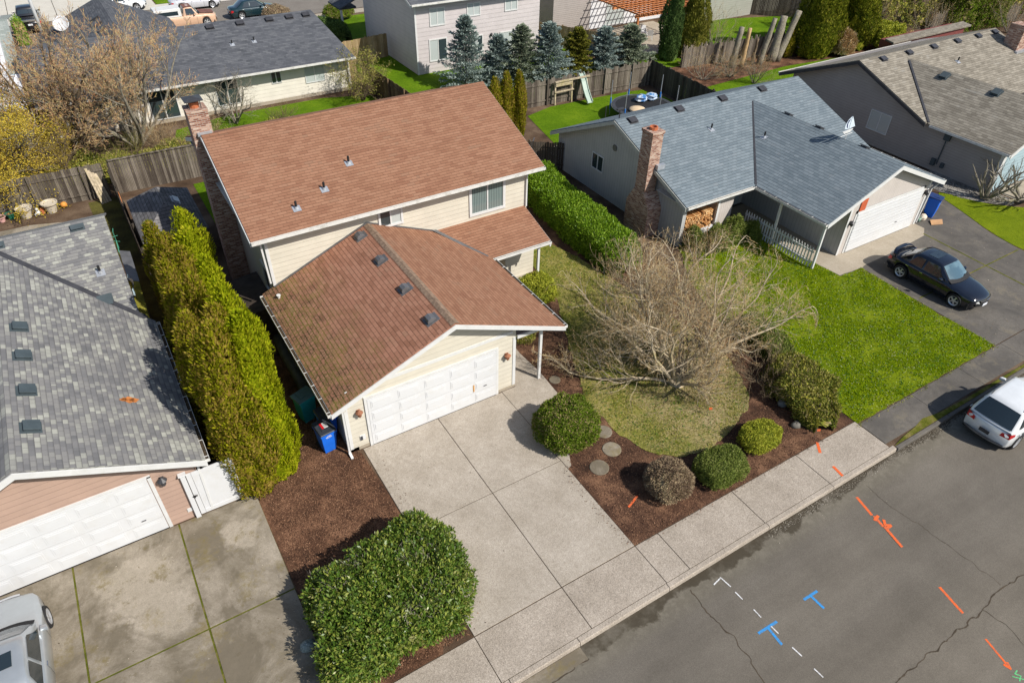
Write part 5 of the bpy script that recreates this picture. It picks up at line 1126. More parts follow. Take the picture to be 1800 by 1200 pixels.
# junk by that bin
t = thing('cardboard_box', 'flattened cardboard box leaning at the foot of the far blue bin', 'box', (31.3, -.35, .02)); b = MB(); b.add([(30.9, -.6, .03), (31.5, -.85, .03), (31.9, -.55, .05), (31.2, -.3, .08), (30.9, -.6, .06), (31.5, -.85, .06), (31.9, -.55, .08), (31.2, -.3, .11)], [(3,2,1,0), (4,5,6,7), (0,1,5,4), (1,2,6,5), (2,3,7,6), (3,0,4,7)]); b.build('panel', plain('cardboard', (.45, .26, .13), .9, var=.15), t, uv=False)
b = MB(); b.lathe([(.10, 0), (.13, .26), (.11, .26), (.09, .03)], (30.65, .02, .02), 12); tag(b.build('bucket', plain('green_white_tub', (.30, .42, .34), .6, var=.3), smooth=True, uv=False), 'small pale green tub beside the cardboard', 'tub')
b = MB(); b.lathe([(.12, 0), (.19, .1), (.2, .22), (.10, .34), (.02, .36)], (30.95, .0, .02), 9, sx=1.2); tag(b.build('paper_bag', plain('crumpled_paper', (.58, .50, .40), .9, var=.2), uv=False), 'crumpled tan paper bag against the garage corner', 'bag')

# ------------------------------------------------------------------ fences and gates
def fence(label, p0, p1, h=1.8, mat='wood', z=0, post=2.4, postmat=None, cap=False, lean=0.0, group='wooden fences between the yards', jag=.04, seed=1, rails_side=None):
    p0 = Vector((*p0, z)); p1 = Vector((*p1, z)); d = (p1 - p0); Ln = d.length; d.normalize(); n = Vector((-d.y, d.x, 0)); Rr = random.Random(seed)
    t = thing('fence', label, 'fence', tuple((p0 + p1) / 2), 0, group)
    b = MB(); k = 0.0; i = 0
    while k < Ln - .02:
        wd = min(.138, Ln - k); hh = h + Rr.uniform(-jag, jag * .4); o = n * Rr.uniform(-.008, .008) + n * lean * 0
        a = p0 + d * (k + .004) + o; c = p0 + d * (k + wd - .004) + o; th = n * .010; tp = Vector((0, 0, hh)) + n * lean
        vs = [a - th, c - th, c + th, a + th]; vs += [v + tp for v in vs]
        b.add(vs, [(0,3,2,1), (4,5,6,7), (0,1,5,4), (1,2,6,5), (2,3,7,6), (3,0,4,7)]); k += .142; i += 1
    b.build('boards', m[mat], t)
    b = MB(); rs = rails_side or 1
    for zz in (.35, h - .35): b.bar(p0 + n*rs*.035 + Vector((0, 0, zz)) + n*lean*zz/h, p1 + n*rs*.035 + Vector((0, 0, zz)) + n*lean*zz/h, .04, .09)
    if cap: b.bar(p0 + Vector((0, 0, h + .03)), p1 + Vector((0, 0, h + .03)), .14, .04)
    b.build('rails', m[postmat or mat], t)
    k = 0
    while k <= Ln + .01:
        q = MB(); c = p0 + d * k + n * rs * .10; q.bar(c, c + Vector((0, 0, h + .03)) + n * lean, .09, .09); q.build('post', m[postmat or mat], t); k += post
    return t
fence('weathered grey fence behind the flower pots', (-18, 24.05), (-5.0, 23.75), 1.85, 'wood', seed=2, rails_side=-1)
fence('tall weathered fence behind the garden shed', (-4.65, 23.75), (13.4, 23.5), 1.85, 'wood', seed=3, cap=True)
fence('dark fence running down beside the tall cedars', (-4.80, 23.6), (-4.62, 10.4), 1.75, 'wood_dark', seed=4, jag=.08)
fence('sagging grey fence below the blue spruces', (20.3, 23.4), (31.6, 22.9), 1.8, 'wood', seed=5, jag=.16, rails_side=-1)
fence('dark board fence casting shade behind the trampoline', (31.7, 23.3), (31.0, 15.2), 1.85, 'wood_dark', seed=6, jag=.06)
fence('brown fence with posts running back beside the ivory house', (13.5, 23.6), (13.1, 32.9), 1.8, 'wood_brown', seed=7, rails_side=1)
fence('grey fence panel joining the ivory and mauve houses', (13.2, 37.6), (17.4, 38.2), 1.8, 'wood_tan', seed=8)
fence('short fence behind the corner of the ivory house', (12.2, 34.3), (13.2, 34.2), 1.7, 'wood_tan', seed=9)
fence('tan fence between the mauve and grey-brown houses', (28.5, 37.5), (33.4, 29.0), 1.8, 'wood_tan', seed=10)
fence('dark fence across the top right gardens', (45.5, 41.0), (62, 24.8), 2.0, 'wood_dark', seed=11)
fence('leaning grey boards behind the cut tree trunks', (36.4, 24.6), (47.5, 23.4), 1.7, 'wood', seed=12, jag=.25)
fence('dark fence by the corner of the blue-grey roofed house', (16.2, 15.4), (17.8, 14.2), 1.7, 'wood_dark', seed=13)
fence('pale boards between the hedge and the tan roof', (64, 21.5), (75, 19.5), 1.6, 'wood', seed=14, jag=.3)
# leaning pale plank panels where the fences meet
t = thing('plank_panel', 'pale broken planks leaning in the fence corner by the pots', 'planks', (-5.4, 23.3, 0)); b = MB()
for k in range(4): b.bar((-5.55 + k*.13, 22.9 + k*.05, 0), (-5.75 + k*.12, 23.75, 1.7 - k*.12), .11, .02)
b.build('planks', m['bark_pale'], t)
t = thing('plank_panel', 'orange-brown plank standing on top of the cedar-side fence', 'planks', (-4.62, 21.5, 0)); b = MB(); b.bar((-4.70, 23.2, .3), (-4.68, 20.2, 1.35), .03, .5); b.build('planks', m['cedar_beam'], t)
# picket fence on the porch: each picket is a part
t = thing('picket_fence', 'white picket fence along the porch of the blue-grey roofed house', 'picket fence', (22.1, 2, 0))
for k in range(26):
    y = 4.1 - k * .165; b = MB(); x = 22.0; b.add([(x, y-.035, .06), (x+.02, y-.035, .06), (x+.02, y+.035, .06), (x, y+.035, .06), (x, y-.035, 1.02), (x+.02, y-.035, 1.02), (x+.02, y+.035, 1.02), (x, y+.035, 1.02), (x, y, 1.10), (x+.02, y, 1.10)],
        [(0,4,5,1), (1,5,9,6,2), (2,6,7,3), (3,7,8,4,0), (4,8,9,5), (6,9,8,7)]); b.build('picket', m['white'], t, uv=False)
b = MB()
for z in (.28, .82): b.box(22.022, 22.06, -.1, 4.2, z, z + .08)
b.build('rail', m['white'], t)
# white vinyl gate
t = thing('gate', 'white vinyl side gate shaded by the cedars', 'gate', (-5.1, 0, 0))
b = MB(); b.box(-5.86, -5.72, -.12, .02, 0, 1.95); b.box(-5.90, -5.68, -.16, .06, 1.95, 1.99); b.build('post', m['door_white'], t, bevel=.01)
b = MB(); b.box(-5.70, -5.56, -.09, -.03, .08, 1.9); b.box(-4.52, -4.38, -.09, -.03, .08, 1.9); b.box(-5.555, -4.525, -.09, -.03, .08, .24); b.box(-5.555, -4.525, -.09, -.03, 1.74, 1.9)
b.box(-5.553, -4.527, -.072, -.045, .245, 1.735)
b.build('gate_leaf', m['door_white'], t, bevel=.006)
b = MB(); b.box(-5.74, -5.60, -.135, -.121, .95, 1.0); b.box(-5.70, -5.66, -.150, -.136, .92, 1.03); b.build('latch', m['black'], t)

# ------------------------------------------------------------------ yard things
t = thing('garden_shed', 'small garden shed with a hipped grey shingle roof beside the cedars', 'shed', (-3, 16.5, 0))
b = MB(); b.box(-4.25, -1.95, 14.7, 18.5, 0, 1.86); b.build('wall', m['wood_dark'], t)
b = MB(); pk_ = [(-4.50, 14.4, 1.8), (-1.72, 14.4, 1.8), (-1.72, 18.8, 1.8), (-4.50, 18.8, 1.8), (-3.12, 15.8, 2.72), (-3.12, 17.6, 2.72)]
b.add(pk_, [(0, 1, 4), (1, 2, 5, 4), (2, 3, 5), (3, 0, 4, 5)]); b.slab([(-4.50, 14.4, 1.795), (-1.72, 14.4, 1.795), (-1.72, 18.8, 1.795), (-4.50, 18.8, 1.795)], .08); sr = b.build('roof', m['shed_roof'], t)
vent_box(sr, (-2.55, 16.6, 2.345), (.657, 0, 1), (.5, .22, .08), 'galv')
b = MB(); b.box(-2.02, -.84, 7.35, 10.0, 0, 1.45); b.slab([(-2.1, 7.3, 1.46), (-.83, 7.3, 1.6), (-.83, 10.05, 1.6), (-2.1, 10.05, 1.46)], .05)
tag(b.build('storage_box', plain('dark_brown_storage', (.05, .038, .03), .8, var=.4)), 'dark brown storage box between the cedars and the chimney', 'storage box')
b = MB(); b.path([(-1.18, 6.6, .55), (-1.22, 5.5, .50), (-1.20, 4.0, .45), (-1.22, 3.3, .40)], .20, 10); tag(b.build('rolled_cover', plain('grey_black_sheet', (.06, .06, .062), .6, var=.4), smooth=True, uv=False), 'long dark rolled cover lying along the garage side wall', 'rolled cover')
# flower pots
def pot(label, c, r, h, mat, plant=None, pl=None):
    t = thing('flower_pot', label, 'flower pot', (*c, .016), 0, 'pots along the back fence'); c3 = (*c, .02)
    b = MB(); b.lathe([(r*.62, 0), (r*.9, h*.85), (r*1.08, h*.86), (r*1.10, h), (r*.96, h), (r*.92, h*.88)], c3, 20); p = b.build('pot', mat, t, smooth=False, uv=False)
    b = MB(); b.cyl((c[0], c[1], h*.86 + .02), (0, 0, 1), r*.90, .02, 18); b.build('soil', m['soil'], t, uv=False)
    return t
cream_pot = plain('cream_glazed_pot', (.52, .46, .36), .6, var=.1)
pot('large cream pot with bare soil left of the small figurines', (-9.02, 23.25), .36, .55, cream_pot); pot('large cream pot with bare soil right of the small figurines', (-7.88, 23.25), .36, .55, cream_pot)
pot('small green pot holding a leafy plant', (-9.68, 23.45), .21, .32, plain('green_pot', (.02, .14, .08), .5)); pot('small square pink pot at the left edge', (-10.1, 23.35), .2, .28, plain('pink_pot', (.62, .36, .33), .6))
b = MB(); b.lathe([(.04, 0), (.14, .05), (.17, .14), (.12, .25), (.02, .28)], (-7.30, 23.5, .02), 14); tag(b.build('pumpkin', plain('orange_pumpkin', (.60, .25, .05), .7, var=.15), smooth=True, uv=False), 'small orange pumpkin by the fence right of the cream pots', 'pumpkin')
t = thing('garden_figurine', 'small white and terracotta garden figurine between the cream pots', 'figurine', (-8.45, 23.3, .02)); b = MB(); b.lathe([(.10, 0), (.12, .1), (.06, .22), (.08, .3), (.02, .38)], (-8.5, 23.3, .02), 10); b.lathe([(.05, 0), (.06, .08), (.02, .14)], (-8.62, 23.2, .02), 8); b.build('white_figure', m['white'], t, uv=False); b = MB(); b.lathe([(.09, 0), (.12, .18), (.08, .3), (.03, .34)], (-8.28, 23.3, .02), 10); b.build('terracotta_figure', m['clay'], t, uv=False)
t = thing('hose_stand', 'green metal hose stand in the shady side yard', 'hose stand', (-5.5, 17.6, 0)); b = MB(); gp = [(-5.5, 17.6, 0), (-5.5, 17.6, 1.0), (-5.45, 17.75, 1.1)]; b.path(gp, .014); b.path([(-5.62, 17.6, .75), (-5.36, 17.6, .78)], .012); b.path([(-5.62, 17.7, .5), (-5.36, 17.5, .5)], .012); b.path([(-5.5, 17.6, .55), (-5.55, 17.1, .2), (-5.45, 16.7, .03)], .02)
b.build('stand', plain('mint_green_metal', (.07, .28, .19), .5), t, uv=False)
b = MB(); b.box(-6.9, -5.9, 18.6, 18.75, .9, .95); b.box(-6.9, -6.85, 18.6, 18.75, 0, .9); b.box(-5.95, -5.9, 18.6, 18.75, 0, .9); tag(b.build('garden_bench', plain('green_bench', (.05, .25, .15), .5)), 'green bench edge just behind the grey ridge', 'bench')
# stepping stones
stl = ['round stepping stone half hidden by the big round green shrub', 'largest round stepping stone in the middle of the row of three', 'round stepping stone nearest the sidewalk', 'small round stepping stone beside the porch post']
for (x, y, r), l in zip(((7.18, -3.62, .30), (6.92, -4.42, .33), (6.06, -4.85, .33), (7.22, -.50, .22)), stl):
    b = MB(); b.lathe([(r, 0), (r, .03), (r - .02, .04)], (x, y, .005), 24); tag(b.build('stepping_stone', m['concrete_old'], uv=False), l, 'stepping stone', 'round stepping stones in the mulch')
def rock(label, c, r, h, mat, group=None, name='rock'):
    b = MB(); n = 12; rr = random.Random(hash(label) % 1000 if False else int(c[0]*100) % 97)
    prof = [(r*.8, 0), (r, h*.35), (r*.85, h*.75), (r*.4, h), (.01, h*1.02)]; b.lathe(prof, (*c, 0), n, sx=1.25)
    b.v = [(x + rr.uniform(-.02, .02), y + rr.uniform(-.02, .02), z + rr.uniform(-.015, .015)) for x, y, z in b.v]
    return tag(b.build(name, mat, smooth=True, uv=False), label, 'rock', group)
rock('speckled grey-green rock at the left end of the big hedge', (-4.28, -5.85), .17, .26, plain('speckled_rock', (.20, .24, .23), .8, var=.5, scale=30), 'garden rocks')
rock('dark smooth rock half under the big hedge', (-3.98, -5.95), .17, .22, plain('dark_rock', (.07, .08, .09), .7, var=.3), 'garden rocks')
rock('pale rock in shade under the sidewalk end of the mixed shrub', (13.75, -5.9), .18, .2, plain('pale_rock', (.13, .14, .135), .8, var=.2), 'garden rocks')  # pale rock with the shrub's shade put into its darker colour
rock('pale rock tucked behind the yellow shrub', (13.3, -6.9), .16, .18, plain('pale_rock2', (.15, .14, .12), .8, var=.2), 'garden rocks')  # colour lowered here too, to stand for shade on a pale rock
for (x, y), l in zip(((13.42, -7.62), (10.9, -4.9)), ('small orange marking flag standing by the sidewalk', 'small orange marking flag on the mossy lawn')):
    t = thing('marking_flag', l, 'flag', (x, y, 0), 0, 'orange marking flags'); b = MB(); b.tube((x, y, 0), (x, y, .42), .006, .006, 5); b.build('wire', m['grey_metal'], t, uv=False); b = MB(); b.add([(x, y, .42), (x + .02, y - .005, .32), (x + .15, y - .05, .30), (x + .13, y - .04, .41), (x, y+.004, .42), (x + .02, y - .001, .32), (x + .15, y - .046, .30), (x + .13, y - .036, .41)], [(0,1,2,3), (7,6,5,4)]); b.build('cloth', m['mk_orange'], t, uv=False)
# trampoline
t = thing('trampoline', 'round black trampoline with blue-sleeved poles below the grey fences', 'trampoline', (27.2, 18.0, 0))
cx, cy, R_ = 27.0, 18.2, 2.1
b = MB(); b.cyl((cx, cy, .82), (0, 0, 1), R_ - .25, .02, 36); b.build('mat', m['black'], t, uv=False)
b = MB(); P_ = [(cx + R_*math.cos(k*math.pi/18), cy + R_*math.sin(k*math.pi/18), .82) for k in range(37)]; b.path(P_, .03, 6); b.build('frame', m['grey_metal'], t, uv=False)
b = MB(); pi_ = [(cx + (R_-.04)*math.cos(k*math.pi/18), cy + (R_-.04)*math.sin(k*math.pi/18), .85) for k in range(37)]; po = [(cx + (R_-.27)*math.cos(k*math.pi/18), cy + (R_-.27)*math.sin(k*math.pi/18), .85) for k in range(37)]
for k in range(36): b.poly([pi_[k], pi_[k+1], po[k+1], po[k]])
b.build('pad', m['dark_metal'], t, uv=False)
slv = plain('blue_pole_sleeve', (.03, .16, .48), .6)
for k in range(6):
    a = k * math.pi / 3 + .3; x = cx + (R_+.05)*math.cos(a); y = cy + (R_+.05)*math.sin(a); b = MB(); b.tube((x, y, 0), (x, y, 2.35), .022, .022, 8); q = b.build('pole', m['galv'], t, uv=False); b = MB(); b.tube((x, y, .45), (x, y, 1.2), .05, .05, 8); b.build('sleeve', slv, q, uv=False)
b = MB(); b.lathe([(.5, 0), (.56, .05), (.5, .14), (.2, .2), (.02, .2)], (26.1, 17.7, .86), 16); tag(b.build('sandpit_lid', plain('tan_shell', (.62, .47, .3), .6), smooth=True, uv=False), 'round tan lid lying on the trampoline', 'lid')
for i, (x, y, z, c, l) in enumerate(((27.4, 18.9, .88, (.04, .16, .4), 'blue and white crumpled cover on the trampoline, left one'), (28.2, 18.8, .88, (.06, .2, .42), 'blue and white crumpled cover on the trampoline, right one'))):
    b = MB(); b.lathe([(.30, 0), (.42, .08), (.30, .25), (.38, .3), (.1, .42)], (x, y, z), 11); rr = random.Random(i); b.v = [(p[0] + rr.uniform(-.07, .07), p[1] + rr.uniform(-.07, .07), p[2] + rr.uniform(-.03, .05)) for p in b.v]; tag(b.build('crumpled_cover', glassm('cover%d' % i if False else 'blue_white_cover', c, .5, .3, c2=(.5, .55, .6)), uv=False), l, 'cover')
# slide and play frame leaning on the fence
t = thing('play_slide', 'green plastic slide on a weathered wooden play frame', 'slide', (25.3, 23, 0))
b = MB(); pts = [(25.45, 23.2, 1.75), (25.40, 22.75, 1.35), (25.36, 22.4, .85), (25.32, 22.0, .45), (25.3, 21.7, .18)]
for a, c in zip(pts[:-1], pts[1:]): b.bar(a, c, .42, .04); b.bar((a[0]-.21, a[1], a[2]+.06), (c[0]-.21, c[1], c[2]+.06), .04, .14); b.bar((a[0]+.21, a[1], a[2]+.06), (c[0]+.21, c[1], c[2]+.06), .04, .14)
b.build('chute', plain('sage_green_plastic', (.30, .38, .32), .5), t, uv=False)
b = MB()
for x in (23.2, 24.6, 25.9): b.bar((x, 22.95, 0), (x, 23.05, 1.6), .1, .1)
b.bar((23.1, 22.9, 1.6), (26.0, 22.9, 1.6), .1, .1); b.bar((23.1, 22.9, .9), (24.7, 22.9, .9), .08, .08); b.box(23.2, 24.6, 22.92, 23.0, 1.25, 1.62); b.build('frame', m['bark_pale'], t, uv=False)
t = thing('washing_pole', 'thin metal T-shaped pole standing on the neighbour lawn', 'pole', (23.3, 17.5, 0)); b = MB(); b.tube((23.3, 17.5, 0), (23.3, 17.5, 1.7), .03, .03, 8); b.build('pole', m['dark_metal'], t, uv=False)
b = MB(); b.path([(19.6 + 1.1*math.cos(a), 16.4 + .8*math.sin(a), .05) for a in [k*math.pi/14 for k in range(2, 22)]], .025, 6); tag(b.build('garden_hose', plain('pale_hose', (.5, .48, .36), .6), uv=False), 'pale loop of hose on the neighbour lawn behind the cypress', 'hose')
# junk beside the corner
t = thing('scrap_pile', 'pile of grey scrap and bent frames at the hedge end by the house corner', 'scrap', (17, 15.7, 0)); b = MB(); rr = random.Random(5)
for k in range(14): p = Vector((16.6 + rr.uniform(-.6, .7), 15.9 + rr.uniform(-.6, .9), rr.uniform(.05, .5))); b.bar(p, p + Vector((rr.uniform(-.7, .7), rr.uniform(-.7, .7), rr.uniform(.1, .8))), .05, .03)
b.build('scrap', m['grey_metal'], t, uv=False)
# pergola with patio chairs
t = thing('pergola', 'orange stained timber pergola over a patio', 'pergola', (39.5, 33, 0))
for x in (36.4, 42.6):
    for y in (30.4,): b = MB(); b.box(x - .08, x + .08, y - .08, y + .08, .02, 2.42); b.build('post', m['cedar_beam'], t)
b = MB(); b.box(36.0, 43.0, 30.3, 30.38, 2.42, 2.66); b.box(36.0, 43.0, 33.3, 33.38, 2.42, 2.66); b.build('beam', m['cedar_beam'], t)
for k in range(15): x = 36.15 + k * .47; b = MB(); b.box(x, x + .05, 29.9, 36.5, 2.665, 2.80); b.build('rafter', m['cedar_beam'], t)
b = MB()
for k in range(12): y = 30.0 + k * .55; b.box(36.0, 43.0, y, y + .045, 2.805, 2.85)
b.build('battens', m['cedar_beam'], t)
def patio_chair(loc, rz, label):
    t = thing('patio_chair', label, 'chair', loc, rz, 'white plastic patio chairs', world=False); b = MB(); b.box(-.25, .25, -.25, .25, .42, .46); b.build('seat', m['white'], t, uv=False)
    b = MB(); b.add([(-.25, .23, .46), (.25, .23, .46), (.2, .36, .92), (-.2, .36, .92), (-.25, .26, .46), (.25, .26, .46), (.2, .39, .92), (-.2, .39, .92)], [(0,1,2,3), (7,6,5,4), (3,2,6,7), (0,3,7,4), (1,5,6,2)]); b.build('backrest', m['white'], t, uv=False)
    for sx in (-1, 1):
        for sy in (-1, 1): b = MB(); b.bar((sx*.22, sy*.22, 0), (sx*.22, sy*.22, .42), .05, .05); b.build('leg', m['white'], t, uv=False)
        b = MB(); b.box(sx*.25 - .03, sx*.25 + .03, -.22, .26, .62, .66); b.build('armrest', m['white'], t, uv=False)
patio_chair((38.2, 31.9, .03), .4, 'white patio chair on the left under the pergola'); patio_chair((39.0, 32.4, .03), -.5, 'white patio chair behind the other under the pergola'); patio_chair((38.9, 31.5, .03), 2.6, 'white patio chair nearest the cypress')
# bird bath, sailboat weather vane, dishes, tall pole
t = thing('bird_bath', 'terracotta bird bath on the planting strip', 'bird bath', (47.0, 22.0, 0)); b = MB(); b.lathe([(.18, 0), (.09, .1), (.08, .6), (.14, .68)], (47.0, 22.0, .02), 12); b.build('pedestal', m['clay'], t, uv=False); b = MB(); b.lathe([(.1, 0), (.36, .08), (.38, .12), (.3, .09)], (47.0, 22.0, .70), 16); b.build('bowl', m['concrete_tan'], t, uv=False)
t = thing('weather_vane', 'white and blue sailboat weather vane on the wing ridge', 'weather vane', (26.4, 2.9, 4.33)); b = MB(); b.path([(26.4, 2.9, 4.33), (26.4, 2.9, 4.75)], .02, 6); b.path([(25.95, 2.9, 4.55), (26.8, 2.9, 4.6)], .015, 6); b.build('rod', m['white'], t, uv=False)
b = MB(); b.add([(26.0, 2.88, 4.78), (26.75, 2.88, 4.82), (26.6, 2.88, 4.68), (26.15, 2.88, 4.66), (26.0, 2.92, 4.78), (26.75, 2.92, 4.82), (26.6, 2.92, 4.68), (26.15, 2.92, 4.66)], [(0,1,2,3), (7,6,5,4), (0,4,5,1), (1,5,6,2), (2,6,7,3), (3,7,4,0)]); b.build('hull', m['white'], t, uv=False)
b = MB(); a0 = [(26.42, 4.86), (26.42, 5.50), (26.85, 4.92)]; b.add([(x, 2.89, z) for x, z in a0] + [(x, 2.91, z) for x, z in a0], [(0,1,2), (5,4,3), (0,3,4,1), (1,4,5,2), (2,5,3,0)]); c0 = [(26.38, 4.86), (26.38, 5.48), (26.18, 5.35), (26.05, 5.12), (26.08, 4.92)]; b.add([(x, 2.89, z) for x, z in c0] + [(x, 2.91, z) for x, z in c0], [(0,1,2,3,4), (9,8,7,6,5)] + [(i, i+5, (i+1)%5+5, (i+1)%5) for i in range(5)]); b.build('sail', [plain('pale_blue_sail', (.55, .62, .68), .5)], t, uv=False)
b = MB(); b.add([(26.34, 2.885, 5.40), (26.22, 2.885, 5.15), (26.30, 2.885, 4.90), (26.18, 2.885, 5.0), (26.14, 2.885, 5.15), (26.2, 2.885, 5.32)], [(0,1,2,3,4,5)]); b.build('stripe', plain('navy_stripe', (.02, .03, .1), .5), t, uv=False)
def dish(label, c, r, h):
    t = thing('satellite_dish', label, 'satellite dish', (c[0], c[1], 0)); b = MB(); b.path([(c[0], c[1], 0), (c[0], c[1], h)], .04, 8); b.build('mast', m['grey_metal'], t, uv=False)
    b = MB(); M_ = Matrix.Translation((c[0], c[1] - .1, h + .1)) @ Matrix.Rotation(math.radians(48), 4, 'X') @ Matrix.Rotation(math.radians(-15), 4, 'Y'); b.lathe([(.01, 0), (r*.5, .05), (r*.85, .16), (r, .24), (r*1.01, .22), (r*.5, .02), (.02, -.03)], (0, 0, 0), 24); b.xform(M_); b.build('dish', m['door_white'], t, smooth=True, uv=False)
    b = MB(); b.path([tuple(M_ @ Vector((0, -r*.9, .2))), tuple(M_ @ Vector((0, -.1, r*1.1)))], .02, 6); b.build('feed_arm', m['grey_metal'], t, uv=False)
dish('large white satellite dish on a tall mast beside the far street', (-4.25, 45.5), .55, 3.3); dish('small pale satellite dish near the green hedge strip', (-6.6, 44.5), .34, 1.6)
t = thing('utility_pole', 'tall white pole rising past the brick chimney at top left', 'pole', (-5.69, 50.4, 0)); b = MB(); b.tube((-5.69, 50.4, 0), (-5.69, 50.4, 9), .14, .10, 14); b.build('pole', m['door_white'], t, smooth=True, uv=False)
# cut tree trunks standing in the garden
tl = ['ivy-scarred cut trunk leftmost of the standing trunks', 'smooth pale cut trunk second from the left', 'short dark cut stump between the pale and the tall trunks', 'tall leaning cut trunk in the middle of the row', 'thick cut trunk crossing the one beside it', 'tallest leaning cut trunk at the right of the row']
for (x, y, lx, ly, h, r, mt), l in zip(((40.0, 22.8, .3, 0, 3.0, .20, 'bark'), (40.85, 22.55, .15, 0, 2.9, .15, 'timber'), (42.0, 22.5, .1, 0, 2.0, .11, 'bark_brown'), (42.6, 22.3, .7, 0, 3.4, .19, 'bark'), (44.1, 22.4, .7, .3, 3.3, .32, 'bark'), (44.5, 22.2, 1.6, .2, 3.6, .24, 'bark')), tl):
    b = MB(); n = 7; rr = random.Random(int(x*10)); pts = [(x + lx*k/n + rr.uniform(-.04, .04), y + ly*k/n, h*k/n) for k in range(n+1)]; b.path(pts, [r*(1.25 - .35*k/n + rr.uniform(-.10, .10)) for k in range(n+1)], 10); tag(b.build('tree_stump', m[mt], smooth=True, uv=False), l, 'cut trunk', 'cut tree trunks standing in the rear garden')
t = thing('wood_shed', 'low red shed with a flat roof behind the tan shingle roof', 'shed', (56, 17, 0)); b = MB(); b.box(51.5, 61, 16.9, 18.2, 0, 1.8); b.build('wall', plain('dark_red_paint', (.16, .045, .04), .7), t); b = MB(); b.slab([(51, 16.7, 1.95), (61.5, 16.7, 1.95), (61.5, 17.5, 2.05), (51, 17.5, 2.05)], .12); b.build('roof', m['taupe_roof'], t)

# ------------------------------------------------------------------ foliage
def fast_mesh(name, V, k, mats, parent=None, mi=None, center=True):
    """V: (N*k, 3) array, N polygons of k corners each"""
    n = len(V) // k; me = bpy.data.meshes.new(name)
    me.vertices.add(n * k); me.vertices.foreach_set('co', np.ascontiguousarray(V, np.float32).ravel())
    me.loops.add(n * k); me.loops.foreach_set('vertex_index', np.arange(n * k, dtype=np.int32))
    me.polygons.add(n); me.polygons.foreach_set('loop_start', np.arange(0, n * k, k, dtype=np.int32))
    me.update(calc_edges=True)
    if mi is not None: me.polygons.foreach_set('material_index', np.ascontiguousarray(mi, np.int32))
    return finish(name, me, mats, parent, False, center)
def unit(a): return a / np.maximum(1e-9, np.linalg.norm(a, axis=1))[:, None]
def nz(P, f, seed=0.0):       # cheap smooth noise in about -1..1
    x, y, z = P[:, 0] * f + seed, P[:, 1] * f + seed * 1.7, P[:, 2] * f + seed * .6
    return (np.sin(x + 1.7 * np.sin(y * .9 + z * .5)) + np.sin(y * 1.3 + 1.3 * np.sin(z * 1.1 + x * .4)) + np.sin(z * 1.2 + 1.5 * np.sin(x * .8 - y * .6))) / 3
def leaf_quads(P, D, N, L, W):
    """diamond leaves: base P, growing along D, facing N, length L, width W"""
    S = unit(np.cross(D, N)) * (W / 2)[:, None]; Lc = L[:, None]
    V = np.empty((len(P), 4, 3)); V[:, 0] = P; V[:, 1] = P + D * Lc * .5 + S; V[:, 2] = P + D * Lc; V[:, 3] = P + D * Lc * .5 - S
    return V.reshape(-1, 3)
def blob_points(c, r, n, pw=2.6, amp=.12, fq=3, seed=0, depth=.22, flat=.0):
    d = unit(RNG.normal(size=(n, 3))); d[:, 2] = np.abs(d[:, 2]) if flat >= 0 else d[:, 2]
    q = (np.abs(d) ** pw).sum(1) ** (-1 / pw)
    k = q * (1 + amp * nz(d * 3, fq / 2, seed) + amp * .5 * nz(d * 3, fq * 1.6, seed + 3))
    lay = 1 - depth * RNG.random(n) ** 1.6
    P = d * (k * lay)[:, None] * np.array(r) + np.array(c)
    N = unit(d / np.array(r) * np.sign(1)); return P, N
def bush(name, label, cat, c, r, mat, n=6000, leaf=(.09, .04), pw=2.8, amp=.08, seed=0, group=None, fq=3, stem='bark_brown', shear=None, spiky=.5, depth=.22):
    t = thing(name, label, cat, (c[0], c[1], 0), 0, group)
    P, N = blob_points((c[0], c[1], c[2]), r, n, pw, amp, fq, seed, depth)
    if shear: P[:, :2] += shear(P)
    P[:, 2] += .05 * r[2] * nz(P, 9 / max(r), seed + 4); P[:, :2] += (.035 * r[0] * nz(P, 11 / max(r), seed + 6))[:, None]
    keep = nz(P, 6.5 / max(r), seed + 9) + .8 * nz(P, 15 / max(r), seed + 2) > -.95; P = P[keep]; N = N[keep]; n = len(P)
    D = unit(N * spiky + RNG.normal(size=P.shape) * .55 + np.array([0, 0, .25])); NN = unit(N + RNG.normal(size=P.shape) * .5)
    L = leaf[0] * (.6 + .8 * RNG.random(n)); W = leaf[1] * (.7 + .6 * RNG.random(n))
    V = leaf_quads(P, D, NN, L, W)
    # inner mass of twigs and leaves so the ground does not show through
    ni = 500; Pi, Ni = blob_points((c[0], c[1], c[2]), tuple(x * .80 for x in r), ni, pw, amp, fq, seed, .06)
    if shear: Pi[:, :2] += shear(Pi)
    T = unit(np.cross(Ni, RNG.normal(size=Pi.shape))); V2 = leaf_quads(Pi - T * .5 * min(r) * .55, T, Ni, np.full(ni, min(r) * .55), np.full(ni, min(r) * .5))
    fast_mesh('foliage', np.vstack([V, V2]), 4, m[mat], t)
    b = MB(); rr = random.Random(seed)
    for k in range(5): a = rr.uniform(0, 6.28); b.path([(c[0] + .05*math.cos(a), c[1] + .05*math.sin(a), 0), (c[0] + r[0]*.4*math.cos(a), c[1] + r[1]*.4*math.sin(a), r[2]*.5)], [.03, .015], 5)
    b.build('stem', m[stem], t, uv=False); return t

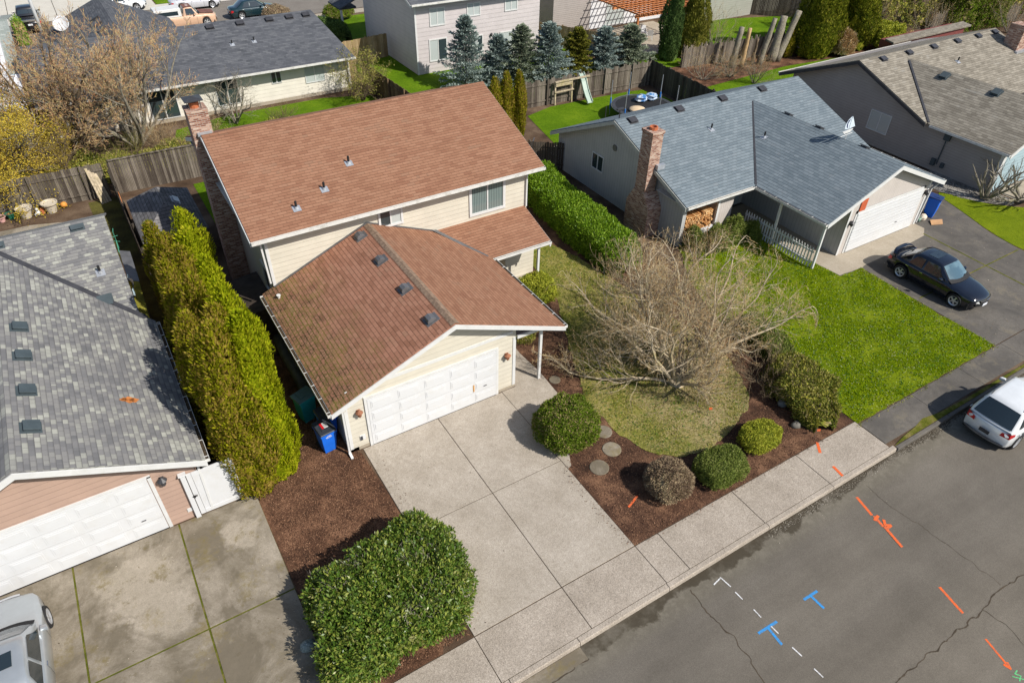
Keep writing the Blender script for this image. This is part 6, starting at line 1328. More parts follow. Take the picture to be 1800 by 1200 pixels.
bush('round_shrub', 'big round clipped green shrub at the corner of the concrete driveway', 'shrub', (5.88, -3.12, .32), (1.06, 1.02, 1.16), 'bush_green', 24000, (.075, .035), 2.9, .07, 1, 'clipped shrubs in the front bed', depth=.12)
bush('round_shrub', 'purple-brown twiggy round shrub in the mulch', 'shrub', (7.38, -6.70, .32), (.76, .74, .78), 'bush_brown', 14000, (.07, .022), 2.3, .06, 2, 'clipped shrubs in the front bed', spiky=1.2)
bush('round_shrub', 'dull green clipped shrub touching the sidewalk', 'shrub', (9.32, -7.10, .20), (.88, .66, .68), 'bush_dark', 15000, (.065, .024), 3.4, .06, 3, 'clipped shrubs in the front bed', depth=.12)
bush('round_shrub', 'small yellow-green clipped shrub nearest the hedge end', 'shrub', (11.5, -6.78, .15), (.75, .55, .62), 'bush_yellow', 11000, (.06, .028), 3.2, .07, 4, 'clipped shrubs in the front bed')
bush('round_shrub', 'yellow-green rounded shrub in front of the porch', 'shrub', (9.35, 4.25, .25), (.98, .80, .92), 'bush_yellow', 14000, (.08, .04), 2.6, .09, 5, 'clipped shrubs in the front bed')
bush('low_shrub', 'olive shrub in the shade under the garage roof corner', 'shrub', (7.55, 2.6, .1), (.6, .8, .55), 'shrub_mix', 3500, (.07, .03), 2.5, .15, 6)
# big laurel by the driveway
t = thing('laurel_shrub', 'huge glossy green laurel between the two driveways', 'shrub', (-2, -5.9, 0))
parts = [((-2.2, -6.1, .30), (1.78, 1.52, 1.20), 34000, 5.5), ((-.85, -5.75, .28), (1.12, 1.50, 1.22), 19000, 5.0), ((-.75, -4.75, .30), (.85, .62, 1.15), 8000, 3.5), ((-1.85, -4.95, .28), (.85, .72, 1.08), 7000, 4), ((-3.2, -5.2, .28), (.80, .75, 1.05), 8000, 3.4), ((-3.35, -7.05, .25), (.95, .70, .95), 8000, 3.4), ((-1.1, -7.0, .2), (.9, .55, .75), 6000, 3)]
VV = []
for k, (c, r, n, pw_) in enumerate(parts):
    P, N = blob_points(c, r, n, pw_, .09, 3.4, 11 + k, .30); P[:, 2] += .11 * nz(P, 2.4, k) + .10 * nz(P, 6, k + 2); P[:, :2] += (.07 * nz(P, 7, k + 5))[:, None]
    gap_ = nz(P, 3.3, 31) + .7 * nz(P, 8, 7); keep = gap_ > -.92; P = P[keep]; N = N[keep]; n = len(P)
    D = unit(N * .55 + RNG.normal(size=P.shape) * .7 + np.array([0, 0, .4])); NN = unit(N + RNG.normal(size=P.shape) * .6)
    sz = .6 + 1.0 * RNG.random(n) ** 1.5
    VV.append(leaf_quads(P, D, NN,   .102 * sz, .042 * sz))
    ni = 500; Pi, Ni = blob_points(c, tuple(x * .76 for x in r), ni, pw_, .07, 3, 11 + k, .1); T = unit(np.cross(Ni, RNG.normal(size=Pi.shape))); VV.append(leaf_quads(Pi - T * .2, T, Ni, np.full(ni, .45), np.full(ni, .35)))
fast_mesh('foliage', np.vstack(VV), 4, m['laurel'], t)
P = np.stack([RNG.normal(-2.0, .85, 2600), RNG.normal(-6.1, .8, 2600), 1.38 + .14 * RNG.random(2600)], 1); P = P[(nz(P, 1.7, 9) > -.1) & (np.abs(P[:, 0] + 2.0) < 1.7) & (np.abs(P[:, 1] + 6.1) < 1.4)]; n = len(P)
dt = fast_mesh('dry_twigs', leaf_quads(P, unit(RNG.normal(size=P.shape) + np.array([0, 0, .7])), unit(RNG.normal(size=P.shape)), .16 * (.5 + RNG.random(n)), np.full(n, .014)), 4, m['bark'], t); dt['kind'] = 'stuff'
b = MB()
for k in range(9): a = k * .7; b.path([(-2.2 + .2*math.cos(a), -5.9 + .2*math.sin(a), 0), (-2.2 + .8*math.cos(a), -5.9 + .8*math.sin(a), .6)], [.05, .02], 6)
b.build('stem', m['bark_brown'], t, uv=False)
# long hedge between the lots
def hedge(name, label, line, hw, h, mat, n, leaf=(.09, .04), seed=0, amp=.10, group=None, wob=.18, density_top=None):
    A = np.array(line[0]); B = np.array(line[1]); d = (B - A) / np.linalg.norm(B - A); nn = np.array([-d[1], d[0]]); Ln = np.linalg.norm(B - A)
    t = thing(name, label, 'hedge', ((A[0]+B[0])/2, (A[1]+B[1])/2, 0), 0, group)
    def surf(n, k=1.0, dep=.2):
        per = 2 * h + 2 * hw; s = RNG.random(n) * per; u = RNG.random(n) * (Ln + 2*hw*.6) - hw * .6; a = np.zeros(n); z = np.zeros(n); na = np.zeros(n); nzz = np.zeros(n)
        m1 = s < h; a[m1] = -hw; z[m1] = s[m1]; na[m1] = -1
        m2 = (s >= h) & (s < h + 2*hw); a[m2] = s[m2] - h - hw; z[m2] = h; nzz[m2] = 1
        m3 = s >= h + 2*hw; a[m3] = hw; z[m3] = s[m3] - h - 2*hw; na[m3] = 1
        rad = np.sqrt((a / hw) ** 4 + (z / h) ** 4) ** .5; f = 1 / np.maximum(rad, 1e-6) * 1.0; f = np.minimum(f, 1.0) ** .9
        e = np.clip((np.abs(u - Ln/2) - (Ln/2 - hw*.4)) / hw, 0, 1); f *= 1 - .5 * e ** 2
        P = np.stack([A[0] + d[0]*u, A[1] + d[1]*u, z], 1); lay = 1 - dep * RNG.random(n) ** 1.5
        wv = 1 + amp * nz(P, 1.4, seed) + amp * .8 * nz(P, 4, seed + 1)
        a = a * f * lay * wv * k; z = z * f * lay * wv * k
        P = np.stack([A[0] + d[0]*u + nn[0]*a, A[1] + d[1]*u + nn[1]*a, np.maximum(.02, z)], 1)
        N = unit(np.stack([nn[0]*na, nn[1]*na, nzz + .15], 1)); return P, N
    P, N = surf(n); D = unit(N * .5 + RNG.normal(size=P.shape) * .5 + np.array([0, 0, .5])); NN = unit(N + RNG.normal(size=P.shape) * .5)
    V = leaf_quads(P, D, NN, leaf[0] * (.6 + .8 * RNG.random(n)), leaf[1] * (.7 + .6 * RNG.random(n)))
    ni = 1200; Pi, Ni = surf(ni, .82, .05); T = unit(np.cross(Ni, RNG.normal(size=Pi.shape))); V2 = leaf_quads(Pi - T * .25, T, Ni, np.full(ni, .5), np.full(ni, .4))
    fast_mesh('foliage', np.vstack([V, V2]), 4, m[mat], t)
    b = MB(); k = 0
    while k < Ln: q = A + d * k; b.tube((q[0], q[1], 0), (q[0], q[1], h * .7), .035, .02, 5); k += .8
    b.build('stem', m['bark_brown'], t, uv=False); return t
hedge('clipped_hedge', 'long bright green laurel hedge between the red and the blue-grey roofed houses', ((15.0, 13.4), (14.3, 4.4)), 1.15, 1.5, 'hedge', 46000, (.12, .05), 21, .10)
hedge('mixed_hedge', 'sparse yellow-green mixed shrub running from the sidewalk along the green lawn', ((14.2, -7.0), (15.2, -4.7)), .92, 1.1, 'shrub_mix', 15000, (.10, .042), 22, .38)
hedge('juniper_hedge', 'dark green juniper hedge between the bare tree and the green lawn', ((15.3, -5.3), (15.9, -2.0)), .50, .85, 'bush_dark', 12000, (.11, .028), 23, .2)
hedge('boundary_hedge', 'tall green hedge strip beside the brick chimney at top left', ((-7.35, 58), (-6.7, 44)), .35, 1.6, 'hedge', 5000, (.14, .07), 24)
hedge('street_hedge', 'dark clipped hedge beside the mauve house porch', ((15.4, 42.8), (14.2, 45.8)), .8, 1.6, 'cypress', 7000, (.14, .07), 25)
hedge('back_hedge', 'wall of overgrown green and brown shrubs along the top right edge', ((54, 26.0), (84, 21.0)), 1.6, 4.2, 'shrub_mix', 26000, (.24, .09), 26, .35)
hedge('evergreen_hedge', 'bright green evergreen clump in the top right shrubbery', ((66.5, 21.4), (72, 20.4)), 1.5, 4.0, 'bush_green', 12000, (.22, .09), 27, .3)

# columnar cedars
def cedar(label, x, y, h, R_, mat='cedar', n=9000, seed=0, group='tall golden cedars beside the garage', name='cedar_tree', leaf=(.13, .05), lean=(0, 0)):
    t = thing(name, label, 'tree', (x, y, 0), 0, group)
    hh = RNG.random(int(n * 1.5)) ** 1.05; prof = np.minimum(1, (1 - hh) ** .44 * 1.35) * (.80 + .20 * np.minimum(1, hh * 5)); keep = RNG.random(len(hh)) < prof + .08; hh = hh[keep][:n]; prof = prof[keep][:n]; n = len(hh)
    a = RNG.random(n) * 2 * math.pi
    Q = np.stack([np.cos(a) * 1.4, np.sin(a) * 1.4, hh * h * .42], 1)
    rr = R_ * prof * (1 + .30 * nz(Q, 2.6, seed) + .18 * nz(Q, 6.5, seed + 2)) * (1 - .16 * RNG.random(n) ** 1.3)
    wob = .16 * R_ * hh; P = np.stack([x + rr * np.cos(a) + lean[0] * hh + wob * np.sin(hh * 7 + seed * 1.3), y + rr * np.sin(a) + lean[1] * hh + wob * np.cos(hh * 6 + seed * 2.1), hh * h + .05], 1)
    N = np.stack([np.cos(a), np.sin(a), np.full(n, .3)], 1)
    D = unit(N * .35 + RNG.normal(size=P.shape) * .30 + np.array([0, 0, .9])); NN = unit(N + RNG.normal(size=P.shape) * .45)
    V = leaf_quads(P, D, NN, leaf[0] * (.6 + .9 * RNG.random(n)), leaf[1] * (.6 + .8 * RNG.random(n)))
    ni = 600; hi = RNG.random(ni); pr = np.minimum(1, (1 - hi) ** .62 * 1.12) * .80 * R_; ai = RNG.random(ni) * 6.283
    Pi = np.stack([x + pr * np.cos(ai) + lean[0]*hi, y + pr * np.sin(ai) + lean[1]*hi, hi * h * .96], 1); Ni = np.stack([np.cos(ai), np.sin(ai), np.zeros(ni)], 1); T = np.tile(np.array([[0, 0, 1.]]), (ni, 1))
    V2 = leaf_quads(Pi, T, Ni, np.full(ni, .55), np.maximum(.1, pr * .9)); V2[:, 2] = np.minimum(V2[:, 2], h)
    fast_mesh('crown', np.vstack([V, V2]), 4, m[mat], t)
    b = MB(); b.tube((x, y, 0), (x + lean[0] * .8, y + lean[1] * .8, h * .85), .11, .02, 7); b.build('trunk', m['bark_brown'], t, uv=False); return t
ced = [(-3.85, .40, 6.3, .98, 16000, 'cedar nearest the white gate, front left of the row'), (-3.12, .62, 6.3, .93, 16000, 'front right cedar of the row nearest the blue bins'),
       (-3.45, 2.6, 5.5, .82, 10000, 'short pointed cedar wedged behind the two front ones'), (-2.98, 3.0, 5.9, .80, 10000, 'cedar with a bright yellow tip leaning towards the garage gutter'), (-4.15, 2.7, 5.4, .78, 10000, 'brownish cedar overhanging the air conditioning unit'),
       (-3.72, 4.6, 5.5, .80, 10000, 'browner cedar in the middle of the row, level with the valley of the grey roof'), (-3.1, 5.3, 5.5, .76, 10000, 'bright cedar nearest the lower corner of the two-storey wall'), (-4.2, 6.1, 5.3, .72, 9000, 'left edge cedar throwing the first notch of shadow on the grey roof'),
       (-3.5, 7.1, 5.2, .76, 9000, 'dense cedar two back from the roof shadow notch'), (-3.1, 8.0, 5.2, .72, 9000, 'cedar in front of the shed eave, right side'), (-3.9, 8.6, 5.0, .64, 8000, 'slim cedar just behind the dark fence end'), (-4.2, 9.9, 4.9, .55, 7000, 'slimmest cedar at the far left end of the row'), (-2.95, 10.0, 5.0, .75, 8000, 'farthest cedar of the row next to the chimney')]
for k, (x, y, h, R_, n, l) in enumerate(ced): cedar(l, x, y, h, R_ * .90, 'cedar_green' if k in (1, 3, 6, 9, 12) else 'cedar', n, k)
for k, (x, y, h, l) in enumerate(((16.35, 19.6, 3.9, 'left slim arborvitae rising behind the red roof corner'), (17.25, 19.7, 4.1, 'middle slim arborvitae behind the red roof corner'), (18.05, 19.5, 4.1, 'right slim arborvitae beside the sagging fence'))):
    cedar(l, x, y, h, .42, 'cedar', 6000, 30 + k, 'slim arborvitae behind the red roof', 'arborvitae_tree')
cedar('dense dark green columnar cypress beside the pergola', 36.9, 26.8, 5.6, .85, 'cypress', 12000, 40, None, 'cypress_tree', (.16, .06))
cedar('broad golden-green conifer right of the dark cypress', 39.0, 26.6, 5.0, 1.25, 'spruce_green', 12000, 41, None, 'cypress_tree', (.18, .07))
cedar('tall wide yellow-green cypress behind the bird bath', 48.3, 22.0, 7.0, 1.7, 'cypress_olive', 18000, 42, None, 'cypress_tree', (.2, .08))
cedar('tall yellow-green cypress right of the widest one', 52.8, 21.6, 7.2, 1.35, 'cypress_olive', 15000, 43, None, 'cypress_tree', (.2, .08))
cedar('dark green upright conifer in the gap between the tall cypresses', 51.0, 23.2, 7.0, 1.1, 'cypress', 8000, 44, None, 'cypress_tree', (.2, .08))
cedar('small yellow-green upright shrub by the thick cut trunk', 46.0, 22.6, 2.2, .4, 'cedar', 2500, 45, None, 'cypress_tree')
bush('round_shrub', 'round variegated yellow shrub behind the tan roof ridge', 'shrub', (55.3, 20.0, .6), (1.6, 1.3, 1.5), 'bush_yellow', 9000, (.15, .08), 2.2, .14, 50)
bush('dry_shrub', 'dry brown upright shrub between the two tall cypresses', 'shrub', (50.4, 20.6, .4), (.9, .9, 1.6), 'twig', 6000, (.22, .03), 2.2, .15, 51, spiky=1.5)
bush('ornamental_grass', 'spray of dry tan grass behind the tan roof ridge', 'shrub', (58.0, 19.6, .1), (1.3, 1.0, .7), 'twig', 3500, (.4, .03), 2, .15, 52, spiky=2)
bush('street_shrub', 'reddish brown shrub on the far street corner behind the dark teal sedan', 'shrub', (12.6, 52.0, .5), (1.2, .9, .9), 'bush_brown', 5000, (.12, .04), 2.2, .12, 53)
bush('street_shrub', 'pale green shrub above the dark hedge by the mauve house', 'shrub', (17.8, 50.2, .4), (1.4, 1.0, 1.0), 'bush_green', 5000, (.14, .06), 2.2, .12, 54)
for k, (x, y, r, h, l) in enumerate(((18.5, 4.0, .5, 1.0, 'low dark conifer shrub left of the firewood'), (19.5, 3.5, .6, 1.15, 'dark conifer shrub in front of the firewood'), (20.7, 3.6, .55, 1.2, 'dark conifer shrub in front of the beige wall'), (21.6, 3.3, .5, .8, 'dark conifer shrub at the end of the picket fence'))):
    bush('low_shrub', l, 'shrub', (x, y, .1), (r, r, h), 'bush_dark', 3500, (.13, .03), 2.2, .2, 60 + k, 'low shrubs along the blue-grey roofed house', spiky=1)

# spruces: whorled drooping boughs
def spruce(label, x, y, h, R_, mat, seed=0, n=20000):
    t = thing('spruce_tree', label, 'tree', (x, y, 0), 0, 'spruces behind the sagging fence'); r = np.random.default_rng(seed)
    nb = int(h * 26); P = []; D = []; N = []; L = []
    per = n // nb
    for k in range(nb):
        f = (k + .5) / nb; z0 = .25 + (h - .35) * f; ln = R_ * 1.32 * (1 - f) ** .75 * r.uniform(.55, 1.25) + .12; a = k * 2.39996 + r.uniform(-.3, .3); sl = .25 - .45 * (1 - f)
        u = r.random(per) ** .7; pos = np.stack([x + np.cos(a) * u * ln, y + np.sin(a) * u * ln, z0 + sl * u * ln + .12 * u ** 2 * ln], 1)
        side = np.array([-math.sin(a), math.cos(a), 0.]); w_ = (1 - u * .75) * ln * .30 + .04; off = r.uniform(-1, 1, per)
        P.append(pos + side * (off * w_)[:, None] + r.normal(size=(per, 3)) * .03); dd = np.array([math.cos(a), math.sin(a), sl]) + side * off[:, None] * .8 + np.array([0, 0, .25]) + r.normal(size=(per, 3)) * .3; D.append(unit(dd)); N.append(unit(np.array([0, 0, 1.]) + r.normal(size=(per, 3)) * .6)); L.append(.16 * (.6 + .8 * r.random(per)))
    P = np.vstack(P); D = np.vstack(D); N = np.vstack(N); L = np.concatenate(L)
    fast_mesh('crown', leaf_quads(P, D, N, L, L * .38), 4, m[mat], t)
    b = MB(); b.tube((x, y, 0), (x, y, h * .98), .10, .01, 7); b.build('trunk', m['bark_brown'], t, uv=False)
for k, (x, y, h, R_, mt, l) in enumerate(((19.5, 29.0, 4.9, 1.5, 'spruce', 'tallest blue spruce in front of the mauve house wall'), (21.8, 28.4, 3.5, 1.25, 'spruce', 'small blue spruce second from the left'), (23.4, 27.8, 4.1, 1.5, 'spruce_dark', 'grey-green spruce third from the left'), (25.3, 27.0, 4.2, 1.6, 'spruce', 'wide blue-grey spruce in the middle of the row'),
        (28.0, 27.2, 3.5, 1.2, 'spruce_green', 'olive green spruce between the blue ones'), (30.1, 26.6, 3.4, 1.35, 'spruce', 'blue spruce second from the right'), (32.4, 26.4, 3.3, 1.5, 'spruce_dark', 'rightmost grey-green spruce by the tan fence end'))): spruce(l, x, y, h, R_, mt, k)

# ------------------------------------------------------------------ bare trees
def grow(base, dirs, lens, seed, levels, rad, spread=.9, upb=.15, kids=(6, 6, 5, 4), bend=.25, shrink=.52, seg=5, env=None):
    """returns lists of polylines per level: (points, r0, r1)"""
    rr = random.Random(seed); out = [[] for _ in range(levels + 1)]
    def rv(s): return Vector((rr.gauss(0, s), rr.gauss(0, s), rr.gauss(0, s)))
    def go(p, d, L, r, lv):
        pts = [p.copy()]; d = d.normalized(); n = seg if lv < 2 else 3; st = L / n
        for i in range(n):
            d = (d + rv(bend * (.6 if lv == 0 else 1)) + Vector((0, 0, upb if lv else upb * .3))).normalized()
            q = pts[-1] + d * st
            if env: q = env(q)
            if q.z < .12: q.z = .12 + rr.random() * .05
            pts.append(q)
        r1 = r * .42; out[lv].append((pts, r, r1))
        if lv >= levels: return
        nk = kids[min(lv, len(kids) - 1)]
        for k in range(nk):
            f = .22 + .78 * (k + rr.random() * .8) / nk; f = min(.999, f); i = int(f * n); q = pts[i].lerp(pts[i + 1], f * n - i); dd = (pts[i + 1] - pts[i]).normalized()
            sd = dd.cross(rv(1)).normalized(); nd = (dd * (1 - spread * .35) + sd * spread * rr.uniform(.5, 1.0)).normalized()
            go(q, nd, L * shrink * rr.uniform(.7, 1.15) * (1.15 - .4 * f), max(.0022, (r + (r1 - r) * f) * .52), lv + 1)
        go(pts[-1], d, L * shrink * .8, r1, lv + 1)
    for d, L in zip(dirs, lens): go(Vector(base) + Vector((d[0], d[1], 0)).normalized() * .08, Vector(d), L, rad * rr.uniform(.7, 1.1), 0)
    return out
def tubes_mesh(name, lines, nside, mat, parent):
    V = []; off = []
    ang = np.arange(nside) * 2 * math.pi / nside; ca, sa = np.cos(ang), np.sin(ang)
    A = []; B = []; RA = []; RB = []
    for pts, r0, r1 in lines:
        n = len(pts) - 1
        for i in range(n): A.append(pts[i]); B.append(pts[i+1]); RA.append(r0 + (r1-r0)*i/n); RB.append(r0 + (r1-r0)*(i+1)/n)
    A = np.array(A, float); B = np.array(B, float); RA = np.array(RA); RB = np.array(RB); D = unit(B - A)
    U = unit(np.cross(D, np.where(np.abs(D[:, 2:3]) < .9, np.array([[0, 0, 1.]]), np.array([[1., 0, 0]])))); W = np.cross(D, U)
    ring = lambda P, R_: P[:, None, :] + (U[:, None, :] * ca[None, :, None] + W[:, None, :] * sa[None, :, None]) * R_[:, None, None]
    ra = ring(A, RA); rb = ring(B, RB); j = (np.arange(nside) + 1) % nside
    Q = np.stack([ra, ra[:, j], rb[:, j], rb], 2).reshape(-1, 3)
    return fast_mesh(name, Q, 4, mat if not isinstance(mat, str) else m[mat], parent)
def bare_tree(name, label, base, dirs, lens, seed, rad, levels=3, bark='bark_pale', twig='twig', group=None, **kw):
    t = thing(name, label, 'tree', (base[0], base[1], 0), 0, group)
    o = grow(base, dirs, lens, seed, levels, rad, **kw)
    big = [x for l in o[:2] for x in l]; tubes_mesh('trunk', big, 7, bark, t)
    tubes_mesh('branches', [x for l in o[2:levels] for x in l], 4, bark, t) if levels > 2 else None
    return t, o[levels]
def fan(n, el0, el1, seed, a0=0, a1=2*math.pi):
    rr = random.Random(seed); out = []
    for k in range(n):
        a = a0 + (a1 - a0) * (k + rr.random() * .7) / n; e = math.radians(rr.uniform(el0, el1)); out.append((math.cos(a) * math.cos(e), math.sin(a) * math.cos(e), math.sin(e)))
    return out
# wide spreading bare tree on the front lawn
cx, cy = 11.15, -3.0
def env(q):         # keeps the crown inside its wide low dome
    d = Vector((q.x - 12.0, q.y + 1.5, 0)); rx, ry = 5.7, 4.6
    k = math.hypot(d.x / rx, d.y / ry)
    if k > 1: f_ = (1 + (k - 1) * .35) / k; q.x = 12.0 + d.x * f_; q.y = -1.5 + d.y * f_; k = min(1.05, 1 + (k - 1) * .35)
    top = 4.8 * math.sqrt(max(.02, 1 - (k * .93) ** 2.4)) + .25
    if q.z > top: q.z = top + (q.z - top) * .4
    return q
dirs = fan(9, 26, 40, 1) + fan(8, 45, 62, 5) + fan(4, 66, 80, 9)
dirs = [(d[0] + .10, d[1] + .30, d[2]) for d in dirs]
lens = [3.3] * 9 + [3.3] * 8 + [3.3] * 4
lens = [L * (1.22 if d[0] > .35 and d[1] > -.2 else 1.15 if d[1] > .3 else .62 if d[1] < -.35 else .95) for L, d in zip(lens, dirs)]
t, tw = bare_tree('bare_tree', 'wide spreading leafless tree with pale lichen-covered branches on the front lawn', (cx, cy, 0), dirs, lens, 12, .088, 4, 'bark_pale', 'twig', kids=(7, 7, 4, 2), spread=.9, bend=.2, upb=.05, shrink=.54, env=env)
tw = [(p, .0050, .0030) for p, a_, c_ in tw]
tubes_mesh('twigs', tw, 3, 'twig', t)
b = MB(); b.lathe([(.34, 0), (.26, .12), (.2, .3), (.12, .42)], (cx, cy, 0), 10); b.build('root_flare', m['bark_pale'], t, uv=False)
# bare dark brush in the bed between lawn and hedge
t, tw = bare_tree('bare_shrub', 'tangle of dark leafless twigs between the bare tree and the bright hedge', (13.9, 2.4, 0), fan(14, 20, 65, 3), [2.0] * 14, 5, .03, 2, 'bark_brown', kids=(7, 6), spread=.9, bend=.25, shrink=.55); tubes_mesh('twigs', tw, 3, 'bush_brown', t)
t, tw = bare_tree('bare_shrub', 'leafless brown shrub against the low wall by the firewood', (17.9, 3.0, 0), fan(10, 35, 75, 4), [1.5] * 10, 6, .025, 2, 'bark_brown', kids=(7, 6), spread=.9, bend=.22, shrink=.55); tubes_mesh('twigs', tw, 3, 'twig', t)
t, tw = bare_tree('bare_shrub', 'low sprawling leafless shrub beside the juniper hedge', (14.0, -4.6, 0), fan(12, 12, 50, 8), [1.3] * 12, 7, .025, 2, 'bark_brown', kids=(7, 6), spread=.9, bend=.25, shrink=.55); tubes_mesh('twigs', tw, 3, 'bush_brown', t)
# trees behind the left fence
t, tw = bare_tree('bare_tree', 'large budding bare tree right of the yellow tree, in front of the ivory house', (-2.7, 29.6, 0), fan(10, 42, 82, 31), [5.0] * 10, 31, .15, 4, 'bark', kids=(5, 5, 5, 3), spread=.78, bend=.15, upb=.08, shrink=.52); tw = [(p, .011, .006) for p, a_, c_ in tw]; tubes_mesh('twigs', tw, 3, 'twig_red', t)
t, tw = bare_tree('bare_tree', 'leaning multi-stemmed bare tree in front of the white patio roof', (-6.0, 29.8, 0), fan(10, 38, 78, 32), [4.9] * 10, 32, .12, 4, 'bark_brown', kids=(5, 5, 5, 3), spread=.8, bend=.18, upb=.06, shrink=.52); tw = [(p, .011, .006) for p, a_, c_ in tw]; tubes_mesh('twigs', tw, 3, 'twig_red', t)
t, tw = bare_tree('blossoming_tree', 'yellow blossoming tree over the fence at the left edge', (-9.4, 27.2, 0), fan(11, 25, 75, 33), [3.6] * 11, 33, .09, 3, 'bark', kids=(6, 6, 6), spread=.8, bend=.2, upb=.05, shrink=.55); tubes_mesh('twigs', tw, 3, 'bud_yellow', t)
P = np.array([list(p[0][-1]) for p in tw for _ in range(8)], float); P += RNG.normal(size=P.shape) * .16; n = len(P); D = unit(RNG.normal(size=P.shape) + np.array([0, 0, .3])); fast_mesh('blossom', leaf_quads(P, D, unit(RNG.normal(size=P.shape)), np.full(n, .10), np.full(n, .05)), 4, m['bud_yellow'], t)
t, tw = bare_tree('blossoming_tree', 'smaller yellow-tipped tree right of the blossoming one', (-6.9, 26.8, 0), fan(8, 35, 70, 34), [2.3] * 8, 34, .06, 3, 'bark_brown', kids=(6, 5, 5), spread=.8, bend=.2, upb=.05, shrink=.55); tubes_mesh('twigs', tw, 3, 'bud_yellow', t)
t, tw = bare_tree('bare_tree', 'small gnarled bare tree against the ivory wall', (3.3, 30.4, 0), fan(6, 25, 65, 35), [2.4] * 6, 35, .07, 3, 'bark', kids=(5, 5, 5), spread=.85, bend=.3, upb=.02, shrink=.55); tubes_mesh('twigs', tw, 3, 'bark', t)
t, tw = bare_tree('bare_shrub', 'brown arching shrub at the right corner of the ivory house', (12.0, 30.2, 0), fan(14, 35, 80, 36), [2.4] * 14, 36, .035, 3, 'bark_brown', kids=(5, 5, 4), spread=.7, bend=.22, upb=-.02, shrink=.5); tubes_mesh('twigs', tw, 3, 'twig', t)
P = np.array([list(p[0][-1]) for p in tw for _ in range(2)], float); P += RNG.normal(size=P.shape) * .08; n = len(P); fast_mesh('leaves', leaf_quads(P, unit(RNG.normal(size=P.shape)), unit(RNG.normal(size=P.shape)), np.full(n, .12), np.full(n, .035)), 4, m['shrub_mix'], t)
for k, (x, y, s) in enumerate(((-.9, 26.8, 1.3), (-3.6, 26.3, 1.5), (1.3, 28.4, 1.2), (6.0, 29.0, 1.0), (-1.6, 28.6, 1.5))):
    ll = ['low brown bramble right behind the shed fence', 'tangled bramble at the foot of the leaning bare tree', 'brown bramble beside the brick chimney top', 'thin bramble under the ivory house windows', 'dense bramble between the two large bare trees'][k]
    t, tw = bare_tree('bramble', ll, (x, y, 0), fan(14, 20, 70, 70 + k), [s] * 14, 70 + k, .02, 2, 'bark_brown', kids=(7, 6), spread=.9, bend=.28, shrink=.6, group='brambles behind the fence'); tubes_mesh('twigs', tw, 3, 'shrub_mix' if k % 2 else 'twig', t)
hedge('overgrown_bank', 'overgrown green and brown undergrowth along the back of the tall weathered fence', ((-12, 26.2), (6, 26.6)), 1.2, .9, 'shrub_mix', 14000, (.14, .05), 80, .35)
# pollarded tree by the taupe house
t, tw = bare_tree('pollarded_tree', 'hard-pruned leafless shrub on gravel in front of the taupe wall', (36.2, -.3, 0), fan(8, 45, 80, 41), [1.7] * 8, 41, .10, 1, 'bark', kids=(4,), spread=.6, bend=.2, upb=.1, shrink=.5); tubes_mesh('twigs', tw, 4, 'bark_pale', t)
t, tw = bare_tree('pollarded_tree', 'hard-pruned spreading branches overhanging the far right driveway', (37.8, -1.5, 0), fan(7, 25, 60, 42), [2.2] * 7, 42, .10, 2, 'bark', kids=(5, 4), spread=.7, bend=.2, upb=.1, shrink=.5); tubes_mesh('twigs', tw, 4, 'bark_brown', t)
for k, (x, y, s, l) in enumerate(((36.0, 21.8, 1.9, 'pale dry bramble bush in front of the dark cypress'), (38.2, 21.2, 1.7, 'twiggy brown bush left of the cut trunks'), (38.9, 19.3, 1.5, 'small dark bare shrub nearest the blue-grey ridge'), (41.5, 26.5, 2.6, 'arching greenish twigs on the far lawn'), (62, 20.5, 2.4, 'reddish bare shrub by the red shed'), (57.5, 23.5, 2.6, 'tall brown twiggy shrub in the top right thicket'), (70, 17.5, 2.6, 'tall dry shrub past the red shed end'))):
    t, tw = bare_tree('bare_shrub', l, (x, y, 0), fan(12, 30, 80, 90 + k), [s] * 12, 90 + k, .03, 2, 'bark', kids=(6, 6), spread=.85, bend=.25, shrink=.58, group='bare shrubs in the far gardens'); tubes_mesh('twigs', tw, 3, 'twig', t)

# ------------------------------------------------------------------ grass blades and litter (uncountable)
def inside(poly, P):
    x, y = P[:, 0], P[:, 1]; c = np.zeros(len(P), bool); n = len(poly)
    for i in range(n):
        x0, y0 = poly[i]; x1, y1 = poly[(i+1) % n]
        if y0 == y1: continue
        c ^= ((y0 > y) != (y1 > y)) & (x < (x1 - x0) * (y - y0) / (y1 - y0) + x0)
    return c
def blades(name, poly, n, z, mat, hgt=(.03, .09), wdt=.012, thin=None):
    xs = [p[0] for p in poly]; ys = [p[1] for p in poly]
    P = np.stack([RNG.uniform(min(xs), max(xs), n), RNG.uniform(min(ys), max(ys), n), np.full(n, z)], 1); P = P[inside(poly, P)]
    k = nz(P, 2.2, 1) + .6 * nz(P, 6.5, 4); P = P[RNG.random(len(P)) < .5 + .8 * k]; n = len(P)
    a = RNG.random(n) * 6.283; s = np.stack([np.cos(a), np.sin(a), np.zeros(n)], 1) * wdt * (.6 + RNG.random(n))[:, None]
    tip = np.stack([RNG.normal(size=n) * .03, RNG.normal(size=n) * .03, hgt[0] + (hgt[1] - hgt[0]) * RNG.random(n) ** 2], 1)
    V = np.stack([P - s, P + s, P + tip], 1).reshape(-1, 3); o = fast_mesh(name, V, 3, m[mat]); o['kind'] = 'stuff'; return o
o = blades('grass', RLAWN, 150000, .02, 'grass'); o['label'] = 'green grass blades on the right-hand lawn'
o = blades('grass', LAWN, 110000, .024, 'grass_dry', (.02, .07)); o['label'] = 'patchy dry grass blades on the mossy lawn'
EDGE = [(15.2, -8.15), (24.1, -8.15), (24.25, -1.3), (23.9, -1.4), (23.95, -7.9), (15.2, -7.9)]
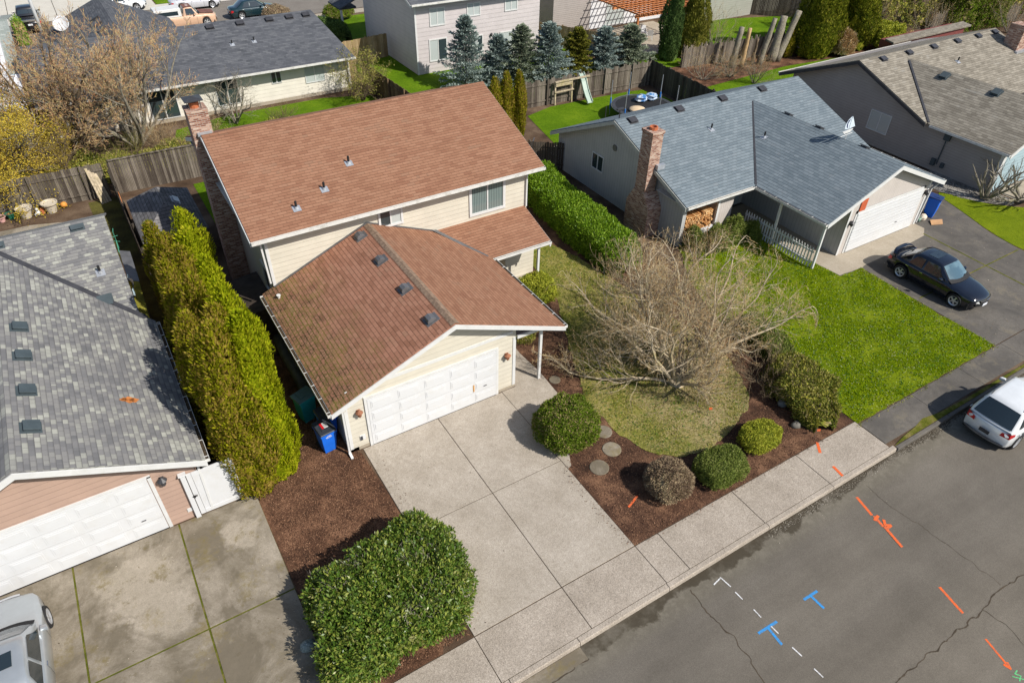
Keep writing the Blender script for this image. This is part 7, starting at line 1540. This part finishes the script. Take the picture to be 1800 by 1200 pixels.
o = blades('grass', EDGE, 16000, .02, 'grass_dry', (.04, .12)); o['label'] = 'ragged grass along the edge of the green lawn'
def chips(name, poly, n, z, mat, label, s=.035):
    xs = [p[0] for p in poly]; ys = [p[1] for p in poly]; P = np.stack([RNG.uniform(min(xs), max(xs), n), RNG.uniform(min(ys), max(ys), n), np.full(n, z) + RNG.random(n) * .015], 1); P = P[inside(poly, P)]; n = len(P)
    D = unit(RNG.normal(size=P.shape) * np.array([1, 1, .25])); o = fast_mesh(name, leaf_quads(P, D, unit(RNG.normal(size=P.shape) * .5 + np.array([0, 0, 1])), s * (.5 + RNG.random(n)), s * .45 * (.5 + RNG.random(n))), 4, mat); o['kind'] = 'stuff'; o['label'] = label
chipm = leafm('bark_chips', [(.2, (.035, .02, .014)), (.5, (.12, .06, .036)), (.8, (.30, .17, .10))], 0, .95)
chips('bark_chips', [(-3.9, -7.7), (-.5, -7.7), (-.5, -.3), (-.9, 3), (-2.2, 3), (-3.9, 0)], 36000, .012, chipm, 'loose bark chips on the bed between the driveways', .05)
chips('bark_chips', [(5.2, -7.75), (14, -7.75), (13.6, -5.4), (11.6, -5.7), (9, -6.3), (7.9, -5.4), (7.4, -3.5), (8.2, -.6), (9.4, 2.2), (10.6, 5), (7.3, 4.5), (7.0, -1), (5.2, -4.4)], 42000, .014, chipm, 'loose bark chips on the front bed', .05)
chips('bark_chips', [(-.8, -7.7), (.05, -7.7), (.05, -.3), (-.8, -.3)], 260, .036, chipm, 'bark chips spilled on the left edge of the pale driveway', .045)
chips('bark_chips', [(4.85, -7.7), (5.3, -7.7), (5.3, -4.2), (4.85, -4.2)], 160, .036, chipm, 'bark chips spilled on the right edge of the pale driveway', .045)
chips('bark_chips', [(5.2, -7.95), (14, -7.95), (14, -7.7), (5.2, -7.7)], 320, .030, chipm, 'bark chips spilled on the sidewalk edge', .045)
pebm = leafm('street_grit', [(.2, (.16, .14, .11)), (.6, (.34, .30, .24)), (.9, (.6, .57, .5))], 0, .9)
chips('leaf_litter', [(9, -9.75), (24, -9.75), (24, -9.52), (9, -9.52)], 2600, -.126, pebm, 'grit and leaf litter in the gutter', .03)
chips('leaf_litter', [(-12, -7.8), (24, -12), (24, -9.6), (-12, -9.6)], 500, -.124, pebm, 'scattered grit on the street edge', .03)
pb = leafm('river_pebbles', [(.2, (.10, .09, .08)), (.6, (.32, .30, .27)), (.9, (.6, .58, .54))], 0, .8)
chips('pebbles', [(34.8, 3.5), (35.1, .5), (35.9, -.6), (36.9, -1.5), (37.4, -1.2), (36.9, 3.5)], 7000, .02, pb, 'pebbles of the gravel bed', .07)

clov = leafm('clover_flowers', [(.2, (.5, .5, .38)), (.8, (.75, .75, .6))], .2, .8)
chips('clover', RLAWN, 1300, .07, clov, 'clover flowers and pale weeds in the green lawn', .035)
weed = leafm('broad_weeds', [(.2, (.03, .09, .01)), (.5, (.06, .15, .02)), (.8, (.30, .28, .12))], .2, .6)
chips('weeds', RLAWN, 9000, .05, weed, 'weeds and dry clippings in the green lawn', .08)
chips('weeds', LAWN, 9000, .045, weed, 'weeds and dry clippings in the mossy lawn', .07)
deb = leafm('fallen_debris', [(.2, (.06, .045, .03)), (.5, (.20, .15, .09)), (.8, (.5, .45, .36))], 0, .9)
chips('leaf_litter', [(-.3, -7.7), (5.0, -7.7), (5.0, -.3), (-.3, -.3)], 160, .036, deb, 'scattered specks of debris on the pale driveway', .04)
chips('leaf_litter', [(-14, -7.7), (-4.1, -7.7), (-4.1, -.2), (-14, -.2)], 420, .030, deb, 'scattered specks of debris on the stained driveway', .045)
chips('leaf_litter', [(24.2, -7.7), (33, -7.7), (33, -.8), (24.5, -1.4)], 240, .030, deb, 'scattered specks of debris on the dark driveway', .05)
